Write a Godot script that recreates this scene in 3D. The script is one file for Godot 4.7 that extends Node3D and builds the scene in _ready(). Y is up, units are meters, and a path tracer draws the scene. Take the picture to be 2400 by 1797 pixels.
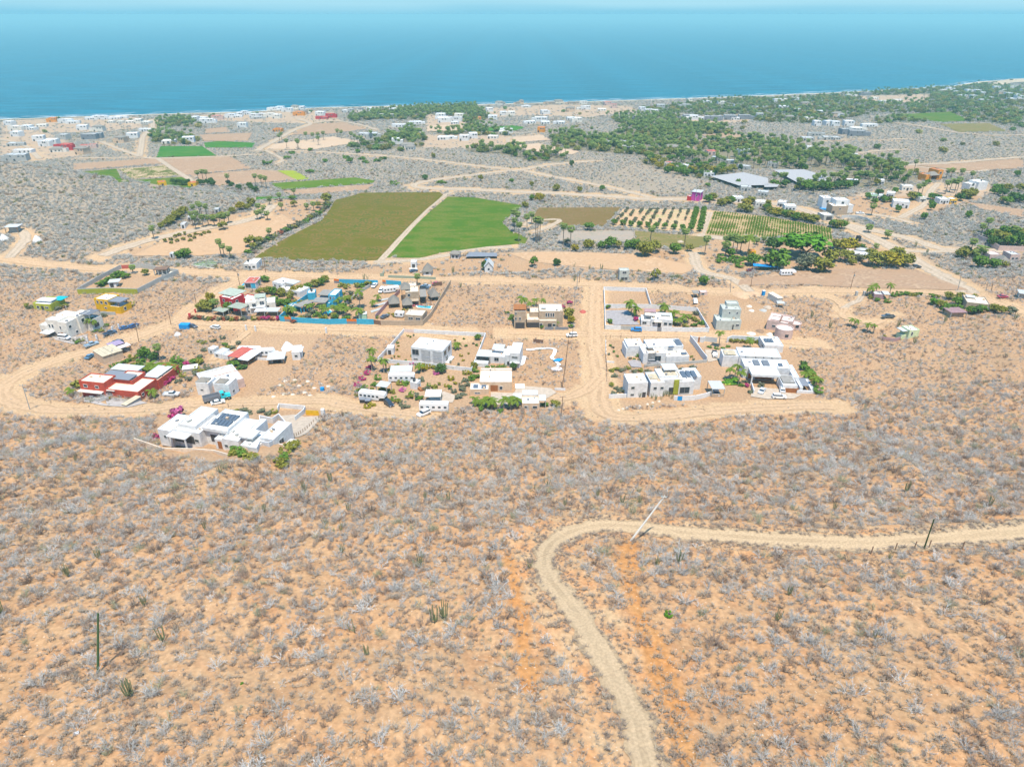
extends Node3D

const SEA := -40.0
const EYE := 120.0
var rng := RandomNumberGenerator.new()
var hills := FastNoiseLite.new()
var tone := FastNoiseLite.new()
var used := {}
var mats := {}
var shoreline := PackedVector2Array()
var profile: Array[Vector2] = [Vector2(-120,80), Vector2(-60,70), Vector2(0,60), Vector2(44,50), Vector2(60,45.5), Vector2(93,37), Vector2(140,21.5), Vector2(181,7.5), Vector2(215,2), Vector2(260,0), Vector2(330,0), Vector2(5000,0)]
var track := PackedVector2Array()
var track_h := PackedFloat32Array()

func _ready() -> void:
	rng.seed = 20240517
	# ---- camera
	var cam := Camera3D.new()
	cam.name = "camera"
	cam.fov = 58.63
	cam.near = 1.0
	cam.far = 200000.0
	cam.position = Vector3(0, EYE, 0)
	cam.rotation_degrees = Vector3(-28.4, 0, 0)
	add_child(cam)
	# ---- sky, haze, exposure
	var sky_mat := PanoramaSkyMaterial.new()
	sky_mat.panorama = air_picture()
	var env := Environment.new()
	env.background_mode = Environment.BG_SKY
	env.sky = Sky.new()
	env.sky.sky_material = sky_mat
	env.background_energy_multiplier = 1.08
	env.ambient_light_source = Environment.AMBIENT_SOURCE_SKY
	env.tonemap_mode = Environment.TONE_MAPPER_LINEAR
	env.tonemap_exposure = 1.42
	env.sdfgi_enabled = true
	env.ssao_enabled = true
	env.ssil_enabled = true
	env.fog_enabled = true
	env.fog_density = 0.00016
	env.fog_light_color = Color(0.70, 0.965, 0.99)
	var around := WorldEnvironment.new()
	around.name = "world_environment"
	around.environment = env
	add_child(around)
	# ---- sun, high and behind the camera, a little to its right
	var sun := DirectionalLight3D.new()
	sun.name = "sun"
	sun.light_energy = 1.5
	sun.light_color = Color(1.0, 0.96, 0.89)
	sun.light_angular_distance = 0.5
	sun.shadow_enabled = true
	sun.rotation_degrees = Vector3(-70, 12, 0)
	add_child(sun)
	setup()
	lay_ground()
	lay_fields_and_roads()
	make_plants()
	build_town()
	build_valley()
	build_shore_villages()
	scatter_scrub()

# the air: pale haze above the horizon, deeper blue overhead, with an uneven soft edge where the haze bank meets the sea
func air_picture() -> ImageTexture:
	var n := FastNoiseLite.new()
	n.seed = 4
	n.frequency = 0.02
	n.fractal_octaves = 4
	var img := Image.create(256, 2048, false, Image.FORMAT_RGBF)
	for y in 2048:
		var up := 90.0 - (y + 0.5) / 2048.0 * 180.0
		for x in 256:
			var t := TAU * x / 256.0
			var bank := 0.28 + 0.5 * n.get_noise_3d(cos(t) * 90, sin(t) * 90, up * 30)
			var c := Color(0.165, 0.41, 0.54).lerp(Color(0.275, 0.50, 0.60), smoothstep(-0.25, 0.65, up - bank))
			c = c.lerp(Color(0.06, 0.285, 0.70), pow(smoothstep(1.5, 50.0, up), 0.55))
			img.set_pixel(x, y, c)
	return ImageTexture.create_from_image(img)

# ------------------------------------------------------------------ objects

func numbered(called: String) -> String:
	var n: int = used.get(called, -1) + 1
	used[called] = n
	return called if n == 0 else "%s_%03d" % [called, n]

func tag(o: Node3D, label: String, category: String, group := "") -> Node3D:
	o.set_meta("label", label)
	o.set_meta("category", category)
	if group != "":
		o.set_meta("group", group)
	return o

func thing(called: String, label: String, category: String, at: Vector3, turn := 0.0, group := "") -> Node3D:
	var o := Node3D.new()
	o.name = numbered(called)
	add_child(o)
	o.position = at
	o.rotation.y = turn
	return tag(o, label, category, group)

func piece(called: String, mesh: Mesh, m: Material, parent: Node3D) -> MeshInstance3D:
	var o := MeshInstance3D.new()
	o.name = called
	o.mesh = mesh
	o.material_override = m
	parent.add_child(o, true)
	return o

func setting(called: String, mesh: Mesh, m: Material, kind := "structure") -> MeshInstance3D:
	var o := MeshInstance3D.new()
	o.name = numbered(called)
	o.mesh = mesh
	o.material_override = m
	add_child(o)
	o.set_meta("kind", kind)
	return o

func V(a: Array) -> PackedVector2Array:
	var out := PackedVector2Array()
	for i in range(0, a.size(), 2):
		out.append(Vector2(a[i], a[i + 1]))
	return out

# ------------------------------------------------------------------ mesh building

class Shape:
	var v := PackedVector3Array()
	var n := PackedVector3Array()
	var c := PackedColorArray()
	var i := PackedInt32Array()
	var tint := Color.WHITE
	var xf := Transform3D()
	func tri(a: Vector3, b: Vector3, d: Vector3) -> void:   # anticlockwise seen from outside
		a = xf * a
		b = xf * b
		d = xf * d
		var m := (b - a).cross(d - a).normalized()
		var k := v.size()
		v.append(a); v.append(b); v.append(d)
		for q in 3:
			n.append(m)
			c.append(tint)
		i.append(k); i.append(k + 2); i.append(k + 1)
	func quad(a: Vector3, b: Vector3, d: Vector3, e: Vector3) -> void:
		a = xf * a
		b = xf * b
		d = xf * d
		e = xf * e
		var m := (b - a).cross(d - a).normalized()
		var k := v.size()
		v.append(a); v.append(b); v.append(d); v.append(e)
		for q in 4:
			n.append(m)
			c.append(tint)
		i.append(k); i.append(k + 2); i.append(k + 1)
		i.append(k); i.append(k + 3); i.append(k + 2)
	func box(lo: Vector3, hi: Vector3, open_bottom := true) -> void:
		var a := Vector3(lo.x, lo.y, hi.z); var b := Vector3(hi.x, lo.y, hi.z)
		var d := Vector3(hi.x, lo.y, lo.z); var e := Vector3(lo.x, lo.y, lo.z)
		var up := Vector3(0, hi.y - lo.y, 0)
		quad(a, b, b + up, a + up)
		quad(b, d, d + up, b + up)
		quad(d, e, e + up, d + up)
		quad(e, a, a + up, e + up)
		quad(a + up, b + up, d + up, e + up)
		if not open_bottom:
			quad(e, d, b, a)
	func beam(a: Vector3, b: Vector3, w: float, h: float) -> void:   # a bar from a to b
		var old := xf
		var z := (a - b).normalized()
		var side := (Vector3.UP if absf(z.y) < 0.95 else Vector3.RIGHT)
		var x := side.cross(z).normalized()
		xf = old * Transform3D(Basis(x, z.cross(x), z), (a + b) * 0.5)
		var l := a.distance_to(b) * 0.5
		box(Vector3(-w * 0.5, -h * 0.5, -l), Vector3(w * 0.5, h * 0.5, l), false)
		xf = old
	func tube(a: Vector3, b: Vector3, ra: float, rb: float, sides := 6, cap := true) -> void:
		var z := (b - a).normalized()
		var x := (Vector3.UP if absf(z.y) < 0.9 else Vector3.RIGHT).cross(z).normalized()
		var y := z.cross(x)
		var k := v.size()
		for s in sides + 1:
			var t := TAU * s / sides
			var o := x * cos(t) + y * sin(t)
			v.append(xf * (a + o * ra)); v.append(xf * (b + o * rb))
			var m := (xf.basis * o).normalized()
			n.append(m); n.append(m)
			c.append(tint); c.append(tint)
		for s in sides:
			var p := k + s * 2
			i.append(p); i.append(p + 1); i.append(p + 2)
			i.append(p + 1); i.append(p + 3); i.append(p + 2)
		if cap:
			for s in sides - 2:
				var t0 := TAU * (s + 1) / sides
				var t1 := TAU * (s + 2) / sides
				tri(b + x * rb, b + (x * cos(t0) + y * sin(t0)) * rb, b + (x * cos(t1) + y * sin(t1)) * rb)
	func ribbon(a: Vector3, b: Vector3, wa: float, wb: float, side: Vector3) -> void:
		quad(a - side * wa, a + side * wa, b + side * wb, b - side * wb)
	func done() -> ArrayMesh:
		var arr := []
		arr.resize(Mesh.ARRAY_MAX)
		arr[Mesh.ARRAY_VERTEX] = v
		arr[Mesh.ARRAY_NORMAL] = n
		arr[Mesh.ARRAY_COLOR] = c
		arr[Mesh.ARRAY_INDEX] = i
		var m := ArrayMesh.new()
		m.add_surface_from_arrays(Mesh.PRIMITIVE_TRIANGLES, arr)
		return m

func box_mesh(lo: Vector3, hi: Vector3) -> ArrayMesh:
	var s := Shape.new()
	s.box(lo, hi, false)
	return s.done()

# ------------------------------------------------------------------ materials (colours are linear base colours)

func noise_picture(seed_value: int, freq: float, low: float, high: float, size := 512, octaves := 5) -> NoiseTexture2D:
	var f := FastNoiseLite.new()
	f.seed = seed_value
	f.frequency = freq
	f.fractal_octaves = octaves
	var t := NoiseTexture2D.new()
	t.width = size
	t.height = size
	t.seamless = true
	t.noise = f
	var g := Gradient.new()
	g.set_color(0, Color(low, low, low))
	g.set_color(1, Color(high, high, high))
	t.color_ramp = g
	return t

func paint(key: String, col: Color, rough := 0.9, metal := 0.0) -> StandardMaterial3D:
	if mats.has(key):
		return mats[key]
	var m := StandardMaterial3D.new()
	m.resource_name = key
	m.albedo_color = col.linear_to_srgb()
	m.roughness = rough
	m.metallic = metal
	if rough > 0.7:
		m.metallic_specular = 0.12
	mats[key] = m
	return m

func textured(key: String, col: Color, tex: Texture2D, per_metre: float, rough := 0.95) -> StandardMaterial3D:
	var fresh := not mats.has(key)
	var m := paint(key, col, rough)
	if fresh:
		m.albedo_texture = tex
		m.uv1_triplanar = true
		m.uv1_world_triplanar = true
		m.uv1_scale = Vector3.ONE * per_metre
	return m

func tinted(m: StandardMaterial3D) -> StandardMaterial3D:
	m.vertex_color_use_as_albedo = true
	return m

# ------------------------------------------------------------------ the lie of the land

func profile_height(r: float) -> float:
	var n := profile
	var i := 0
	while i < n.size() - 2 and r >= n[i + 1].x:
		i += 1
	var h := n[i + 1].x - n[i].x
	var t := clampf((r - n[i].x) / h, 0, 1)
	var m0 := profile_slope(i) * h
	var m1 := profile_slope(i + 1) * h
	return n[i].y * (2 * t * t * t - 3 * t * t + 1) + m0 * (t * t * t - 2 * t * t + t) + n[i + 1].y * (-2 * t * t * t + 3 * t * t) + m1 * (t * t * t - t * t)

func profile_slope(k: int) -> float:
	if k == 0 or k == profile.size() - 1:
		return 0.0
	var a := (profile[k].y - profile[k - 1].y) / (profile[k].x - profile[k - 1].x)
	var b := (profile[k + 1].y - profile[k].y) / (profile[k + 1].x - profile[k].x)
	return 0.0 if a * b <= 0 else 2 * a * b / (a + b)

func shore_z(x: float) -> float:
	var i := 0
	while i < shoreline.size() - 2 and x >= shoreline[i + 1].x:
		i += 1
	var a := shoreline[i]
	var b := shoreline[i + 1]
	return lerpf(a.y, b.y, clampf((x - a.x) / (b.x - a.x), 0, 1))

func land(x: float, z: float) -> float:
	var r := -z
	var s := (z - shore_z(x)) * 0.944
	var t := clampf(s / 1000.0, 0, 1)
	var y := profile_height(r) - 38.6 * pow(1 - t, 1.25)
	if s < 30:
		y -= (30 - s) * 0.055
	var b := z + 520 - 0.12 * (x + 450)   # the hill on the left, steeper at its back
	b /= 70.0 if b > 0 else 20.0
	var a := (x + 450) / 150
	y += 34 * exp(-0.5 * (a * a + b * b))
	var fold := smoothstep(103, 130, r) * (1 - smoothstep(148, 174, r)) + 0.6 * smoothstep(100, 160, x) * smoothstep(185, 215, r) * (1 - smoothstep(260, 300, r))
	if fold > 0:   # ridges and gullies that run down the slope
		y += fold * (absf(hills.get_noise_2d(x * 0.75 + z * 0.18 + 40, z * 0.28)) * 11.0 - 2.2 + hills.get_noise_2d(x * 1.1, z * 0.8 + 300) * 1.6)
	y += 10 * smoothstep(110, 270, x) * smoothstep(150, 210, r) * (1 - smoothstep(260, 370, r))
	y += 6 * smoothstep(190, 300, -x) * smoothstep(190, 240, r) * (1 - smoothstep(270, 330, r))
	return y

# the ground sheet is a grid whose rows and columns spread with distance
const GX := 246
const GZ0 := 60
const GZ1 := 385
var heights := PackedFloat32Array()

func col_x(u: float) -> float:
	return signf(u) * (exp(0.015 * absf(u)) - 1) / 0.015

func x_col(x: float) -> float:
	return signf(x) * log(1 + 0.015 * absf(x)) / 0.015

func row_r(u: float) -> float:
	return u if u <= 100 else 100 + (exp(0.012 * (u - 100)) - 1) / 0.012

func r_row(r: float) -> float:
	return r if r <= 100 else 100 + log(1 + 0.012 * (r - 100)) / 0.012

func ground(x: float, z: float) -> float:
	var u := clampf(x_col(x) + GX, 0, 2 * GX - 0.001)
	var w := clampf(r_row(-z) + GZ0, 0, GZ0 + GZ1 - 0.001)
	var iu := int(u)
	var iw := int(w)
	var x0 := col_x(iu - GX)
	var x1 := col_x(iu + 1 - GX)
	var r0 := row_r(iw - GZ0)
	var r1 := row_r(iw + 1 - GZ0)
	var fx := clampf((x - x0) / (x1 - x0), 0, 1)
	var fz := clampf((-z - r0) / (r1 - r0), 0, 1)
	var k := iw * (2 * GX + 1) + iu
	var h00 := heights[k]
	var h10 := heights[k + 1]
	var h01 := heights[k + 2 * GX + 1]
	var h11 := heights[k + 2 * GX + 2]
	if fx + fz <= 1:
		return h00 + (h10 - h00) * fx + (h01 - h00) * fz
	return h11 + (h01 - h11) * (1 - fx) + (h10 - h11) * (1 - fz)

func on(x: float, z: float, up := 0.0) -> Vector3:
	return Vector3(x, ground(x, z) + up, z)

# ------------------------------------------------------------------ what grows where: two grids of classes
# 0 scrub, 1 bare, 2 thin scrub, 3 palm grove, 4 green trees and scrub, 5 sandy lots, 6 field, 7 road shoulder
var near_map := PackedByteArray()
var far_map := PackedByteArray()

func class_at(x: float, z: float) -> int:
	var r := -z
	if absf(x) < 419 and r > -19 and r < 519:
		return near_map[int(r + 20) * 840 + int(x + 420)]
	if absf(x) < 1995 and r > 500 and r < 2495:
		return far_map[int((r - 500) / 5) * 800 + int((x + 2000) / 5)]
	return 0

func fill_class(p: PackedVector2Array, k: int) -> void:
	for m in 2:
		var cell := 1.0 if m == 0 else 5.0
		var x0 := -420.0 if m == 0 else -2000.0
		var r0 := -20.0 if m == 0 else 500.0
		var nx := 840 if m == 0 else 800
		var nr := 540 if m == 0 else 400
		var lo := 1e9
		var hi := -1e9
		for q in p:
			lo = minf(lo, -q.y)
			hi = maxf(hi, -q.y)
		for j in range(maxi(0, int((lo - r0) / cell)), mini(nr, int((hi - r0) / cell) + 1)):
			var r := r0 + (j + 0.5) * cell
			var cuts := []
			for a in p.size():
				var p0 := p[a]
				var p1 := p[(a + 1) % p.size()]
				if (-p0.y > r) != (-p1.y > r):
					cuts.append(p0.x + (p1.x - p0.x) * (r + p0.y) / (p0.y - p1.y))
			cuts.sort()
			for a in range(0, cuts.size() - 1, 2):
				for i in range(maxi(0, int((cuts[a] - x0) / cell + 0.5)), mini(nx, int((cuts[a + 1] - x0) / cell + 0.5))):
					if m == 0:
						near_map[j * nx + i] = k
					else:
						far_map[j * nx + i] = k

func line_class(p: PackedVector2Array, w: float, k: int) -> void:
	for i in p.size() - 1:
		var d := (p[i + 1] - p[i]).normalized() * w * 0.5
		var s := Vector2(-d.y, d.x)
		fill_class(PackedVector2Array([p[i] - s - d, p[i] + s - d, p[i + 1] + s + d, p[i + 1] - s + d]), k)

# ------------------------------------------------------------------ sheets that lie on the ground

func smooth_line(p: PackedVector2Array, step: float) -> PackedVector2Array:
	var c := Curve2D.new()
	for i in p.size():
		var t := (p[mini(i + 1, p.size() - 1)] - p[maxi(i - 1, 0)]) / 6.0
		c.add_point(p[i], -t, t)
	c.bake_interval = step
	return c.get_baked_points()

func ribbon_sheet(p: PackedVector2Array, w: float, up: float, ragged := 0.12, end_w := 0.0) -> ArrayMesh:
	var d := -p[0].y
	var q := smooth_line(p, clampf(d * 0.008, 1.0, 8.0))
	var s := Shape.new()
	var last := []
	for i in q.size():
		var t := (q[mini(i + 1, q.size() - 1)] - q[maxi(i - 1, 0)]).normalized()
		var side := Vector2(-t.y, t.x)
		var row := []
		var half := w * 0.5
		if end_w > 0:
			half = lerpf(w, end_w, pow(float(i) / q.size(), 4.0)) * 0.5
		var a := half * (1 + ragged * 2.0 * hills.get_noise_2d(q[i].x * 9.0, q[i].y * 9.0))
		var b := half * (1 + ragged * 2.0 * hills.get_noise_2d(q[i].x * 9.0 + 500, q[i].y * 9.0))
		for k in [-a, -a * 0.72, -a * 0.45, -a * 0.2, b * 0.2, b * 0.45, b * 0.72, b]:
			var g: Vector2 = q[i] + side * k
			var dist := Vector2(g.x, g.y).length()
			row.append(on(g.x, g.y, up + maxf(0, dist - 350) * 0.0004))
		if i:
			for k in 7:
				var worn: float = [0.86, 1.0, 1.06, 0.9, 1.06, 1.0, 0.86][k] + 0.16 * hills.get_noise_2d(q[i].x * 5.0 + k * 60, q[i].y * 5.0)
				s.tint = Color(worn, worn * lerpf(0.97, 1.0, worn), worn * lerpf(0.9, 1.0, worn))
				s.quad(last[k], last[k + 1], row[k + 1], row[k])
		last = row
	return s.done()

func area_sheet(p: PackedVector2Array, cell: float, up: float) -> ArrayMesh:
	var s := Shape.new()
	var lo := p[0]
	var hi := p[0]
	for q in p:
		lo = lo.min(q)
		hi = hi.max(q)
	for jx in range(int(floor(lo.x / cell)), int(ceil(hi.x / cell))):
		for jz in range(int(floor(lo.y / cell)), int(ceil(hi.y / cell))):
			var x := jx * cell
			var z := jz * cell
			var square := PackedVector2Array([Vector2(x, z), Vector2(x + cell, z), Vector2(x + cell, z + cell), Vector2(x, z + cell)])
			for bit in Geometry2D.intersect_polygons(p, square):
				var ix := Geometry2D.triangulate_polygon(bit)
				for t in range(0, ix.size(), 3):
					var pts := []
					for k in 3:
						var g: Vector2 = bit[ix[t + k]]
						pts.append(on(g.x, g.y, up + maxf(0, g.length() - 350) * 0.0004))
					if (pts[1] - pts[0]).cross(pts[2] - pts[0]).y < 0:
						pts = [pts[0], pts[2], pts[1]]
					s.tri(pts[0], pts[1], pts[2])
	return s.done()

var soil_tex: Texture2D
var fine_tex: Texture2D
var road_tex: Texture2D
var plaster_tex: Texture2D
var road_lines := []
var field_areas := []
var lot_areas := []

func setup() -> void:
	hills.seed = 7
	hills.frequency = 0.02
	hills.fractal_octaves = 4
	tone.seed = 11
	tone.frequency = 0.03
	tone.fractal_octaves = 4
	soil_tex = noise_picture(3, 0.02, 0.74, 1.0, 1024, 6)
	fine_tex = noise_picture(5, 0.05, 0.55, 1.0, 512, 5)
	road_tex = noise_picture(15, 0.03, 0.8, 1.0, 512, 6)
	plaster_tex = noise_picture(9, 0.02, 0.86, 1.0, 256, 4)
	shoreline = V([-6000,376, -972,-1223, -885,-1255, -652,-1323, -473,-1366, -366,-1426, -61,-1476, 258,-1554, 550,-1640, 835,-1745, 1116,-1875, 1269,-2012, 1430,-2081, 1736,-2170, 6000,-3070])
	near_map.resize(840 * 540)
	far_map.resize(800 * 400)
	plan_the_land()

func lay_ground() -> void:
	var cols := 2 * GX + 1
	var rows := GZ0 + GZ1 + 1
	heights.resize(cols * rows)
	var v := PackedVector3Array()
	var n := PackedVector3Array()
	var c := PackedColorArray()
	var ix := PackedInt32Array()
	v.resize(cols * rows)
	n.resize(cols * rows)
	c.resize(cols * rows)
	var box := Rect2(track[0], Vector2.ZERO)
	for q in track:
		box = box.expand(q)
	box = box.grow(8)
	for j in rows:
		var z := -row_r(j - GZ0)
		for i in cols:
			var x := col_x(i - GX)
			var k := j * cols + i
			var h := land(x, z)
			var cls := class_at(x, z)
			var rough := 1.0 if cls == 0 or cls == 2 else 0.15
			var cut := -1.0
			if box.has_point(Vector2(x, z)):
				var best := 1e9
				var at := 0
				for t in track.size():
					var dd := track[t].distance_squared_to(Vector2(x, z))
					if dd < best:
						best = dd
						at = t
				best = sqrt(best)
				if best < 8.0:
					cut = best
					var w := 1 - smoothstep(1.9, 6.5, best)
					h = lerpf(h, track_h[at] - 0.12, w)
					rough *= 1 - w
			if -z < 420:
				h += rough * (hills.get_noise_2d(x * 2.2, z * 2.2) * 1.5 + hills.get_noise_2d(x * 9.0, z * 9.0) * 0.12)
			heights[k] = h
			v[k] = Vector3(x, h, z)
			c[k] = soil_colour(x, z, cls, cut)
	for j in rows:
		for i in cols:
			var a := v[j * cols + maxi(i - 1, 0)]
			var b := v[j * cols + mini(i + 1, cols - 1)]
			var d := v[maxi(j - 1, 0) * cols + i]
			var e := v[mini(j + 1, rows - 1) * cols + i]
			n[j * cols + i] = (b - a).cross(e - d).normalized()
			if n[j * cols + i].y < 0:
				n[j * cols + i] *= -1
			if i < cols - 1 and j < rows - 1:
				var k := j * cols + i
				ix.append(k); ix.append(k + cols); ix.append(k + 1)
				ix.append(k + 1); ix.append(k + cols); ix.append(k + cols + 1)
	var arr := []
	arr.resize(Mesh.ARRAY_MAX)
	arr[Mesh.ARRAY_VERTEX] = v
	arr[Mesh.ARRAY_NORMAL] = n
	arr[Mesh.ARRAY_COLOR] = c
	arr[Mesh.ARRAY_INDEX] = ix
	var mesh := ArrayMesh.new()
	mesh.add_surface_from_arrays(Mesh.PRIMITIVE_TRIANGLES, arr)
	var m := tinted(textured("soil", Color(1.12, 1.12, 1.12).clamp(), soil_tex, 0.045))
	var bumps := NoiseTexture2D.new()
	var bn := FastNoiseLite.new()
	bn.seed = 31
	bn.frequency = 0.035
	bn.fractal_octaves = 6
	bn.fractal_gain = 0.62
	bumps.noise = bn
	bumps.width = 1024
	bumps.height = 1024
	bumps.seamless = true
	bumps.as_normal_map = true
	bumps.bump_strength = 7.0
	m.normal_enabled = true
	m.normal_texture = bumps
	m.normal_scale = 0.8
	setting("ground", mesh, m)
	# sea: one wide sheet out to the horizon
	var s := Shape.new()
	var rings := [700.0, 1200.0, 2000.0, 4000.0, 8000.0, 16000.0, 32000.0, 64000.0, 110000.0]
	for a in rings.size() - 1:
		for b in 24:
			var t0 := lerpf(-1.5, 1.5, b / 24.0)
			var t1 := lerpf(-1.5, 1.5, (b + 1) / 24.0)
			s.quad(Vector3(t0 * rings[a], SEA, -rings[a]), Vector3(t1 * rings[a], SEA, -rings[a]), Vector3(t1 * rings[a + 1], SEA, -rings[a + 1]), Vector3(t0 * rings[a + 1], SEA, -rings[a + 1]))
	var water := paint("sea_water", Color(0.0, 0.185, 0.27), 0.3)
	water.metallic_specular = 0.16
	var waves := NoiseTexture2D.new()
	var wn := FastNoiseLite.new()
	wn.seed = 21
	wn.frequency = 0.03
	wn.fractal_octaves = 5
	waves.noise = wn
	waves.width = 1024
	waves.height = 1024
	waves.seamless = true
	waves.as_normal_map = true
	waves.bump_strength = 5.0
	water.normal_enabled = true
	water.normal_texture = waves
	water.normal_scale = 0.7
	var swell := noise_picture(23, 0.006, 0.6, 1.0, 1024, 6)
	water.albedo_texture = swell
	water.uv1_triplanar = true
	water.uv1_world_triplanar = true
	water.uv1_scale = Vector3(0.0009, 0.0009, 0.006)
	setting("sea", s.done(), water)

func soil_colour(x: float, z: float, cls: int, cut: float) -> Color:
	var r := -z
	var f := tone.get_noise_2d(x, z) * 0.5 + 0.5
	var g := tone.get_noise_2d(x * 6 + 900, z * 6) * 0.5 + 0.5
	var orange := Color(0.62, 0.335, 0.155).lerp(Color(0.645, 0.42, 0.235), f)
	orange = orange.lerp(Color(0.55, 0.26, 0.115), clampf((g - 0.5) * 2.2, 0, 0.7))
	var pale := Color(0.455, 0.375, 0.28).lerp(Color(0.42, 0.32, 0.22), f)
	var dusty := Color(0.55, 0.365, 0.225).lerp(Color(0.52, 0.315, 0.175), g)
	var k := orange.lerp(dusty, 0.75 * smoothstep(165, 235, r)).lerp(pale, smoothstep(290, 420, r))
	if cls == 1 or cls == 5:
		k = Color(0.60, 0.395, 0.235).lerp(Color(0.53, 0.32, 0.175), f)
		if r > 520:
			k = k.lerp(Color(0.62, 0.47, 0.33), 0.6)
	elif cls == 8:
		k = Color(0.66, 0.275, 0.085).lerp(Color(0.66, 0.36, 0.15), g)
	elif cls == 7:
		k = Color(0.72, 0.50, 0.29).lerp(Color(0.66, 0.42, 0.23), g)
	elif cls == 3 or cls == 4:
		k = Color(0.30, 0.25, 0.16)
	if cut >= 0 and cls != 8:
		var bank := smoothstep(1.2, 3.0, cut) * (1 - smoothstep(5.5, 8.0, cut))
		k = k.lerp(Color(0.70, 0.47, 0.26).lerp(Color(0.72, 0.30, 0.10), clampf(g * 1.6 - 0.4, 0, 1)), bank * 0.85)
	var shore := (z - shore_z(x)) * 0.944
	if shore < 60:
		k = k.lerp(Color(0.72, 0.62, 0.47), 1 - smoothstep(30, 60, shore))
	return k

# ------------------------------------------------------------------ the plan: roads, fields and lots, in metres east (x) and north (z negative) of the camera

func road(called: String, w: float, p: PackedVector2Array, shoulder := 2.0) -> void:
	road_lines.append([called, w, p, shoulder])

func field(called: String, look: String, p: PackedVector2Array) -> void:
	field_areas.append([called, look, p])

func lot(k: int, p: PackedVector2Array) -> void:
	lot_areas.append([k, p])

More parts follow.
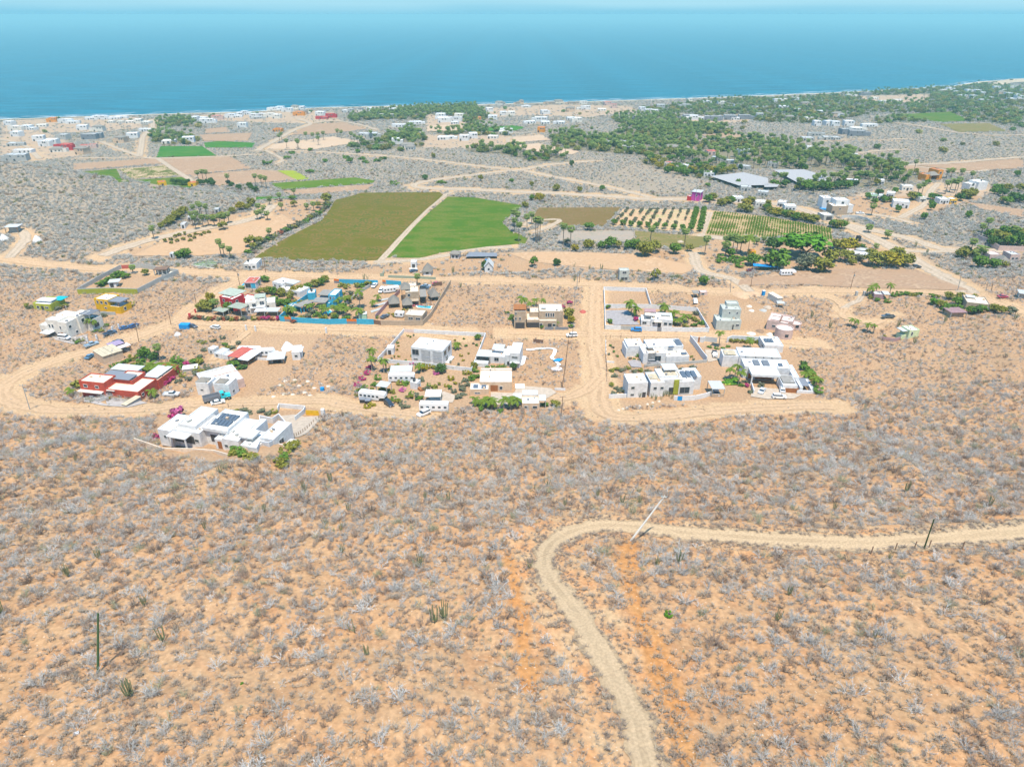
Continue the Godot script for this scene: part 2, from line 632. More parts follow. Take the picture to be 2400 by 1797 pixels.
func plan_the_land() -> void:
	# the near hillside track with its hairpin
	track = smooth_line(V([14.8,-41.4, 14.2,-44.3, 14.4,-50.3, 13.4,-56.6, 11.4,-65.4, 9.6,-72.4, 7.3,-78.4, 5.6,-83.9, 5.6,-89, 7.5,-94.7, 10.7,-98.4, 14.1,-100.5, 19.1,-101.6, 24.4,-100.5, 32.7,-98.4, 42.7,-96.4, 53.9,-94.9, 62.9,-94.2, 72.4,-94.9, 82.9,-96.6, 95.4,-98.8, 106.4,-100.5]), 0.6)
	for t in track:
		track_h.append(land(t.x, t.y))
	for pass_no in 6:
		var old := track_h.duplicate()
		for i in range(4, track_h.size() - 4):
			track_h[i] = (old[i - 4] + old[i - 2] + old[i] + old[i + 2] + old[i + 4]) / 5.0
	# groves and green places first, so that lots, fields and roads cut into them
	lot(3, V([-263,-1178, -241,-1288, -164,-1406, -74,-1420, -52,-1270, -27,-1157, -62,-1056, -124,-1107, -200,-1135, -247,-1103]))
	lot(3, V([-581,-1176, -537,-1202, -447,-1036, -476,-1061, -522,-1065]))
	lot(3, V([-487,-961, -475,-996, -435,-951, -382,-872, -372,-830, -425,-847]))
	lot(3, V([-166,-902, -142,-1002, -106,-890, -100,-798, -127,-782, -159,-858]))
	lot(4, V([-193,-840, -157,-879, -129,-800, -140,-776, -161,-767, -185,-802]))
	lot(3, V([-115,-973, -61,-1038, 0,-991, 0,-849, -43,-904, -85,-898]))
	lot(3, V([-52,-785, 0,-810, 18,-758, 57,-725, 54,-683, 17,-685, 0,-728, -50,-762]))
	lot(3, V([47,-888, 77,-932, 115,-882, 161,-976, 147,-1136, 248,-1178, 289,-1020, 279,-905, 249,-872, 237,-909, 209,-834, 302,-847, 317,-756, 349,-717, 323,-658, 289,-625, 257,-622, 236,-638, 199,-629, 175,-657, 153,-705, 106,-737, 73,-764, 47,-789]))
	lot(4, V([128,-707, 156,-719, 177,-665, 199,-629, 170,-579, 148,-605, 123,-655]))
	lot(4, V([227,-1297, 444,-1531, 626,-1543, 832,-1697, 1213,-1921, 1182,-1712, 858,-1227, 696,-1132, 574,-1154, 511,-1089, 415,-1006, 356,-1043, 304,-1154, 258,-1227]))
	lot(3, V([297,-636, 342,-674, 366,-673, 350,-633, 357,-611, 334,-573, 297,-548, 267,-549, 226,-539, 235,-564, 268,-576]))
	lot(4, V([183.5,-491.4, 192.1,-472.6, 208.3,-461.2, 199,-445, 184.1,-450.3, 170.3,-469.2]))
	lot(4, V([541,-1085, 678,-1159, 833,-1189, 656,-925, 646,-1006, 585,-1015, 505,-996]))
	lot(5, V([-841,-1191, -793,-1287, -633,-1239, -539,-1049, -591,-997, -711,-999]))
	lot(5, V([-559,-1255, -468,-1380, -318,-1296, -260,-1104, -317,-1075, -425,-1128, -522,-1184]))
	lot(5, V([-55,-1339, 75,-1431, 224,-1372, 209,-1234, 120,-1139, 35,-1188, -41,-1158]))
	lot(5, V([-143,-1225, -75,-1162, -67,-1026, -123,-1042]))
	lot(5, V([-109,-922, 0,-900, 15,-848, -47,-785, -100,-798]))
	lot(5, V([257,-1123, 367,-1161, 344,-1044, 274,-1010, 238,-1038]))
	lot(5, V([722,-1560, 896,-1582, 761,-1351, 677,-1371]))
	lot(5, V([227.2,-493.4, 263,-526, 339,-564, 387,-563, 366,-524, 327.4,-497, 286.5,-466.9, 266.2,-455.7, 236.8,-466.9]))
	lot(5, V([-699,-981, -647,-1002, -524,-851, -460,-757, -489,-730, -537,-741]))
	lot(5, V([-97,-855, -5,-901, 0,-810, -43,-795]))
	lot(2, V([56,-573, 122,-675, 155,-605, 161,-570, 132,-533, 97,-522, 68,-555]))
	# sandy plain under the left hill, and the farmyards
	lot(5, V([-229,-372.7, -217.1,-396.4, -200.6,-417.8, -179.5,-448, -167.1,-461.4, -168.8,-485.8, -137.4,-515.5, -126.2,-470, -135.8,-430.6, -145.2,-391.5, -153,-370.6, -185.2,-367.9, -204.9,-364.5]))
	lot(5, V([-33.5,-369.9, -2.4,-380.3, 31.8,-380.6, 77.6,-376, 100.9,-352.4, 89.2,-340.8, 56.8,-348.2, 29.8,-352.2, -11.2,-343.9, -66.8,-340.2, -94.2,-343.2]))
	lot(5, V([68.6,-380.8, 94,-384.9, 124.3,-406.2, 143.7,-401.8, 204.6,-406.3, 220.6,-380.9, 215.9,-353.2, 181.7,-348.4, 121.4,-344.1, 85.2,-365.4]))
	# the town's cleared lots
	lot(1, V([-119,-263, -110.8,-271, -80.6,-268.3, -82,-246.1, -83.1,-237.8, -91.4,-237.8, -116.2,-246.1]))
	lot(1, V([-113.2,-229.7, -109.4,-246.1, -83.1,-237.8, -86.3,-216.3, -95.1,-201.1, -111.8,-201.1, -111.6,-221.9]))
	lot(1, V([-125.4,-342.8, -97.9,-339.9, -33.2,-337.2, -35.7,-276.6, -115.3,-278.9, -124.7,-307]))
	lot(1, V([-44.8,-267.4, -5.4,-260.9, -16.1,-227.7, -52.8,-235.7]))
	lot(1, V([-52.6,-225.8, -39.3,-233.7, -11.6,-235.7, -3,-206.9, -27.6,-189, -53.7,-201.1]))
	lot(1, V([-9.2,-216.3, 14.2,-221.9, 21.1,-210.7, 14.2,-195.1, -12.8,-197.1]))
	lot(1, V([0,-296.5, 37.2,-291.3, 35.6,-267.4, 0,-269.7]))
	lot(1, V([45.7,-321.8, 68,-321.8, 65.6,-296.5, 44,-299.1]))
	lot(1, V([43.3,-296.5, 86.8,-293.9, 84.6,-269.7, 40.5,-269.7]))
	lot(1, V([95.6,-313, 112.2,-313, 121.5,-286, 122.4,-262.7, 84,-267.5]))
	lot(1, V([39.7,-266.6, 76.8,-263.9, 75.4,-233.7, 36.1,-233.7]))
	lot(1, V([75.9,-263.9, 112.4,-259.6, 114.7,-233.7, 105.3,-203, 32.8,-197.1, 34.9,-218.1, 70.1,-225.8]))
	lot(1, V([-138.6,-201.1, -125.1,-203, -120,-193.1, -134.7,-193.1]))
	lot(1, V([-211,-335.3, -180.1,-345.1, -182.4,-316.7, -212.2,-317.5]))
	lot(1, V([-115.8,-189, -99.9,-197.1, -69.7,-201.1, -62.3,-195.1, -57.9,-151, -68.3,-140.8, -93.1,-151]))
	lot(1, V([-198,-288.3, -176.1,-291, -173.1,-285, -195.3,-283.5]))
	lot(2, V([-58.7,-330.7, -32.5,-329.6, 0,-324.7, 38,-318.8, 35.8,-296.5, 0,-299.1, -35.4,-274.2]))
	lot(2, V([-3.7,-267.4, 34.5,-265.2, 31.4,-221.9, 13.9,-216.3, -4.8,-225.8]))
	lot(2, V([156.4,-310, 211.1,-293.5, 174.8,-255.1, 151.9,-272.8]))
	# fields
	field("field", "olive", V([-143.8,-365.3, -135.3,-401.5, -124,-440, -125.1,-470.2, -130.1,-509.1, -118,-540, -57,-542, -53,-531, -64.6,-440, -74.5,-364.2, -93.9,-362.4]))
	field("field", "green", V([-49,-524, -29,-521, -6.3,-503.5, 8,-491.8, -6.4,-443, -0.3,-420.9, 9.6,-406.4, 7.9,-396.9, -12.5,-390.7, -38.5,-379, -51.9,-368.2, -70,-368.6, -61,-440.2]))
	field("field", "brown", V([18.7,-484.7, 77.2,-485.3, 59.6,-434.4, 30,-435.1, 14,-454.5]))
	field("orchard_floor", "orchard", V([78.2,-480.1, 135.5,-476.7, 118.4,-418.1, 62.6,-434.4]))
	field("field", "stubble", V([31.4,-423.3, 76.6,-423.7, 72.4,-400.8, 26.3,-400.5]))
	field("field", "dull", V([77.4,-423.7, 117.1,-410.7, 116.6,-394, 100.9,-384.9, 74.5,-400.8]))
	field("vineyard_floor", "vineyard", V([140.2,-474.1, 172.4,-457.9, 204.4,-430.8, 193.6,-402.7, 119.1,-414.4]))
	field("field", "ploughed", V([117.4,-334.2, 133.7,-340.5, 171.5,-350.2, 214.8,-347.3, 217.3,-306.7, 187.5,-314.1, 149.8,-324.5, 113.9,-326.1]))
	field("field", "sand", V([-2.4,-377.9, 31.8,-379.8, 72.8,-376.8, 101.1,-353.1, 89.8,-343.4, 57,-349.5, 30.1,-355.8, 9.4,-363.6]))
	field("field", "sand", V([-210.8,-366.9, -206.3,-383.3, -185.9,-406.8, -168,-430.1, -152.7,-451.3, -139.5,-434, -146.4,-396.8, -152.8,-373.4, -180.8,-368.8]))
	field("field", "ploughed", V([-435,-698, -364,-726, -344,-689, -377,-670, -410,-657]))
	field("field", "green", V([-397,-646, -372,-660, -273.3,-496.7, -278.9,-493.1]))
	field("field", "rows", V([-371,-660, -333,-675, -295,-620, -330,-605]))
	field("field", "green", V([-326,-600, -291,-614, -264,-581, -251.5,-486.8]))
	field("field", "ploughed", V([-360,-725, -297,-741, -243,-657, -290,-622]))
	field("field", "ploughed", V([-288,-624, -237,-650, -215,-642, -185,-598, -242,-571]))
	field("field", "bright", V([-407,-825, -355,-817, -309,-741, -368,-732]))
	field("field", "bright", V([-366,-849, -355,-864, -304,-846, -293,-803, -347,-806]))
	field("field", "ploughed", V([-434,-1021, -411,-1039, -377,-964, -408,-956]))
	field("field", "ploughed", V([-409,-941, -344,-951, -319,-863, -373,-866]))
	field("field", "lime", V([-202,-581, -137,-607, -116,-591, -117,-579, -185,-554]))
	field("field", "ploughed", V([-184,-550, -113,-575, -117,-550, -170,-531]))
	field("field", "yellow", V([-216,-645, -200,-644, -173,-600, -184,-596]))
	field("field", "bright", V([-183.3,-493.3, -163,-531, -162.1,-504, -180,-483.4]))
	field("field", "ploughed", V([-285,-927, -297,-1067, -256,-1090, -199,-994, -236,-934]))
	field("field", "fallow", V([-278,-833, -226,-905, -178,-851, -217,-786, -272,-788]))
	field("field", "bright", V([-52,-985, 0,-1025, 18,-1000, 9,-958, -45,-952]))
	field("field", "bright", V([87,-893, 169,-896, 162,-866, 88,-871]))
	field("field", "fallow", V([0,-807, 30,-823, 72,-754, 62,-733, 18,-761]))
	field("field", "fallow", V([-122,-1030, -71,-1044, -66,-964, -113,-957]))
	field("field", "ploughed", V([354,-647, 408,-651, 370,-646, 397,-614, 369,-605, 350,-618]))
	field("field", "ploughed", V([373,-648, 411,-656, 493,-682, 458,-629, 423,-624, 399,-618]))
	field("field", "green", V([574,-1116, 696,-1156, 643,-1019, 594,-1002]))
	field("field", "dull", V([579,-981, 647,-983, 614,-892, 552,-889]))
	field("field", "ploughed", V([233,-891, 269,-906, 292,-877, 264,-854, 237,-865]))
	field("field", "ploughed", V([329.6,-499.5, 356.9,-476.2, 343.5,-455.7, 328.6,-478.5]))
	field("field", "fallow", V([0,-883, 38,-906, 46,-854, 5,-833]))
	# roads
	road("road", 6.0, V([-132,-339.5, -136.5,-335.1, -142.5,-320.5, -146.6,-292.6, -146.6,-283.6, -151.9,-274.6, -159.5,-262.6, -167.5,-253.2, -175.2,-244.4, -181.3,-234.5, -184.2,-226.5, -183.9,-218.1, -180,-210.4, -171.2,-201.9, -161,-197.1, -148.8,-194.3, -135.1,-194.3, -119.2,-196.3, -110.5,-199.9, -100.8,-200.3, -85,-201.9, -65.5,-203, -57.8,-199.9, -45.2,-195.5, -36.9,-192.3, -28.9,-190.6]), 3.0)
	road("road", 7.0, V([-145.8,-282.2, -131.9,-277.9, -116.3,-277, -95.1,-274.2, -74.2,-272.4, -55.4,-271, -39.7,-270.6, -21.8,-266.1]), 3.5)
	road("road", 6.0, V([-1.8,-268.3, 7.3,-268.3, 21.9,-267, 34.9,-266.1, 39.7,-266.6, 58.2,-266.1, 77.3,-265.2, 97.2,-263.1, 116,-258.7, 124.7,-257]), 3.0)
	road("road", 7.0, V([42.6,-326, 40.1,-307.3, 38.2,-292.8, 36.1,-275.2, 34.6,-259.2, 33.6,-244, 32.9,-228.9, 31.9,-216.3, 30,-203, 31,-191, 36.7,-187.4, 52.7,-189.8, 69.7,-194.3, 89.9,-197.5, 100.4,-198.3, 107.4,-197.9]), 3.0)
	road("road", 5.0, V([32.1,-223.8, 26.7,-213.7, 19.1,-206.2, 14.2,-207.7, 9.8,-210]), 2.0)
	road("road", 6.0, V([-296,-364, -280.3,-361.4, -253.1,-353.5, -222.4,-347.4, -196.6,-346.7, -163.1,-342.9, -137.9,-340.7, -111,-339.1, -88.4,-337.5, -59.3,-336.4, -10.9,-332.8, 28.3,-328.5, 51.6,-326.1, 74.4,-321.8, 89.6,-317.7, 117.6,-315.8, 146.4,-316, 181.4,-310.9, 202.3,-305.1, 213.1,-300.1, 216.9,-287.7, 221.4,-274.8, 228.4,-264.2]), 2.5)
	road("road", 9.0, V([214.8,-301.2, 220.7,-331.4, 222.5,-352.2, 223.6,-369.2, 223.3,-384.9, 221,-410.8, 217,-434.8, 208.5,-454.6, 202.9,-476.2, 185.3,-496.8, 148.7,-503.1, 129.2,-510.7, 103.4,-511.3, 77,-521, 53,-528, 30,-536, 0,-542, -34,-552, -55,-554, -76,-560]), 4.0)
	road("road", 7.0, V([-76,-560, -81,-571, -72,-588, -45,-609, -11,-631, 8,-641, 38,-669, 82,-690]), 3.0)
	road("road", 6.0, V([10,-637, 33,-608, 58,-579, 83,-550, 104.4,-517.2]), 3.0)
	road("road", 6.0, V([-281,-782, -221,-769, -159,-744, -118,-725, -81,-701, -34,-665, 0,-642]), 3.0)
	road("road", 5.0, V([-73.8,-359.9, -68.2,-395.2, -64.1,-435.8, -59.1,-485.8, -52,-529, -47,-542]), 1.0)
	road("road", 5.0, V([-74.9,-361.3, -56.6,-364.4, -36.2,-373.7, -24,-384.8, 0,-390]), 2.0)
	road("road", 8.0, V([296.2,-384.1, 277.9,-382.5, 261.2,-382.5, 249.2,-387.4, 240.8,-408.1, 227.5,-424.9, 217.4,-438.8]), 3.0)
	road("road", 5.0, V([261.2,-382.5, 240.2,-380.9, 222.9,-384.1]), 2.0)
	road("road", 5.0, V([225.6,-457.9, 245.5,-463.5, 254.7,-455.7, 261.9,-441.9]), 2.0)
	road("road", 5.0, V([259.9,-454.6, 277.8,-472.6, 296,-491.9, 322,-532, 346,-564]), 2.0)
	road("road", 6.0, V([87.7,-404.4, 105,-400.9, 117.3,-413.5, 137.2,-470.5]), 2.0)
	road("road", 7.0, V([117.3,-413.5, 127.4,-408, 138.6,-401.8]), 2.0)
	road("road", 6.0, V([104.1,-380.8, 100.3,-354.5, 103.4,-344.1, 114.1,-334.3, 117.6,-317]), 2.0)
	road("road", 7.0, V([-390,-741, -437,-841, -485,-945, -516,-1034, -591,-1193]), 3.0)
	road("road", 6.0, V([-705,-956, -656,-918, -586,-856, -492,-736]), 2.5)
	road("road", 5.0, V([-508,-883, -444,-805, -390,-741]), 2.0)
	road("road", 6.0, V([-457,-735, -387,-734, -362,-725, -296,-738, -270,-749]), 2.0)
	road("road", 5.0, V([-362,-723, -324,-667, -272,-593]), 1.0)
	road("road", 6.0, V([-275.7,-361.5, -279.8,-377.9, -283.4,-390.2, -290,-398, -297.1,-400.7]), 2.5)
	road("road", 7.0, V([-226.9,-366.3, -223.7,-374.9, -212.1,-392.5, -195.3,-409.7, -173.6,-428.3, -165,-445.9, -165.1,-473.7]), 3.0)
	road("road", 7.0, V([-279,-775, -284,-833, -289,-891, -297,-984, -299,-1073, -342,-1153]), 3.0)
	road("road", 6.0, V([-299,-1073, -271,-1112, -224,-1055, -182,-977]), 2.5)
	road("road", 6.0, V([349,-647, 414,-661, 457,-676, 510,-694]), 2.0)
	road("road", 5.0, V([369,-644, 382,-630, 397,-614, 424,-623]), 2.0)
	road("road", 5.0, V([0,-810, -5,-849, 0,-883, 27,-912]), 2.0)
	road("road", 5.0, V([363,-822, 396,-831, 423,-825, 460,-830]), 2.5)
	road("road", 5.0, V([352,-723, 381,-739, 417,-749]), 2.0)
	road("road", 6.0, V([535,-1004, 543,-959, 548,-890, 572,-853, 611,-857]), 2.5)
	road("path", 4.0, V([13.3,-419.3, 24.7,-434, 31.1,-450, 14.1,-446.6, 8.2,-433.7]), 2.0)
	road("path", 4.0, V([-229,-679, -230,-709, -252,-748, -272,-782]), 1.0)
	road("path", 3.5, V([150.9,-306.4, 153.1,-299.8, 151.7,-290.5, 148,-283.3, 150,-277, 157.7,-273.7, 165.1,-277.8, 169.2,-280.5]), 2.0)
	road("path", 3.0, V([151.7,-290.5, 156.1,-295.4, 161.7,-299.1, 166.5,-305.5]), 1.0)
	road("driveway", 4.0, V([-113.6,-268.3, -115.8,-256.6, -117.6,-246.1, -117.8,-239.8]), 0.5)
	for a in lot_areas:
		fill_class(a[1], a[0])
	for a in field_areas:
		fill_class(a[2], 6)
	for a in road_lines:
		line_class(a[2], a[1] + 2 * a[3], 7)
	line_class(track, 11.0, 7)
	line_class(V([21.6,-95.7, 19,-85.2, 18.2,-76.5, 18.6,-71.1, 19.2,-66.1, 19.2,-60.8, 19,-54.4, 18.7,-48.2, 18.3,-44.3]), 3.2, 8)
	line_class(V([-0.7,-89.6, 0.8,-78.8, 1.9,-72.1, 2.2,-63.4, 2.4,-57.5]), 2.6, 8)
	line_class(track, 3.8, 1)

func tone_picture(seed_value: int, a: Color, b: Color, c: Color, freq: float, stretch := 1.0) -> ImageTexture:
	var f := FastNoiseLite.new()
	f.seed = seed_value
	f.frequency = freq
	f.fractal_octaves = 5
	var g := FastNoiseLite.new()
	g.seed = seed_value + 5
	g.frequency = 0.09
	var n := 384
	var img := Image.create(n, n, false, Image.FORMAT_RGB8)
	for y in n:
		for x in n:
			# a torus walk keeps the picture seamless
			var t := TAU * x / n
			var u := TAU * y / n
			var r := n / TAU
			var p := f.get_noise_3d(cos(t) * r * stretch + 300, sin(t) * r * stretch, u * 0.0 + sin(u) * r) + 0.5 * f.get_noise_3d(cos(t) * r * stretch, sin(t) * r * stretch + 900, cos(u) * r)
			var q := g.get_noise_2d(x, y)
			var k := a.lerp(b, clampf(p * 2.4 + 0.5, 0, 1)).lerp(c, clampf(q * 1.4 + p * 1.2, 0, 1))
			img.set_pixel(x, y, k.linear_to_srgb())
	return ImageTexture.create_from_image(img)

func look_material(look: String) -> StandardMaterial3D:
	var key := "field_" + look
	if mats.has(key):
		return mats[key]
	var pal := {
		"olive": [Color(0.12, 0.11, 0.014), Color(0.19, 0.12, 0.035), Color(0.065, 0.105, 0.008)],
		"green": [Color(0.065, 0.135, 0.01), Color(0.095, 0.145, 0.014), Color(0.14, 0.15, 0.03)],
		"brown": [Color(0.17, 0.115, 0.04), Color(0.21, 0.13, 0.06), Color(0.13, 0.115, 0.025)],
		"orchard": [Color(0.48, 0.31, 0.18), Color(0.54, 0.38, 0.23), Color(0.28, 0.28, 0.10)],
		"stubble": [Color(0.32, 0.27, 0.215), Color(0.37, 0.28, 0.21), Color(0.27, 0.25, 0.19)],
		"dull": [Color(0.18, 0.155, 0.05), Color(0.26, 0.18, 0.085), Color(0.12, 0.14, 0.03)],
		"vineyard": [Color(0.42, 0.29, 0.15), Color(0.38, 0.25, 0.13), Color(0.26, 0.25, 0.08)],
		"ploughed": [Color(0.37, 0.235, 0.145), Color(0.31, 0.20, 0.125), Color(0.44, 0.30, 0.19)],
		"fallow": [Color(0.50, 0.345, 0.22), Color(0.55, 0.40, 0.27), Color(0.40, 0.29, 0.19)],
		"rows": [Color(0.46, 0.33, 0.20), Color(0.43, 0.30, 0.18), Color(0.33, 0.30, 0.14)],
		"bright": [Color(0.045, 0.15, 0.018), Color(0.06, 0.17, 0.022), Color(0.09, 0.17, 0.03)],
		"lime": [Color(0.085, 0.15, 0.012), Color(0.105, 0.165, 0.015), Color(0.14, 0.165, 0.03)],
		"yellow": [Color(0.26, 0.30, 0.03), Color(0.30, 0.33, 0.03), Color(0.22, 0.28, 0.05)],
	}
	pal["sand"] = [Color(0.47, 0.30, 0.17), Color(0.42, 0.265, 0.15), Color(0.52, 0.35, 0.21)]
	var p: Array = pal[look]
	return textured(key, Color.WHITE, tone_picture(hash(look) % 1000, p[0], p[1], p[2], 0.035, 0.35), 0.012)

func lay_fields_and_roads() -> void:
	for a in field_areas:
		var p: PackedVector2Array = a[2]
		var d := p[0].length()
		setting(a[0], area_sheet(p, 7.0 if d < 650 else 14.0, 0.13), look_material(a[1]))
	var dirt := tinted(textured("dirt_road", Color(0.65, 0.43, 0.25), road_tex, 0.05))
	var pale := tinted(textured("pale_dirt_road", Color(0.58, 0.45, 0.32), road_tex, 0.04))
	var lift := 0.05
	for a in road_lines:
		var p: PackedVector2Array = a[2]
		lift += 0.0035
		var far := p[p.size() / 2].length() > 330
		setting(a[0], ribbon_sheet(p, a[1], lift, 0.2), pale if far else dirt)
	setting("hillside_track", ribbon_sheet(track, 4.0, 0.1, 0.3, 8.0), tinted(textured("track_dirt", Color(0.59, 0.425, 0.255), road_tex, 0.12)))
	# beach and surf
	var shore := PackedVector2Array()
	for i in range(0, 240):
		var x := -1100.0 + i * 13.0
		shore.append(Vector2(x, shore_z(x) - 2.0 + hills.get_noise_1d(x * 0.9) * 7.0))
	var back := PackedVector2Array()
	for i in range(239, -1, -1):
		var x := -1100.0 + i * 13.0
		back.append(Vector2(x, shore_z(x) + 46 + hills.get_noise_1d(x * 0.4 + 90) * 22.0))
	var beach := Shape.new()
	for i in 239:
		var a := shore[i]
		var b := shore[i + 1]
		var c := back[239 - i]
		var d := back[238 - i]
		for k in 6:
			var a0 := a.lerp(c, k / 6.0)
			var b0 := b.lerp(d, k / 6.0)
			var a1 := a.lerp(c, (k + 1) / 6.0)
			var b1 := b.lerp(d, (k + 1) / 6.0)
			beach.quad(on(a1.x, a1.y, 0.75), on(b1.x, b1.y, 0.75), on(b0.x, b0.y, 0.75), on(a0.x, a0.y, 0.75))
	setting("beach", beach.done(), textured("beach_sand", Color(0.66, 0.52, 0.35), soil_tex, 0.02))
	setting("sandbar", area_sheet(V([1149,-1786, 1256,-1929, 1390,-2083, 1473,-2110, 1335,-1907, 1247,-1857, 1162,-1773]), 20.0, 1.2), mats["beach_sand"])
	var foam := Shape.new()
	for band in 3:
		var off: float = [-2.0, -16.0, -34.0][band]
		for i in 238:
			var a := shore[i]
			var b := shore[i + 1]
			var wa: float = [2.0, 1.2, 1.0][band] * clampf(0.5 + 2.2 * hills.get_noise_1d(a.x * 1.1 + band * 400), 0, 2)
			var wb: float = [2.0, 1.2, 1.0][band] * clampf(0.5 + 2.2 * hills.get_noise_1d(b.x * 1.1 + band * 400), 0, 2)
			if wa + wb < 0.3:
				continue
			var y := SEA + 0.35
			foam.quad(Vector3(a.x, y, a.y + off + wa), Vector3(b.x, y, b.y + off + wb), Vector3(b.x, y, b.y + off - wb), Vector3(a.x, y, a.y + off - wa))
	setting("surf", foam.done(), paint("foam", Color(0.82, 0.86, 0.87), 0.8), "stuff")

# ------------------------------------------------------------------ plants

var shrub_meshes: Array[Mesh] = []
var far_shrub_meshes: Array[Mesh] = []
var tuft_mesh: Mesh
var stone_mesh: Mesh
var crown_meshes: Array[Mesh] = []
var bush_meshes: Array[Mesh] = []
var fan_crowns: Array[Mesh] = []
var frond_mesh: Mesh
var cactus_meshes: Array[Mesh] = []
var bark: StandardMaterial3D
var twig_mat: StandardMaterial3D
var placed_plants: Array[Vector3] = []   # x, z, radius of what already stands there

func any_side(d: Vector3) -> Vector3:
	var a := Vector3(rng.randf() - 0.5, rng.randf() - 0.5, rng.randf() - 0.5)
	return d.cross(a).normalized()

func bent(d: Vector3, by: float) -> Vector3:
	return (d + Vector3(rng.randf_range(-by, by), rng.randf_range(-by, by) * 0.7 + by * 0.12, rng.randf_range(-by, by))).normalized()

func shrub_shape(stems: int, reach: float, wide: float, twigs: int, thick: float) -> Mesh:
	var s := Shape.new()
	for k in stems:
		var t := TAU * (k + rng.randf() * 0.8) / stems
		var tilt := rng.randf_range(0.25, 1.0) * wide
		var d := Vector3(cos(t) * tilt, 1.0 - tilt * 0.45, sin(t) * tilt).normalized()
		var l := reach * rng.randf_range(0.55, 1.0)
		var a := Vector3(cos(t) * 0.08, -0.08, sin(t) * 0.08)
		var w := thick * rng.randf_range(0.6, 1.3)
		for seg in 3:
			var b := a + d * l / 3.0
			var pale := rng.randf_range(0.9, 1.35)
			s.tint = Color(pale, pale, pale)
			s.tube(a, b, w, w * 0.72, 3, false)
			w *= 0.72
			for q in twigs:
				var from := a.lerp(b, rng.randf_range(0.2, 1.0))
				var e := bent(d, 0.95)
				var tl := reach * rng.randf_range(0.22, 0.5) * (1.0 - seg * 0.12)
				var mid := from + e * tl * 0.5
				var f := bent(e, 0.5)
				var tip := mid + f * tl * 0.5
				var g := rng.randf_range(0.72, 1.15)
				s.tint = Color(g, g, g)
				s.ribbon(from, mid, thick * 0.36, thick * 0.27, any_side(e))
				s.ribbon(mid, tip, thick * 0.27, thick * 0.1, any_side(f))
				for h in 3:
					var o := from.lerp(mid, rng.randf()) if h == 0 else mid.lerp(tip, rng.randf())
					var i := bent(f, 0.9)
					s.ribbon(o, o + i * tl * rng.randf_range(0.3, 0.55), thick * 0.22, thick * 0.1, any_side(i))
			a = b
			d = bent(d, 0.45)
	return s.done()

func far_shrub_shape(n: int, h: float, r: float, w: float) -> Mesh:
	var s := Shape.new()
	for k in n:
		var t := rng.randf() * TAU
		var q := sqrt(rng.randf()) * r
		var base := Vector3(cos(t) * q * 0.35, -0.1, sin(t) * q * 0.35)
		var top := Vector3(cos(t) * q, h * rng.randf_range(0.45, 1.0) * (1.0 - 0.45 * q / r), sin(t) * q)
		var mid := base.lerp(top, 0.55) + Vector3(rng.randf_range(-0.2, 0.2), 0.15, rng.randf_range(-0.2, 0.2))
		var g := rng.randf_range(0.75, 1.2)
		s.tint = Color(g, g, g)
		s.ribbon(base, mid, w, w, any_side(mid - base))
		s.ribbon(mid, top, w * 1.3, w * 0.6, any_side(top - mid))
		for e in 2:
			var p := mid.lerp(top, rng.randf())
			s.ribbon(p, p + Vector3(rng.randf_range(-0.5, 0.5), rng.randf_range(0.0, 0.4), rng.randf_range(-0.5, 0.5)), w, w * 0.5, any_side(Vector3.UP))
	return s.done()

func crown_shape(n: int, rx: float, ry: float, clumps: int, leaf: float) -> Mesh:
	var s := Shape.new()
	var mids := []
	for k in clumps:
		var d := Vector3(rng.randf_range(-1, 1), rng.randf_range(-0.55, 1), rng.randf_range(-1, 1))
		d = d.normalized() * rng.randf_range(0.45, 0.85)
		mids.append([Vector3(d.x * rx, d.y * ry, d.z * rx), rng.randf_range(0.28, 0.48), rng.randf_range(0.72, 1.22)])
	for k in n:
		var c: Array = mids[k % clumps]
		var d := Vector3(rng.randf_range(-1, 1), rng.randf_range(-1, 1), rng.randf_range(-1, 1)).normalized()
		var p: Vector3 = c[0] + Vector3(d.x * rx, d.y * ry * 0.9, d.z * rx) * c[1] * pow(rng.randf(), 0.4)
		var nrm := (d + Vector3(0, 0.5, 0) + Vector3(rng.randf_range(-0.7, 0.7), rng.randf_range(-0.7, 0.7), rng.randf_range(-0.7, 0.7))).normalized()
		var x := nrm.cross(Vector3(rng.randf() - 0.5, rng.randf() - 0.5, rng.randf() - 0.5)).normalized()
		var y := nrm.cross(x)
		var l := leaf * rng.randf_range(0.6, 1.3)
		var g: float = c[2] * rng.randf_range(0.8, 1.2)
		s.tint = Color(g, g, g * rng.randf_range(0.7, 1.1))
		s.quad(p - x * l - y * l * 0.4, p + x * l * 0.2 - y * l * 0.6, p + x * l + y * l * 0.3, p - x * l * 0.3 + y * l * 0.6)
	return s.done()

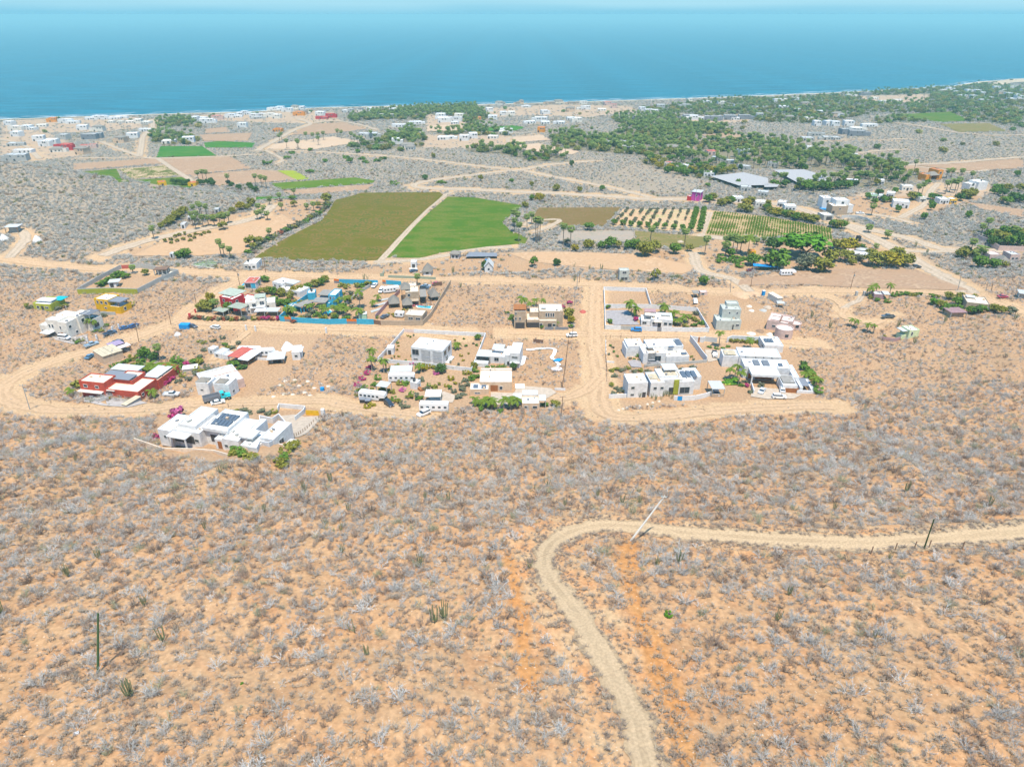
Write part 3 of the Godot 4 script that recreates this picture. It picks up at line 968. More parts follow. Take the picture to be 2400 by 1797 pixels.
func fan_crown_shape(n: int, size: float, skirt: int) -> Mesh:
	var s := Shape.new()
	for k in n + skirt:
		var dead := k >= n
		var t := TAU * k * 0.382 + rng.randf() * 0.4
		var up := rng.randf_range(-0.35, 0.95) if not dead else rng.randf_range(-1.5, -0.8)
		var d := Vector3(cos(t), up, sin(t)).normalized()
		var hub := d * size * 0.42
		var g := rng.randf_range(0.75, 1.25)
		s.tint = Color(g, g, g * 0.8) if not dead else Color(3.2, 1.5, 1.6)
		s.ribbon(Vector3(0, -0.1, 0), hub, 0.05, 0.04, any_side(d))
		var side := d.cross(Vector3.UP).normalized()
		var nrm := side.cross(d).normalized()
		for b in 7:
			var a := (b - 3) * 0.36
			var e := (d * cos(a) + side * sin(a)).normalized()
			var mid := hub + e * size * 0.36
			var tip := mid + (e + Vector3(0, -0.75, 0)).normalized() * size * 0.3
			var sd := e.cross(nrm).normalized()
			s.ribbon(hub, mid, 0.03, 0.1 * size * 0.8, sd)
			s.ribbon(mid, tip, 0.08 * size, 0.015, sd)
	return s.done()

func frond_shape(l: float) -> Mesh:
	var s := Shape.new()
	var a := Vector3.ZERO
	var d := Vector3(0.78, 0.62, 0).normalized()
	var n := 9
	for k in n:
		var b := a + d * l / n
		s.tint = Color(1.5, 1.2, 0.8)
		s.ribbon(a, b, 0.035, 0.03, Vector3(0, 0, 1))
		var w := l * 0.28 * sin(PI * clampf((k + 1.2) / (n + 0.9), 0.1, 1.0))
		for e in [-1.0, 1.0]:
			for h in 2:
				var o := a.lerp(b, h * 0.5 + 0.25)
				var g := rng.randf_range(0.75, 1.25)
				s.tint = Color(g, g, g * 0.8)
				var tip := o + Vector3(d.x * 0.45, d.y * 0.45 - 0.42, e).normalized() * w
				s.quad(o - d * 0.11, o + d * 0.11, tip + d * 0.03, tip - d * 0.03)
		a = b
		d = (d + Vector3(0.02, -0.235, 0)).normalized()
	return s.done()

func cactus_shape(arms: int, h: float) -> Mesh:
	var s := Shape.new()
	for k in arms:
		var t := TAU * k / maxi(arms, 1) + rng.randf() * 0.9
		var out := 0.0 if k == 0 else rng.randf_range(0.35, 0.8)
		var base := Vector3(0, h * 0.16 if k else -0.2, 0)
		var elbow := base + Vector3(cos(t) * out, 0.35 + out * 0.3, sin(t) * out)
		var top := elbow + Vector3(cos(t) * out * 0.4, h * rng.randf_range(0.5, 0.85), sin(t) * out * 0.4)
		var r := rng.randf_range(0.065, 0.10)
		var g := rng.randf_range(0.8, 1.2)
		s.tint = Color(g, g, g)
		if k:
			s.tube(base, elbow, r * 0.8, r, 7, false)
		else:
			s.tube(base, elbow, 0.12, r * 1.1, 7, false)
		s.tube(elbow, top, r, r * 0.9, 7, false)
		s.tint = Color(g * 1.5, g * 1.35, g)
		s.tube(top, top + Vector3(0, 0.14, 0), r * 0.9, r * 0.35, 7, true)
	return s.done()

func trunk_shape(h: float, r0: float, r1: float, lean: float, ringed := true) -> Mesh:
	var s := Shape.new()
	var a := Vector3(0, -0.3, 0)
	var n := 6
	for k in n:
		var t := float(k + 1) / n
		var b := Vector3(lean * t * t, h * t, 0)
		var g := 0.85 + 0.3 * (k % 2) if ringed else 1.0
		s.tint = Color(g, g, g)
		s.tube(a, b, lerpf(r0, r1, float(k) / n), lerpf(r0, r1, t), 7, false)
		a = b
	return s.done()

func limbs_shape(h: float, r: float, rx: float) -> Mesh:
	var s := Shape.new()
	var fork := Vector3(rng.randf_range(-0.2, 0.2), h * 0.45, rng.randf_range(-0.2, 0.2))
	s.tube(Vector3(0, -0.4, 0), fork, r, r * 0.75, 6, false)
	for k in 5:
		var t := TAU * k / 5.0 + rng.randf()
		var mid := fork + Vector3(cos(t) * rx * 0.35, h * 0.3, sin(t) * rx * 0.35)
		s.tube(fork, mid, r * 0.55, r * 0.35, 5, false)
		s.tube(mid, mid + Vector3(cos(t + 0.4) * rx * 0.35, h * 0.25, sin(t + 0.4) * rx * 0.35), r * 0.35, r * 0.12, 4, false)
	return s.done()

func leaf_paint(key: String, c: Color) -> StandardMaterial3D:
	var m := tinted(paint(key, c, 0.75))
	m.backlight = Color(0.45, 0.5, 0.2)
	return m

func make_plants() -> void:
	twig_mat = tinted(paint("dry_twigs", Color(1, 1, 1), 0.95))
	bark = tinted(paint("bark", Color(0.27, 0.215, 0.16), 0.95))
	for k in 7:
		shrub_meshes.append(shrub_shape(5 + k % 4, 1.25 + 0.12 * (k % 3), 0.75 + 0.12 * (k % 4), 5 + k % 2, 0.04))
	for k in 5:
		far_shrub_meshes.append(far_shrub_shape(34, 2.3, 1.7, 0.055))
	tuft_mesh = far_shrub_shape(12, 0.42, 0.3, 0.018)
	var st := Shape.new()
	var ring := []
	for k in 6:
		ring.append(Vector3(cos(TAU * k / 6) * rng.randf_range(0.35, 0.6), rng.randf_range(0.0, 0.15), sin(TAU * k / 6) * rng.randf_range(0.35, 0.6)))
	for k in 6:
		st.tri(Vector3(0.06, 0.36, 0.02), ring[(k + 1) % 6], ring[k])
	stone_mesh = st.done()
	for k in 4:
		crown_meshes.append(crown_shape(760, 3.0, 2.3, 22, 0.42))
	for k in 3:
		bush_meshes.append(crown_shape(260, 1.25, 0.95, 9, 0.24))
	for k in 3:
		fan_crowns.append(fan_crown_shape(24, 1.9, 7))
	frond_mesh = frond_shape(3.1)
	for k in 4:
		cactus_meshes.append(cactus_shape(4 + 3 * k, 2.6 + 0.5 * k))

# ---- single plants

const LEAF := {
	"dark": Color(0.075, 0.135, 0.035), "green": Color(0.12, 0.21, 0.035), "bright": Color(0.10, 0.235, 0.025), "olive": Color(0.23, 0.225, 0.045),
	"yellow": Color(0.30, 0.25, 0.03), "grey": Color(0.17, 0.18, 0.12), "magenta": Color(0.42, 0.05, 0.16), "pink": Color(0.50, 0.12, 0.30),
	"rust": Color(0.30, 0.10, 0.06), "palm": Color(0.19, 0.25, 0.075), "coconut": Color(0.13, 0.185, 0.028), "cactus": Color(0.21, 0.235, 0.12),
}

var trunk_meshes := {}

func tree(called: String, label: String, look: String, x: float, z: float, h: float, wide: float, group := "") -> Node3D:
	var o := thing(called, label, "tree", on(x, z), rng.randf() * TAU, group)
	var k := rng.randi() % 4
	var key := "limbs%d" % k
	if not trunk_meshes.has(key):
		trunk_meshes[key] = limbs_shape(3.2, 0.2, 3.0)
	var t := piece("trunk", trunk_meshes[key], bark, o)
	t.scale = Vector3(wide / 6.0, h / 5.6, wide / 6.0)
	var c := piece("crown", crown_meshes[k], leaf_paint("leaf_" + look, LEAF[look]), o)
	c.position.y = h * 0.56
	c.scale = Vector3(wide / 6.6, h / 5.4, wide / 6.6)
	placed_plants.append(Vector3(x, z, wide * 0.4))
	return o

func bush(called: String, label: String, look: String, x: float, z: float, h: float, wide: float, group := "") -> Node3D:
	var o := piece(numbered(called), bush_meshes[rng.randi() % 3], leaf_paint("leaf_" + look, LEAF[look]), self)
	o.position = on(x, z, h * 0.38)
	o.rotation.y = rng.randf() * TAU
	o.scale = Vector3(wide / 2.5, h / 1.9, wide / 2.5)
	placed_plants.append(Vector3(x, z, wide * 0.5))
	return tag(o, label, "flowering shrub" if look in ["magenta", "pink", "rust"] else "bush", group)

func fan_palm(label: String, x: float, z: float, h: float, group := "", size := 1.0) -> Node3D:
	var o := thing("fan_palm", label, "palm tree", on(x, z), rng.randf() * TAU, group)
	var step := int(clampf(h, 3, 14) / 2)
	var key := "fan%d" % step
	if not trunk_meshes.has(key):
		trunk_meshes[key] = trunk_shape(step * 2.0, 0.26, 0.17, 0.25)
	var t := piece("trunk", trunk_meshes[key], bark, o)
	t.scale.y = h / (step * 2.0)
	var c := piece("crown", fan_crowns[rng.randi() % 3], leaf_paint("leaf_palm", LEAF["palm"]), o)
	c.position = Vector3(0.25, h, 0)
	c.scale = Vector3.ONE * size
	return o

func coconut_palm(label: String, x: float, z: float, h: float, group := "", size := 1.0, fronds := 13) -> Node3D:
	var o := thing("coconut_palm", label, "palm tree", on(x, z), rng.randf() * TAU, group)
	var step := int(clampf(h, 2, 12))
	var key := "coco%d" % step
	if not trunk_meshes.has(key):
		trunk_meshes[key] = trunk_shape(step, 0.2, 0.12, 0.5)
	var t := piece("trunk", trunk_meshes[key], paint("palm_bark", Color(0.36, 0.30, 0.24), 0.95), o)
	t.scale.y = h / step
	var m := leaf_paint("leaf_coconut", LEAF["coconut"])
	for k in fronds:
		var f := piece("frond", frond_mesh, m, o)
		f.position = Vector3(0.5, h - 0.05, 0)
		f.rotation = Vector3(0, k * 2.4 + rng.randf() * 0.4, rng.randf_range(-0.75, 0.35))
		f.scale = Vector3.ONE * size * rng.randf_range(0.85, 1.1)
	return o

func cactus(x: float, z: float, h: float, label := "green columnar cactus standing among the grey hillside scrub", group := "cacti on the near hillside") -> void:
	var k := rng.randi() % 4
	var o := piece(numbered("columnar_cactus"), cactus_meshes[k], leaf_paint("leaf_cactus", LEAF["cactus"]), self)
	o.position = on(x, z)
	o.rotation.y = rng.randf() * TAU
	o.scale = Vector3.ONE * h * 0.8 / (2.8 + 0.4 * k)
	tag(o, label, "cactus", group)

func many(called: String, mesh: Mesh, m: Material, at: Array[Transform3D], tints: PackedColorArray, parent: Node3D = null) -> void:
	if at.is_empty():
		return
	var mm := MultiMesh.new()
	mm.transform_format = MultiMesh.TRANSFORM_3D
	mm.use_colors = true
	mm.mesh = mesh
	mm.instance_count = at.size()
	for k in at.size():
		mm.set_instance_transform(k, at[k])
		mm.set_instance_color(k, tints[k])
	var o := MultiMeshInstance3D.new()
	o.multimesh = mm
	o.material_override = m
	o.name = numbered(called) if parent == null else called
	(self if parent == null else parent).add_child(o, true)
	o.set_meta("kind", "stuff")

func stand(x: float, z: float, s: float, tall: float, sink := 0.0) -> Transform3D:
	var b := Basis(Vector3.UP, rng.randf() * TAU).scaled(Vector3(s, s * tall, s))
	return Transform3D(b, on(x, z, -sink))

func twig_tint(r: float) -> Color:
	var k := rng.randf()
	var c := Color(0.52, 0.515, 0.49).lerp(Color(0.40, 0.385, 0.36), rng.randf())
	if k < 0.07:
		c = Color(0.63, 0.62, 0.59)
	elif k < 0.27:
		c = Color(0.36, 0.27, 0.21)
	elif k < 0.37:
		c = Color(0.20, 0.155, 0.125)
	elif k < 0.45:
		c = Color(0.34, 0.35, 0.23)
	return c

# ---- scrub, groves and stones, laid last around everything else

func scatter_scrub() -> void:
	var near: Array = []
	for k in shrub_meshes.size():
		near.append([[] as Array[Transform3D], PackedColorArray()])
	var far: Array = []
	for k in far_shrub_meshes.size():
		far.append([[] as Array[Transform3D], PackedColorArray()])
	var singles: Array = []
	# the near hillside and the town's open lots
	var z := -30.0
	while z > -330.0:
		var step := 1.4 if z > -80 else (1.3 if z > -210 else 1.45)
		var half := 0.80 * sqrt(z * z + 3600.0) + 12.0
		var x := -half
		while x < half:
			var px := x + rng.randf_range(-0.5, 0.5) * step
			var pz := z + rng.randf_range(-0.5, 0.5) * step
			x += step
			var cls := class_at(px, pz)
			if cls == 1 or cls >= 5:
				if cls != 7 or rng.randf() > 0.06:
					continue
			var d := tone.get_noise_2d(px * 1.6, pz * 1.6) * 1.25 + 0.6
			if pz > -210:
				d += 0.75 * smoothstep(48, 105, -pz) - 0.06
			else:
				d += 0.2
				if px < -60 or px > 115:
					d += 0.25
			if cls == 2:
				d *= 0.75
			if rng.randf() > d:
				continue
			var s := rng.randf_range(0.3, 0.75) if rng.randf() < 0.58 else rng.randf_range(0.75, 1.25)
			if rng.randf() < 0.04:
				s = rng.randf_range(1.3, 1.8)
			if pz < -215:
				s *= 0.8
			if cls == 7:
				s = rng.randf_range(0.2, 0.5)
			var tr := stand(px, pz, s, rng.randf_range(0.75, 1.05))
			var v := rng.randi() % shrub_meshes.size()
			if s > 0.85 and cls == 0 and pz > -110:
				singles.append([Vector2(px, pz).length() / s, v, tr])
				continue
			near[v][0].append(tr)
			near[v][1].append(twig_tint(-pz))
		z -= step
	singles.sort_custom(func(a, b): return a[0] < b[0])
	var twigs := [paint("grey_twigs", Color(0.48, 0.475, 0.45), 0.95), paint("pale_twigs", Color(0.62, 0.61, 0.58), 0.95), paint("brown_twigs", Color(0.36, 0.27, 0.21), 0.95)]
	for t in twigs:
		tinted(t)
	for k in singles.size():
		var e: Array = singles[k]
		var pick := rng.randf()
		var kind := 0 if pick < 0.66 else (1 if pick < 0.78 else 2)
		if k < 290:
			var o := piece(numbered("leafless_shrub"), shrub_meshes[e[1]], twigs[kind], self)
			o.transform = e[2]
			tag(o, ["grey leafless shrub on the orange soil of the near hillside", "bleached whitish leafless shrub on the near hillside", "brown leafless shrub on the near hillside"][kind], "shrub", ["grey leafless shrubs on the near hillside", "whitish leafless shrubs on the near hillside", "brown leafless shrubs on the near hillside"][kind])
		else:
			near[e[1]][0].append(e[2])
			near[e[1]][1].append(twig_tint(0))
	for k in shrub_meshes.size():
		many("dry_scrub", shrub_meshes[k], twig_mat, near[k][0], near[k][1])
	# the plain, coarser with distance
	var airy := tinted(paint("airy_twigs", Color.WHITE, 0.95))
	airy.backlight = Color(0.8, 0.8, 0.78)
	var grove := [[] as Array[Transform3D], PackedColorArray()]
	var palm_spots: Array = []
	var tree_spots: Array = []
	var r := 330.0
	while r < 2450.0:
		var step := clampf(r * 0.0043, 1.8, 6.0)
		var half := 0.80 * r + 30.0
		var x := -half
		while x < half:
			var px := x + rng.randf_range(-0.5, 0.5) * step
			var pz := -r + rng.randf_range(-0.5, 0.5) * step
			x += step
			var cls := class_at(px, pz)
			if cls == 1 or cls == 6 or cls == 7:
				continue
			var shore := pz - shore_z(px)
			if shore < 48:
				continue
			var n := tone.get_noise_2d(px * 0.5, pz * 0.5) * 0.5 + 0.5
			if cls == 3 or cls == 4:
				var want := 0.42 if cls == 3 else 0.16
				if rng.randf() < want * pow(step / 5.2, 2) * 1.1 * (0.55 + n * 0.9) and n > 0.3:
					if rng.randf() < (0.66 if cls == 3 else 0.25):
						palm_spots.append(Vector2(px, pz))
					else:
						tree_spots.append(Vector2(px, pz))
				if cls == 3 and rng.randf() < 0.72:
					continue
			elif cls == 5:
				if rng.randf() < 0.003:
					tree_spots.append(Vector2(px, pz))
				if rng.randf() > 0.13:
					continue
			elif cls == 2:
				if rng.randf() > 0.32:
					continue
			elif rng.randf() < 0.0011 and px * -1.6 < r - 230:
				tree_spots.append(Vector2(px, pz))
			if rng.randf() > 0.5 + n * 0.7:
				continue
			var s := rng.randf_range(0.38, 0.95) * (1.0 if r < 700 else clampf(r / 700, 1, 2.0))
			if rng.randf() < 0.06:
				s *= 1.5
			var v := rng.randi() % far_shrub_meshes.size()
			far[v][0].append(stand(px, pz, s, rng.randf_range(0.7, 1.1) * (1.0 if r < 700 else 0.8)))
			var c := Color(0.54, 0.53, 0.485).lerp(Color(0.42, 0.405, 0.365), rng.randf())
			var pick := rng.randf()
			if cls == 4 and pick < 0.55:
				c = Color(0.14, 0.17, 0.06)
			elif pick < 0.06:
				c = Color(0.20, 0.22, 0.09)
			elif pick < 0.14:
				c = Color(0.32, 0.24, 0.18)
			far[v][1].append(c)
		r += step
	for k in far_shrub_meshes.size():
		many("dry_scrub", far_shrub_meshes[k], airy, far[k][0], far[k][1])
	# grove palms and trees: the nearest stand alone, the others as one mass
	palm_spots.sort_custom(func(a, b): return a.length() < b.length())
	tree_spots.sort_custom(func(a, b): return a.length() < b.length())
	var rest: Array[Transform3D] = []
	var tints := PackedColorArray()
	for k in palm_spots.size():
		var q: Vector2 = palm_spots[k]
		if k < 200:
			fan_palm("fan palm in the dense green grove on the plain", q.x, q.y, rng.randf_range(5.5, 10.5), "fan palms in the groves", 1.25)
		else:
			var s := rng.randf_range(1.1, 1.6)
			rest.append(Transform3D(Basis(Vector3.UP, rng.randf() * TAU).scaled(Vector3.ONE * s), on(q.x, q.y, rng.randf_range(4.5, 9.5))))
			var g := rng.randf_range(0.75, 1.25)
			tints.append(Color(g, g, g))
	many("palm_grove_foliage", fan_crowns[0], leaf_paint("leaf_palm", LEAF["palm"]), rest, tints)
	rest = []
	tints = PackedColorArray()
	for k in tree_spots.size():
		var q: Vector2 = tree_spots[k]
		if k < 160:
			var look: String = ["dark", "green", "olive", "green"][rng.randi() % 4]
			tree("grove_tree", {"dark": "dark green leafy tree on the plain among the groves", "green": "mid green leafy tree on the plain among the groves", "olive": "olive green leafy tree on the plain among the groves"}[look], look, q.x, q.y, rng.randf_range(3.5, 6.5), rng.randf_range(4.5, 8), {"dark": "dark trees of the plain", "green": "green trees of the plain", "olive": "olive trees of the plain"}[look])
		else:
			var s := rng.randf_range(0.7, 1.4)
			rest.append(Transform3D(Basis(Vector3.UP, rng.randf() * TAU).scaled(Vector3(s * 1.25, s, s * 1.25)), on(q.x, q.y, 2.1 * s)))
			var g := rng.randf_range(0.7, 1.4)
			tints.append(Color(g * rng.randf_range(0.8, 1.5), g, g * 0.9))
	many("distant_tree_foliage", crown_meshes[0], leaf_paint("leaf_green_mix", Color(0.19, 0.235, 0.08)), rest, tints)
	# tufts and stones of the near hillside
	var tufts: Array[Transform3D] = []
	var tt := PackedColorArray()
	var stones: Array[Transform3D] = []
	var sc := PackedColorArray()
	for k in 44000:
		var rr := 36.0 + 120.0 * pow(rng.randf(), 1.2)
		var px := rng.randf_range(-1, 1) * (0.8 * sqrt(rr * rr + 3600) + 8)
		var on_track := class_at(px, -rr)
		if rng.randf() < 0.3:
			if on_track == 1:
				continue
			tufts.append(stand(px, -rr, rng.randf_range(0.5, 1.5), 1.0))
			tt.append(Color(0.28, 0.22, 0.17).lerp(Color(0.42, 0.36, 0.28), rng.randf()))
		else:
			var s := 0.07 + 0.22 * pow(rng.randf(), 3.0)
			if on_track == 1:
				s = 0.06
			stones.append(stand(px, -rr, s, 0.8, 0.02))
			var c := Color(0.56, 0.33, 0.17).lerp(Color(0.64, 0.54, 0.42), pow(rng.randf(), 2.5))
			sc.append(c)
	for k in 2600:
		var q := track[rng.randi() % track.size()]
		var t := track[rng.randi() % track.size()]
		var a := rng.randf() * TAU
		var d := rng.randf_range(1.5, 4.4)
		var p := q + Vector2(cos(a), sin(a)) * d
		var clear := true
		for m in range(0, track.size(), 3):
			if track[m].distance_squared_to(p) < 2.2:
				clear = false
				break
		if clear:
			tufts.append(stand(p.x, p.y, rng.randf_range(0.4, 1.1), 0.9))
			tt.append(Color(0.25, 0.19, 0.15).lerp(Color(0.36, 0.30, 0.24), rng.randf()))
	many("dry_grass_tufts", tuft_mesh, twig_mat, tufts, tt)
	many("loose_stones", stone_mesh, tinted(paint("stones", Color.WHITE, 0.95)), stones, sc)

# ------------------------------------------------------------------ buildings, walls, vehicles

const WALL := {
	"white": Color(0.71, 0.71, 0.70), "cream": Color(0.74, 0.70, 0.62), "tan": Color(0.46, 0.36, 0.26), "beige": Color(0.66, 0.49, 0.34), "red": Color(0.50, 0.095, 0.06),
	"crimson": Color(0.52, 0.05, 0.06), "yellow": Color(0.74, 0.43, 0.015), "lime": Color(0.42, 0.44, 0.06), "blue": Color(0.07, 0.40, 0.58), "grey": Color(0.45, 0.45, 0.42),
	"block": Color(0.50, 0.52, 0.47), "pink": Color(0.62, 0.46, 0.40), "magenta": Color(0.60, 0.08, 0.40), "orange": Color(0.72, 0.30, 0.05), "palegreen": Color(0.62, 0.70, 0.42),
	"mint": Color(0.42, 0.62, 0.44), "brown": Color(0.22, 0.14, 0.10), "roof": Color(0.80, 0.76, 0.68), "whiteroof": Color(0.83, 0.83, 0.82), "sandroof": Color(0.74, 0.63, 0.50),
	"pinkroof": Color(0.72, 0.60, 0.55), "redroof": Color(0.50, 0.13, 0.10), "tile": Color(0.58, 0.24, 0.13), "greenroof": Color(0.40, 0.44, 0.36), "thatch": Color(0.30, 0.28, 0.25), "metal": Color(0.50, 0.50, 0.48),
	"tanmetal": Color(0.56, 0.48, 0.34), "darkmetal": Color(0.20, 0.21, 0.23), "wood": Color(0.36, 0.15, 0.06), "gateorange": Color(0.75, 0.20, 0.03), "dark": Color(0.05, 0.05, 0.055), "olivewall": Color(0.36, 0.38, 0.05),
	"sage": Color(0.32, 0.37, 0.28), "mauve": Color(0.42, 0.27, 0.27), "paving": Color(0.44, 0.39, 0.35), "palepaving": Color(0.52, 0.42, 0.32), "asphalt": Color(0.36, 0.33, 0.32), "tarp": Color(0.03, 0.30, 0.68),
	"net": Color(0.40, 0.39, 0.38), "black": Color(0.03, 0.03, 0.035), "plank": Color(0.30, 0.20, 0.13), "purple": Color(0.35, 0.28, 0.40), "teal": Color(0.02, 0.42, 0.48), "gold": Color(0.75, 0.45, 0.03), "earth": Color(0.58, 0.39, 0.24), "darkgreen": Color(0.07, 0.12, 0.05),
}

func wall_paint(k: String) -> StandardMaterial3D:
	if k in ["dark", "black", "metal", "darkmetal"]:
		return paint("wall_" + k, WALL[k], 0.6)
	var fresh := not mats.has("wall_" + k)
	var m := paint("wall_" + k, WALL[k] * (1.06 if k != "whiteroof" else 1.0), 0.9)
	if fresh:
		m.albedo_texture = plaster_tex
		m.uv1_triplanar = true
		m.uv1_scale = Vector3.ONE * 0.11
	return m

func pane_paint() -> StandardMaterial3D:
	return paint("window_pane", Color(0.035, 0.05, 0.065), 0.12)

func ringed_block(lo: Vector3, hi: Vector3, rim: float) -> ArrayMesh:   # walls with a parapet round a sunken roof
	var s := Shape.new()
	var t := 0.22
	var a := [Vector3(lo.x, 0, hi.z), Vector3(hi.x, 0, hi.z), Vector3(hi.x, 0, lo.z), Vector3(lo.x, 0, lo.z)]
	var b := [Vector3(lo.x + t, 0, hi.z - t), Vector3(hi.x - t, 0, hi.z - t), Vector3(hi.x - t, 0, lo.z + t), Vector3(lo.x + t, 0, lo.z + t)]
	for k in 4:
		var p: Vector3 = a[k]
		var q: Vector3 = a[(k + 1) % 4]
		var pi: Vector3 = b[k]
		var qi: Vector3 = b[(k + 1) % 4]
		var y0 := Vector3(0, lo.y, 0)
		var y1 := Vector3(0, hi.y, 0)
		var y2 := Vector3(0, hi.y - rim - 0.05, 0)
		s.quad(p + y0, q + y0, q + y1, p + y1)
		s.quad(p + y1, q + y1, qi + y1, pi + y1)
		s.quad(pi + y1, qi + y1, qi + y2, pi + y2)
	return s.done()

func grow_block(o: Node3D, at: Array, wk: String, rk: String) -> void:
	var lo := Vector3(at[0], at[5], -at[3])
	var hi := Vector3(at[1], at[4], -at[2])
	if at[5] == 0.0:
		lo.y = -1.6
	var rim := minf(0.35, (hi.y - lo.y) * 0.3)
	var wl := piece("wall", ringed_block(lo, hi, rim), wall_paint(wk), o)
	if hi.x - lo.x > 4 and hi.z - lo.z > 4.5:   # pipes and hatches on the roof
		for k in 2:
			var v := Vector3(rng.randf_range(lo.x + 0.8, hi.x - 0.8), hi.y - rim, rng.randf_range(lo.z + 0.8, hi.z - 0.8))
			var b := Vector3(rng.randf_range(0.12, 0.45), rng.randf_range(0.35, 0.7), rng.randf_range(0.12, 0.45))
			piece("roof_vent", box_mesh(v - Vector3(b.x, 0, b.z), v + b), wall_paint(["grey", "beige", "darkmetal"][rng.randi() % 3]), wl)
	piece("roof", box_mesh(Vector3(lo.x + 0.21, hi.y - rim - 0.15, lo.z + 0.21), Vector3(hi.x - 0.21, hi.y - rim, hi.z - 0.21)), wall_paint(rk), wl)

func face_frame(at: Array, f: String, u: float, y: float, ww: float) -> Array:   # middle of an opening's foot, its right hand and its outward side
	var x0: float = at[0]; var x1: float = at[1]; var z0: float = at[2]; var z1: float = at[3]
	match f:
		"f": return [Vector3(lerpf(x0, x1, u), y, -z0), Vector3(1, 0, 0), Vector3(0, 0, 1)]
		"b": return [Vector3(lerpf(x0, x1, u), y, -z1), Vector3(-1, 0, 0), Vector3(0, 0, -1)]
		"r": return [Vector3(x1, y, -lerpf(z0, z1, u)), Vector3(0, 0, -1), Vector3(1, 0, 0)]
	return [Vector3(x0, y, -lerpf(z0, z1, u)), Vector3(0, 0, 1), Vector3(-1, 0, 0)]

func panel_on(fr: Array, w: float, h: float, depth0: float, depth1: float) -> ArrayMesh:
	var s := Shape.new()
	s.xf = Transform3D(Basis(fr[1], Vector3.UP, fr[2]), fr[0])
	s.box(Vector3(-w * 0.5, 0, depth0), Vector3(w * 0.5, h, depth1), false)
	return s.done()

func frame_on(fr: Array, w: float, h: float) -> ArrayMesh:
	var s := Shape.new()
	s.xf = Transform3D(Basis(fr[1], Vector3.UP, fr[2]), fr[0])
	var t := 0.09
	s.box(Vector3(-w * 0.5 - t, -t, -0.05), Vector3(-w * 0.5, h + t, 0.09), false)
	s.box(Vector3(w * 0.5, -t, -0.05), Vector3(w * 0.5 + t, h + t, 0.09), false)
	s.box(Vector3(-w * 0.5, h, -0.05), Vector3(w * 0.5, h + t, 0.088), false)
	s.box(Vector3(-w * 0.5, -t, -0.05), Vector3(w * 0.5, 0, 0.12), false)
	if w > 1.4:
		s.box(Vector3(-0.03, 0, -0.05), Vector3(0.03, h, 0.07), false)
	return s.done()

func thatch_shape(x0: float, x1: float, z0: float, z1: float, y: float, rise: float) -> ArrayMesh:
	var s := Shape.new()
	var run := minf(x1 - x0, z1 - z0) * 0.5
	var cz := -(z0 + z1) * 0.5
	var cx := (x0 + x1) * 0.5
	var a := Vector3(x0, y, -z0); var b := Vector3(x1, y, -z0); var c := Vector3(x1, y, -z1); var d := Vector3(x0, y, -z1)
	var p := Vector3(x0 + run * 0.8, y + rise, cz) if x1 - x0 >= z1 - z0 else Vector3(cx, y + rise, -z0 - run * 0.8)
	var q := Vector3(x1 - run * 0.8, y + rise, cz) if x1 - x0 >= z1 - z0 else Vector3(cx, y + rise, -z1 + run * 0.8)
	if x1 - x0 >= z1 - z0:
		s.quad(a, b, q, p); s.tri(b, c, q); s.quad(c, d, p, q); s.tri(d, a, p)
	else:
		s.tri(a, b, p); s.quad(b, c, q, p); s.tri(c, d, q); s.quad(d, a, p, q)
	var e := Vector3(0, -0.3, 0)
	s.quad(a + e, b + e, b, a); s.quad(b + e, c + e, c, b); s.quad(c + e, d + e, d, c); s.quad(d + e, a + e, a, d)
	return s.done()

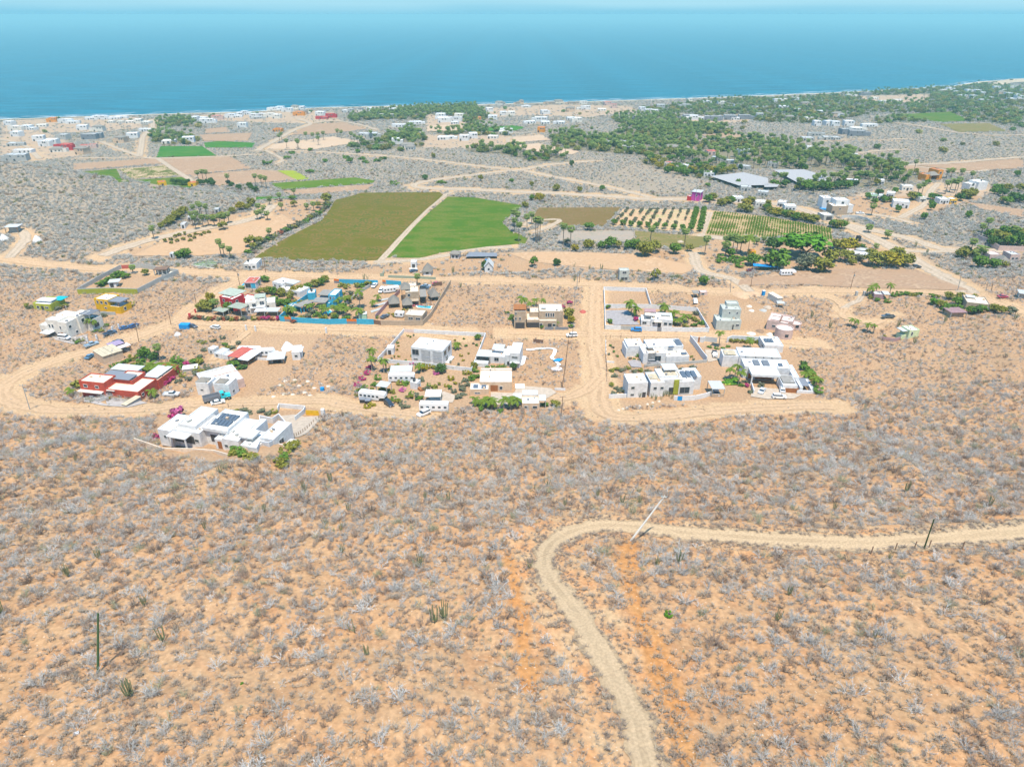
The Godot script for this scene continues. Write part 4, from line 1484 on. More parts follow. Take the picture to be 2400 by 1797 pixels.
# spec: one step per «;»: c wall roof / b x0 x1 z0 z1 h y0 (block) / w face u y w h (window) / d face u w h colour (door) / n x0 x1 z0 z1 y thick colour name (slab)
# p x0 x1 z0 z1 h colour (shade roof on posts) / t x0 x1 z0 z1 y rise (thatch on posts) / s x0 x1 z0 z1 y nx nz (solar panels) / k x z y (water tank) / g face u y w h (lattice)
func house(called: String, label: String, category: String, x: float, z: float, turn: float, w: float, spec: String, group := "") -> Node3D:
	var c := cos(turn)
	var s := sin(turn)
	var y := 0.25 * (ground(x, z) + ground(x + c * w, z - s * w) + ground(x - s * 6, z - c * 6) + ground(x + c * w - s * 6, z - s * w - c * 6))
	var o := thing(called, label, category, Vector3(x, y, z), turn, group)
	var wk := "white"
	var rk := "roof"
	var at := [0.0, w, 0.0, 6.0, 3.0, 0.0]
	for step in spec.split(";", false):
		var e := step.strip_edges().split(" ", false)
		var n := []
		for q in e.size():
			n.append(float(e[q]) if q else 0.0)
		var x0: float = n[1] * w if n.size() > 1 else 0.0
		var x1: float = n[2] * w if n.size() > 2 else 0.0
		match e[0]:
			"c":
				wk = e[1]
				rk = e[2]
			"b":
				at = [x0, x1, n[3], n[4], n[5], n[6] if n.size() > 6 else 0.0]
				grow_block(o, at, wk, rk)
			"w":
				var fr := face_frame(at, e[1], n[2], at[5] + n[3], n[4])
				var win := piece("window", frame_on(fr, n[4], n[5]), wall_paint("white" if wk != "white" else "grey"), o)
				piece("pane", panel_on(fr, n[4], n[5], -0.05, 0.035), pane_paint(), win)
			"d":
				var fr := face_frame(at, e[1], n[2], at[5], n[3])
				piece("garage_door" if n[3] > 2.2 else "door", panel_on(fr, n[3], n[4], -0.3, 0.06), wall_paint(e[5]), o)
			"n":
				piece(e[8], box_mesh(Vector3(x0, n[5], -n[4]), Vector3(x1, n[5] + n[6], -n[3])), wall_paint(e[7]), o)
			"p":
				var roof := Shape.new()
				var bars := int(maxf(4, (x1 - x0) / 0.55))
				roof.box(Vector3(x0, n[5], -n[4]), Vector3(x1, n[5] + 0.1, -n[3]), false)
				for k in bars:
					var bx := lerpf(x0, x1, (k + 0.5) / bars)
					roof.box(Vector3(bx - 0.07, n[5] + 0.1, -n[4] - 0.1), Vector3(bx + 0.07, n[5] + 0.18, -n[3] + 0.1))
				piece("shade_roof", roof.done(), wall_paint(e[6]), o)
				for px in [x0 + 0.15, x1 - 0.15]:
					for pz in [n[3] + 0.15, n[4] - 0.15]:
						piece("post", box_mesh(Vector3(px - 0.1, -1, -pz - 0.1), Vector3(px + 0.1, n[5], -pz + 0.1)), wall_paint("grey"), o)
			"t":
				piece("thatched_roof", thatch_shape(x0, x1, n[3], n[4], n[5], n[6]), thatch_paint(), o)
				for px in [x0 + 0.5, x1 - 0.5]:
					for pz in [n[3] + 0.5, n[4] - 0.5]:
						piece("post", box_mesh(Vector3(px - 0.1, -1, -pz - 0.1), Vector3(px + 0.1, n[5], -pz + 0.1)), wall_paint("plank"), o)
			"s":
				var nx := int(n[6])
				var nz := int(n[7])
				for a in nx:
					for b in nz:
						var u0 := lerpf(x0, x1, (a + 0.08) / nx)
						var u1 := lerpf(x0, x1, (a + 0.92) / nx)
						var v0 := lerpf(n[3], n[4], (b + 0.1) / nz)
						var v1 := lerpf(n[3], n[4], (b + 0.9) / nz)
						var m := Shape.new()
						m.quad(Vector3(u0, n[5] + 0.12, -v0), Vector3(u1, n[5] + 0.12, -v0), Vector3(u1, n[5] + 0.5, -v1), Vector3(u0, n[5] + 0.5, -v1))
						m.quad(Vector3(u0, n[5], -v0), Vector3(u1, n[5], -v0), Vector3(u1, n[5] + 0.12, -v0), Vector3(u0, n[5] + 0.12, -v0))
						m.quad(Vector3(u1, n[5], -v1), Vector3(u0, n[5], -v1), Vector3(u0, n[5] + 0.5, -v1), Vector3(u1, n[5] + 0.5, -v1))
						piece("solar_panel", m.done(), paint("solar_cells", Color(0.10, 0.125, 0.155), 0.3), o)
			"k":
				var m := Shape.new()
				m.tube(Vector3(x0, n[3], -n[2]), Vector3(x0, n[3] + 1.1, -n[2]), 0.55, 0.55, 10, false)
				m.tube(Vector3(x0, n[3] + 1.1, -n[2]), Vector3(x0, n[3] + 1.4, -n[2]), 0.55, 0.2, 10, true)
				piece("water_tank", m.done(), paint("tank_black", Color(0.07, 0.08, 0.09), 0.5), o)
			"g":
				var fr := face_frame(at, e[1], n[2], at[5] + n[3], n[4])
				piece("opening", panel_on(fr, n[4], n[5], -0.2, 0.02), wall_paint("darkmetal"), o)
				var m := Shape.new()
				m.xf = Transform3D(Basis(fr[1], Vector3.UP, fr[2]), fr[0])
				for k in int(n[4] / 0.42):
					var bx: float = -n[4] * 0.5 + (k + 0.5) * 0.42
					m.box(Vector3(bx - 0.05, 0, 0.02), Vector3(bx + 0.05, n[5], 0.09), false)
				for k in int(n[5] / 0.42):
					var by: float = (k + 0.5) * 0.42
					m.box(Vector3(-n[4] * 0.5, by - 0.05, 0.022), Vector3(n[4] * 0.5, by + 0.05, 0.086), false)
				var lat := piece("lattice", m.done(), wall_paint("white"), o)
				lat.set_meta("kind", "stuff")
	return o

func thatch_paint() -> StandardMaterial3D:
	return textured("thatch", Color(0.42, 0.385, 0.33), fine_tex, 0.35)

# a wall along points; gaps are runs left out, as [segment, from, to, colour] for gates that fill them
func wall(called: String, label: String, p: PackedVector2Array, h: float, col: String, gates := [], thick := 0.25, cap := "") -> Node3D:
	var o := thing(called, label, "wall", on(p[0].x, p[0].y))
	for i in p.size() - 1:
		var cuts := [0.0, 1.0]
		for g in gates:
			if g[0] == i:
				cuts.append(g[1])
				cuts.append(g[2])
		cuts.sort()
		for k in range(0, cuts.size(), 2):
			wall_run(o, "wall_panel", p[i].lerp(p[i + 1], cuts[k]), p[i].lerp(p[i + 1], cuts[k + 1]), h, thick, wall_paint(col))
	for g in gates:
		var a := p[g[0]].lerp(p[g[0] + 1], g[1])
		var b := p[g[0]].lerp(p[g[0] + 1], g[2])
		if g[3] == "gateorange":
			wall_run(o, "gate", a, b, h * 0.52, 0.12, wall_paint("darkmetal"))
			wall_run(o, "gate_top", a, b, h * 0.95, 0.12, wall_paint("gateorange"), h * 0.54)
		else:
			wall_run(o, "gate", a, b, h * 0.92, 0.12, wall_paint(g[3]))
	return o

func wall_run(o: Node3D, called: String, a: Vector2, b: Vector2, h: float, thick: float, m: Material, foot := -1.0) -> void:
	if a.distance_to(b) < 0.3:
		return
	var s := Shape.new()
	var d := (b - a).normalized()
	var q := Vector2(-d.y, d.x) * thick * 0.5
	var n := maxi(1, int(a.distance_to(b) / 12.0))
	for k in n:
		var u := a.lerp(b, float(k) / n)
		var v := a.lerp(b, float(k + 1) / n)
		var yu := ground(u.x, u.y) - o.position.y
		var yv := ground(v.x, v.y) - o.position.y
		var c := []
		for e in [[u - q, yu], [v - q, yv], [v + q, yv], [u + q, yu]]:
			c.append(Vector3(e[0].x - o.position.x, e[1] + foot, e[0].y - o.position.z))
		var up := Vector3(0, h - foot, 0)
		for e in 4:
			s.quad(c[(e + 1) % 4], c[e], c[e] + up, c[(e + 1) % 4] + up)
		s.quad(c[3] + up, c[2] + up, c[1] + up, c[0] + up)
	piece(called, s.done(), m, o)

func fence(label: String, p: PackedVector2Array, gap: float, h := 1.5) -> void:
	var o := thing("post_fence", label, "fence", on(p[0].x, p[0].y))
	var wires := Shape.new()
	var m := box_mesh(Vector3(-0.07, -0.3, -0.07), Vector3(0.07, h, 0.07))
	for i in p.size() - 1:
		var n := maxi(1, int(p[i].distance_to(p[i + 1]) / gap))
		for k in n:
			var a := p[i].lerp(p[i + 1], float(k) / n)
			var b := p[i].lerp(p[i + 1], float(k + 1) / n)
			var post := piece("post", m, wall_paint("plank"), o)
			post.position = on(a.x, a.y) - o.position
			for y in [0.5, 1.2]:
				wires.beam(on(a.x, a.y, y) - o.position, on(b.x, b.y, y) - o.position, 0.02, 0.02)
	piece("wire", wires.done(), wall_paint("darkmetal"), o)

func flat_sheet(called: String, label: String, category: String, p: PackedVector2Array, col: String, up := 0.2, group := "") -> void:
	var o := piece(numbered(called), area_sheet(p, 4.0, up), wall_paint(col), self)
	if category == "":
		o.set_meta("kind", "structure")
	else:
		tag(o, label, category, group)

func pool(label: String, p: PackedVector2Array, col := Color(0.03, 0.42, 0.52)) -> void:
	var mid := Vector2.ZERO
	for q in p:
		mid += q / p.size()
	var o := thing("swimming_pool", label, "pool", on(mid.x, mid.y))
	var y := o.position.y + 0.35
	var rim := Shape.new()
	var water := Shape.new()
	for k in p.size():
		var a := p[k]
		var b := p[(k + 1) % p.size()]
		var a2 := a + (a - mid).normalized() * 0.6
		var b2 := b + (b - mid).normalized() * 0.6
		var f := func(q: Vector2, h: float) -> Vector3: return Vector3(q.x, h, q.y) - o.position
		var pts := [f.call(a, y), f.call(b, y), f.call(b2, y), f.call(a2, y)]
		var low := [f.call(b2, y - 1.2), f.call(a2, y - 1.2)]
		if (pts[1] - pts[0]).cross(pts[2] - pts[0]).y > 0:
			rim.quad(pts[0], pts[1], pts[2], pts[3])
			rim.quad(pts[3], pts[2], low[0], low[1])
			water.tri(f.call(mid, y - 0.12), f.call(b, y - 0.12), f.call(a, y - 0.12))
		else:
			rim.quad(pts[3], pts[2], pts[1], pts[0])
			rim.quad(low[1], low[0], pts[2], pts[3])
			water.tri(f.call(mid, y - 0.12), f.call(a, y - 0.12), f.call(b, y - 0.12))
	piece("rim", rim.done(), wall_paint("roof"), o)
	piece("water", water.done(), paint("pool_water_%s" % col.to_html(), col, 0.1), o)

# ---- vehicles: drawn from a side outline, front towards +x

func side_body(outline: Array, half: float, taper: float) -> ArrayMesh:
	var s := Shape.new()
	var n := outline.size()
	var top := 0.0
	for q in outline:
		top = maxf(top, q.y)
	var l := []
	var r := []
	for q in outline:
		var w := half * (1.0 - taper * clampf((q.y - 0.6) / maxf(top - 0.6, 0.1), 0, 1))
		l.append(Vector3(q.x, q.y, -w))
		r.append(Vector3(q.x, q.y, w))
	var pts := PackedVector2Array(outline)
	var ix := Geometry2D.triangulate_polygon(pts)
	for k in range(0, ix.size(), 3):
		var a := ix[k]; var b := ix[k + 1]; var c := ix[k + 2]
		if (pts[b] - pts[a]).cross(pts[c] - pts[a]) < 0:
			var t := b
			b = c
			c = t
		s.tri(r[a], r[b], r[c])
		s.tri(l[a], l[c], l[b])
	for k in n:
		var m := (k + 1) % n
		s.quad(r[m], r[k], l[k], l[m])   # the outline runs anticlockwise seen from +z
	return s.done()

var wheel_mesh: ArrayMesh

func wheels(o: Node3D, xs: Array, half: float, r := 0.36) -> void:
	if wheel_mesh == null:
		var s := Shape.new()
		s.tube(Vector3(0, 0, -0.12), Vector3(0, 0, 0.12), 1.0, 1.0, 12, true)
		var t := Shape.new()
		wheel_mesh = s.done()
	for x in xs:
		for side in [-1.0, 1.0]:
			var w := piece("wheel", wheel_mesh, paint("tyre", Color(0.035, 0.035, 0.035), 0.8), o)
			w.position = Vector3(x, r, side * (half - 0.1))
			w.scale = Vector3(r, r, 1)
			if side < 0:
				w.rotation.y = PI
			var hub := piece("hub", wheel_mesh, paint("hub", Color(0.5, 0.5, 0.5), 0.3, 0.6), w)
			hub.scale = Vector3(0.5, 0.5, 1.08)

func car(kind: String, label: String, x: float, z: float, turn: float, col: Color, group := "") -> Node3D:
	var o := thing({"suv": "parked_suv", "pickup": "pickup_truck", "sedan": "parked_car", "van": "parked_van"}[kind], label, {"suv": "car", "pickup": "pickup", "sedan": "car", "van": "van"}[kind], on(x, z, 0.12), turn, group)
	var m := paint("car_%s" % col.to_html(), col, 0.28)
	m.clearcoat_enabled = true
	m.clearcoat = 0.6
	var body := []
	var glass := []
	var top := []
	match kind:
		"suv":
			body = [Vector2(-2.3, 0.4), Vector2(2.3, 0.4), Vector2(2.35, 0.85), Vector2(2.2, 1.02), Vector2(1.2, 1.14), Vector2(-2.25, 1.16), Vector2(-2.36, 0.9)]
			glass = [Vector2(-2.2, 1.15), Vector2(1.2, 1.12), Vector2(0.55, 1.66), Vector2(-1.95, 1.68)]
			top = [Vector2(-2.0, 1.66), Vector2(0.56, 1.65), Vector2(0.4, 1.74), Vector2(-1.85, 1.76)]
		"sedan":
			body = [Vector2(-2.2, 0.35), Vector2(2.2, 0.35), Vector2(2.25, 0.72), Vector2(2.05, 0.88), Vector2(1.1, 0.98), Vector2(-1.5, 1.0), Vector2(-2.2, 0.95), Vector2(-2.26, 0.7)]
			glass = [Vector2(-1.65, 0.99), Vector2(1.1, 0.97), Vector2(0.35, 1.38), Vector2(-0.95, 1.4)]
			top = [Vector2(-1.0, 1.38), Vector2(0.4, 1.36), Vector2(0.2, 1.46), Vector2(-0.85, 1.47)]
		"pickup":
			body = [Vector2(-2.75, 0.5), Vector2(2.6, 0.5), Vector2(2.65, 0.95), Vector2(2.5, 1.1), Vector2(1.4, 1.2), Vector2(-0.75, 1.22), Vector2(-0.76, 0.75), Vector2(-2.6, 0.75), Vector2(-2.6, 1.2), Vector2(-2.75, 1.2)]
			glass = [Vector2(-0.72, 1.21), Vector2(1.4, 1.18), Vector2(0.8, 1.72), Vector2(-0.62, 1.74)]
			top = [Vector2(-0.66, 1.72), Vector2(0.82, 1.7), Vector2(0.68, 1.8), Vector2(-0.6, 1.82)]
		"van":
			body = [Vector2(-2.5, 0.4), Vector2(2.4, 0.4), Vector2(2.5, 0.9), Vector2(2.2, 1.15), Vector2(1.75, 1.25), Vector2(-2.5, 1.25)]
			glass = [Vector2(-2.48, 1.24), Vector2(1.75, 1.23), Vector2(1.1, 1.9), Vector2(-2.4, 1.92)]
			top = [Vector2(-2.45, 1.88), Vector2(1.15, 1.86), Vector2(0.9, 2.05), Vector2(-2.4, 2.08)]
	piece("body", side_body(body, 0.93, 0.05), m, o)
	if kind == "pickup":
		for side in [-1.0, 1.0]:
			piece("bed_side", box_mesh(Vector3(-2.6, 0.74, side * 0.86 - 0.05), Vector3(-0.76, 1.2, side * 0.86 + 0.05)), m, o)
	piece("window", side_body(glass, 0.86, 0.2), pane_paint(), o)
	piece("roof", side_body(top, 0.72, 0.06), m, o)
	wheels(o, [-1.55, 1.5] if kind != "pickup" else [-1.75, 1.7], 0.93)
	for side in [-0.62, 0.62]:
		piece("headlight", box_mesh(Vector3(body[2].x - 0.12, 0.72, side - 0.2), Vector3(body[2].x + 0.03, 0.9, side + 0.2)), paint("lamp_glass", Color(0.8, 0.82, 0.85), 0.15), o)
	return o

func camper(called: String, label: String, x: float, z: float, turn: float, l: float, h := 2.9, cab := "") -> Node3D:
	var o := thing(called, label, {"": "camper trailer", "bus": "bus", "nose": "camper trailer"}[cab], on(x, z, 0.1), turn)
	var a := -l * 0.5
	var b := l * 0.5
	var out := [Vector2(a, 0.55), Vector2(b, 0.55), Vector2(b, h - 0.3), Vector2(b - 0.3, h), Vector2(a + 0.2, h), Vector2(a, h - 0.25)]
	if cab == "nose":
		out = [Vector2(a, 0.55), Vector2(b - 2.2, 0.55), Vector2(b - 2.1, 1.5), Vector2(b, 1.7), Vector2(b - 0.1, h - 0.3), Vector2(b - 0.5, h), Vector2(a + 0.2, h), Vector2(a, h - 0.25)]
	if cab == "bus":
		out = [Vector2(a, 0.45), Vector2(b, 0.45), Vector2(b, 1.2), Vector2(b - 1.1, 1.4), Vector2(b - 1.7, h), Vector2(a + 0.1, h), Vector2(a, h - 0.2)]
	piece("body", side_body(out, 1.22, 0.03), paint("camper_white", Color(0.80, 0.80, 0.79), 0.4), o)
	var n := int(l / 1.7)
	for k in n:
		var wx := lerpf(a + 0.9, b - (2.6 if cab != "" else 0.9), float(k) / maxi(n - 1, 1))
		for side in [-1.0, 1.0]:
			piece("window", box_mesh(Vector3(wx - 0.45, h * 0.52, side * 1.2 - 0.05), Vector3(wx + 0.45, h * 0.52 + 0.65, side * 1.2 + 0.05)), pane_paint(), o)
	piece("stripe", box_mesh(Vector3(a + 0.1, 1.0, -1.235), Vector3(b - (2.3 if cab != "" else 0.1), 1.14, 1.235)), paint("camper_stripe", Color(0.35, 0.42, 0.5), 0.4), o)
	piece("roof_vent", box_mesh(Vector3(a + l * 0.4, h, -0.4), Vector3(a + l * 0.4 + 0.8, h + 0.18, 0.4)), wall_paint("grey"), o)
	wheels(o, [-l * 0.22, -l * 0.22 + 0.85] if cab != "bus" else [-l * 0.28, l * 0.36], 1.18)
	return o

# ---- poles

func pole(label: String, x: float, z: float, top: Vector3, col: String, arms := 1, thick := 0.15, turn := 0.3, transformer := false, group := "") -> void:
	var o := thing("utility_pole", label, "utility pole", on(x, z), 0.0, group)
	var s := Shape.new()
	s.tube(Vector3(0, -0.5, 0), top, thick, thick * 0.65, 8, true)
	piece("shaft", s.done(), wall_paint(col), o)
	var d := top.normalized()
	var side := Vector3(cos(turn), 0, -sin(turn))
	side = (side - d * side.dot(d)).normalized()
	for k in arms:
		var mid := top * (0.965 - k * 0.09)
		var arm := Shape.new()
		arm.beam(mid - side * 1.0, mid + side * 1.0, 0.12, 0.12)
		var am := piece("cross_arm", arm.done(), wall_paint(col), o)
		for e in [-0.9, 0.0, 0.9]:
			var ins := Shape.new()
			ins.tube(mid + side * e, mid + side * e + d * 0.35, 0.07, 0.04, 6, true)
			piece("insulator", ins.done(), paint("insulator", Color(0.35, 0.55, 0.62), 0.3), am)
	if transformer:
		var t := Shape.new()
		var m := top * 0.72 + side * 0.4
		t.tube(m, m + Vector3(0, 1.0, 0), 0.3, 0.3, 10, true)
		piece("transformer", t.done(), wall_paint("grey"), o)

func cable(label: String, a: Vector3, b: Vector3, sag: float) -> void:
	var s := Shape.new()
	var o := thing("overhead_cable", label, "cable", a)
	for k in 24:
		var u := k / 24.0
		var v := (k + 1) / 24.0
		s.beam((b - a) * u - Vector3(0, sag * 4 * u * (1 - u), 0), (b - a) * v - Vector3(0, sag * 4 * v * (1 - v), 0), 0.025, 0.025)
	piece("wire", s.done(), wall_paint("plank"), o)

func heap(called: String, label: String, category: String, x: float, z: float, r: float, h: float, col: String, group := "") -> void:
	var s := Shape.new()
	var n := 14
	for k in n:
		var t0 := TAU * k / n
		var t1 := TAU * (k + 1) / n
		var q := func(t: float, f: float, y: float) -> Vector3: return Vector3(cos(t) * r * f * (1 + 0.12 * sin(t * 3.0)), y, -sin(t) * r * f * (1 + 0.12 * sin(t * 3.0)))
		s.quad(q.call(t0, 1.0, -0.2), q.call(t1, 1.0, -0.2), q.call(t1, 0.5, h * 0.6), q.call(t0, 0.5, h * 0.6))
		s.quad(q.call(t0, 0.5, h * 0.6), q.call(t1, 0.5, h * 0.6), q.call(t1, 0.12, h), q.call(t0, 0.12, h))
		s.tri(q.call(t0, 0.12, h), q.call(t1, 0.12, h), Vector3(0, h * 1.04, 0))
	var o := piece(numbered(called), s.done(), wall_paint(col), self)
	o.position = on(x, z)
	tag(o, label, category, group)

func small_box(called: String, label: String, category: String, x: float, z: float, turn: float, size: Vector3, col: String, lid := "", group := "") -> void:
	var o := thing(called, label, category, on(x, z), turn, group)
	piece("body", box_mesh(Vector3(-size.x * 0.5, -0.3, -size.z * 0.5), Vector3(size.x * 0.5, size.y, size.z * 0.5)), wall_paint(col), o)
	if lid != "":
		piece("lid", box_mesh(Vector3(-size.x * 0.54, size.y, -size.z * 0.54), Vector3(size.x * 0.54, size.y + 0.15, size.z * 0.54)), wall_paint(lid), o)

func pitched(called: String, label: String, x: float, z: float, turn: float, w: float, d: float, h: float, rise: float, wk: String, rk: String) -> void:
	var o := thing(called, label, "house", on(x, z), turn)
	var s := Shape.new()
	s.box(Vector3(0, -1, -d), Vector3(w, h, 0), true)
	s.tri(Vector3(0, h, 0), Vector3(w, h, 0), Vector3(w * 0.5, h + rise, 0))
	s.tri(Vector3(w, h, -d), Vector3(0, h, -d), Vector3(w * 0.5, h + rise, -d))
	piece("wall", s.done(), wall_paint(wk), o)
	for e in [0.0, 1.0]:
		var r := Shape.new()
		var foot := Vector3(-0.4 if e == 0 else w + 0.4, h - 0.35, 0)
		var peak := Vector3(w * 0.5, h + rise + 0.12, 0)
		var zz := Vector3(0, 0, 0.4)
		var zb := Vector3(0, 0, -d - 0.4)
		if e == 0:
			r.quad(foot + zz, peak + zz, peak + zb, foot + zb)
		else:
			r.quad(peak + zz, foot + zz, foot + zb, peak + zb)
		piece("roof", r.done(), wall_paint(rk), o)
	piece("window", box_mesh(Vector3(w * 0.5 - 0.5, h * 0.35, -0.05), Vector3(w * 0.5 + 0.5, h * 0.35 + 1.1, 0.05)), pane_paint(), o)

# ------------------------------------------------------------------ the town, lot by lot

func build_town() -> void:
	# -- the villa on the near edge
	house("villa", "long white villa with stepped parapet roofs and rooftop solar panels nearest the hillside", "house", -99, -160.7, -0.27, 32.4, "c white roof;b 0 .13 0.5 9 3.8;w f .55 1.2 1.2 .8;b .155 .33 3 13 4.9;b .13 .395 1.5 11 3.9;n .125 .315 -1.2 1.5 2.9 .3 white porch_roof;n .128 .14 -1.1 -.8 0 2.9 white porch_pillar;n .30 .312 -1.1 -.8 0 2.9 white porch_pillar;d f .35 7 2.4 dark;w f .85 .8 1.2 .8;b .395 .63 4 13.5 4.9;s .42 .60 5.2 11.5 4.6 5 2;n .39 .64 3.2 4 3.9 .9 white eave;d f .35 2.5 2.3 dark;b .54 .63 1.5 4 3;d f .5 1.3 2.3 wood;b .63 .79 1 12 3.9;w f .2 1.2 .9 .8;w f .55 1.2 .9 .8;w f .85 1.2 .9 .8;b .79 .845 2.5 12 4.6;d f .5 1.2 2.3 wood;n .79 .92 1.5 5.5 4.7 .5 white roof_box;b .845 1 -.6 7 4;w f .3 1.3 1.4 .8;w r .3 1.3 1 1;b .96 1.09 3 12 4.8;w r .35 1.2 2 1.8;b 1.0 1.15 -1.2 5 2.3;w r .5 .8 1 .7;b 1.12 1.2 5 9 1.6;n .62 .70 12.6 15.5 .1 .3 tarp plunge_pool;n .56 .6 13 14.5 0 .7 wood bench")
	wall("court_wall", "white curved courtyard wall on the right flank of the long white villa", V([-77.5,-179.1, -79.6,-184.3, -74.8,-181.9, -74.1,-185.8, -69.2,-177.9, -67.2,-173.2, -69,-168.5]), 2.2, "white")
	wall("terrace_wall", "low white terrace wall below the front corner of the long villa", V([-69.5,-149.7, -66.4,-147.9, -68.2,-154.8, -64.7,-151.9, -64.1,-157.2]), 1.5, "white")
	wall("forecourt_wall", "white L shaped forecourt wall beside the wooden gate of the long villa", V([-76.8,-192.7, -77.7,-196.7, -68.4,-194.7, -67.9,-191, -68.6,-184.3]), 1.7, "white")
	wall("driveway_gate", "wooden plank driveway gate with dark frame above the long villa", V([-67,-190.2, -62.4,-189.4]), 2.0, "plank", [[0, 0.02, 0.98, "gold"]])
	small_box("gate_pillar", "white gate pillar at the driveway of the long villa", "pillar", -61.1, -189.4, 0.1, Vector3(1.1, 2.6, 1.1), "white")
	flat_sheet("driveway", "", "", V([-75,-188.6, -70.7,-190.2, -66.5,-187.8, -62.7,-189, -60.7,-185.1, -61.6,-165.6, -63.8,-160.7, -68.3,-165.6, -67.5,-172.7, -70.8,-181.1]), "palepaving")
	fence("dark slatted fence along the driveway of the long villa", V([-60.6,-188.6, -62.2,-182.3, -62.8,-171.3, -62.8,-158.7]), 1.6, 1.3)
	wall("retaining_wall", "low grey stone retaining wall in front of the long villa", V([-105.2,-159.7, -96.4,-157.2, -87.5,-155.7, -80.7,-153.8, -73.9,-147.5]), 0.7, "sandroof")
	car("pickup", "dark blue pickup parked on the driveway of the long villa", -65.7, -167, 1.68, Color(0.03, 0.05, 0.10))
	bush("bougainvillea", "tall magenta bougainvillea at the left end of the long villa", "pink", -108.6, -189, 4.5, 5.0)
	bush("bougainvillea", "magenta and orange bougainvillea against the left wall of the long villa", "magenta", -106.8, -183.9, 3.0, 4.0)
	bush("bougainvillea", "low magenta bougainvillea by the ramp left of the long villa", "magenta", -103.2, -166.6, 1.6, 3.0)
	bush("garden_bush", "yellow round bush on the terrace of the long villa", "yellow", -69.7, -157.7, 1.6, 1.6)
	# -- the red two storey house on the left bend
	house("red_house", "terracotta red house with grey shade roofs on the left road bend", "house", -150.4, -208.5, -0.19, 22.5, "c red sandroof;b 0 .44 0 6 6.2;w f .23 3.9 1.4 1;w f .68 3.9 1.3 .9;n -.01 .4 -1.6 0 2.6 .25 cream lower_canopy;d f .6 9 2.3 redroof;b .44 1 0 10 4;d f .07 2.4 2.8 dark;n .46 .6 -.3 .05 3.4 .3 cream canopy;w r .2 1.6 1 1;b .44 .75 5 12 5.2;n .42 .72 4.5 9 5.5 .15 darkmetal shade_sheet;n .12 .4 6 12 4.4 .15 darkmetal shade_sheet;b .75 1.02 10 22 3.4;n .72 .98 11 20 3.7 .15 metal shade_sheet;c white roof;b .05 .5 13 17 3.2;n .03 .52 14 18.5 3.6 .2 metal terrace_roof;w f .3 1 1.4 1.2;w f .7 1 1.4 1.2;n .1 .5 9 13 .1 .3 teal terrace_pool")
	small_box("planter", "dark planter box beside the garage of the terracotta house", "planter", -146.1, -206.2, 0, Vector3(1.6, .8, .8), "darkmetal")
	flat_sheet("driveway", "", "", V([-149.4,-206.9, -127.3,-203, -124.3,-201.5, -128.5,-197.1, -137.7,-198.3, -145.7,-201.1]), "paving")
	bush("hydrant_plant", "yellow flowering pot plant before the terracotta house", "yellow", -137.8, -203, 1.2, 1.0)
	small_box("flatbed_trailer", "empty tan flatbed trailer parked beside the terracotta house", "trailer", -129.4, -201.1, 1.24, Vector3(6, 1.0, 2.2), "darkmetal", "tanmetal")
	car("pickup", "pale silver pickup on the dirt lot between terracotta house and white towers", -119.3, -208.5, 0.00, Color(0.62, 0.64, 0.65))
	for q in V([-137.9,-207.7, -136.3,-206.9, -134.7,-206.2, -133.7,-206.5]):
		bush("entrance_bush", "yellow green bush in the row before the terracotta house", "yellow", q.x, q.y, 1.7, 1.9, "bushes before the terracotta house")
	coconut_palm("small yellowing palm at the front right corner of the terracotta house", -125.7, -206.9, 2.6, "", .9, 9)
	coconut_palm("low yellow palm left of the terracotta house", -155.8, -210.7, 1.4, "", .9, 10)
	# -- shed and garden behind the red house
	house("tan_shed", "tan shed with a ribbed beige sheet roof by the bend road", "shed", -158.3, -236.9, 0.89, 7.4, "c beige tanmetal;b 0 1 0 9 3.6;n -.02 .24 -.3 9.2 3.62 .12 tanmetal roof_sheet;n .25 .49 -.3 9.2 3.62 .12 tanmetal roof_sheet;n .51 .75 -.3 9.2 3.62 .12 tanmetal roof_sheet;n .76 1.02 -.3 9.2 3.62 .12 tanmetal roof_sheet;n .9 1.6 7 13 2.8 .15 purple awning;n 1.1 1.7 4 8 2.8 .15 pinkroof awning;n 1.62 1.68 4.2 4.5 0 2.8 plank awning_post")
	car("sedan", "blue car half hidden by the tan shed", -167.3, -242.9, 1.50, Color(0.10, 0.22, 0.34))
	for q in V([-153.5,-233.3, -153,-235.3, -151.8,-236.5, -151.2,-238.6, -150.4,-239.4]):
		bush("hedge_bush", "clipped dark green hedge bush below the tan shed", "green", q.x, q.y, 1.8, 3.0, "hedge below the tan shed")
	tree("garden_tree", "round bright green tree right of the tan shed", "green", -144.8, -241.9, 4.5, 6.5)
	tree("garden_tree", "dark tree beside the palm right of the tan shed", "dark", -141, -240.6, 4.0, 5.5)
	fan_palm("tall fan palm right of the tan shed garden", -138.8, -241.1, 6.0)
	for q in V([-136.9,-226.9, -135.7,-228.9, -131.7,-224.2, -130.2,-225.8, -128.9,-227.3, -126.4,-225]):
		coconut_palm("bushy coconut palm in the garden behind the terracotta house", q.x, q.y, 3.2, "palms behind the terracotta house", 1.2, 14)
	bush("bougainvillea", "pink bougainvillea right of the palms behind the terracotta house", "magenta", -125.3, -220.8, 2.8, 4.5)
	bush("bougainvillea", "crimson bougainvillea at the top of the palm garden", "magenta", -125.1, -234.9, 2.2, 4.0)
	bush("bougainvillea", "dark magenta bougainvillea low at the right of the palm garden", "magenta", -125.8, -218.1, 2.4, 4.0)
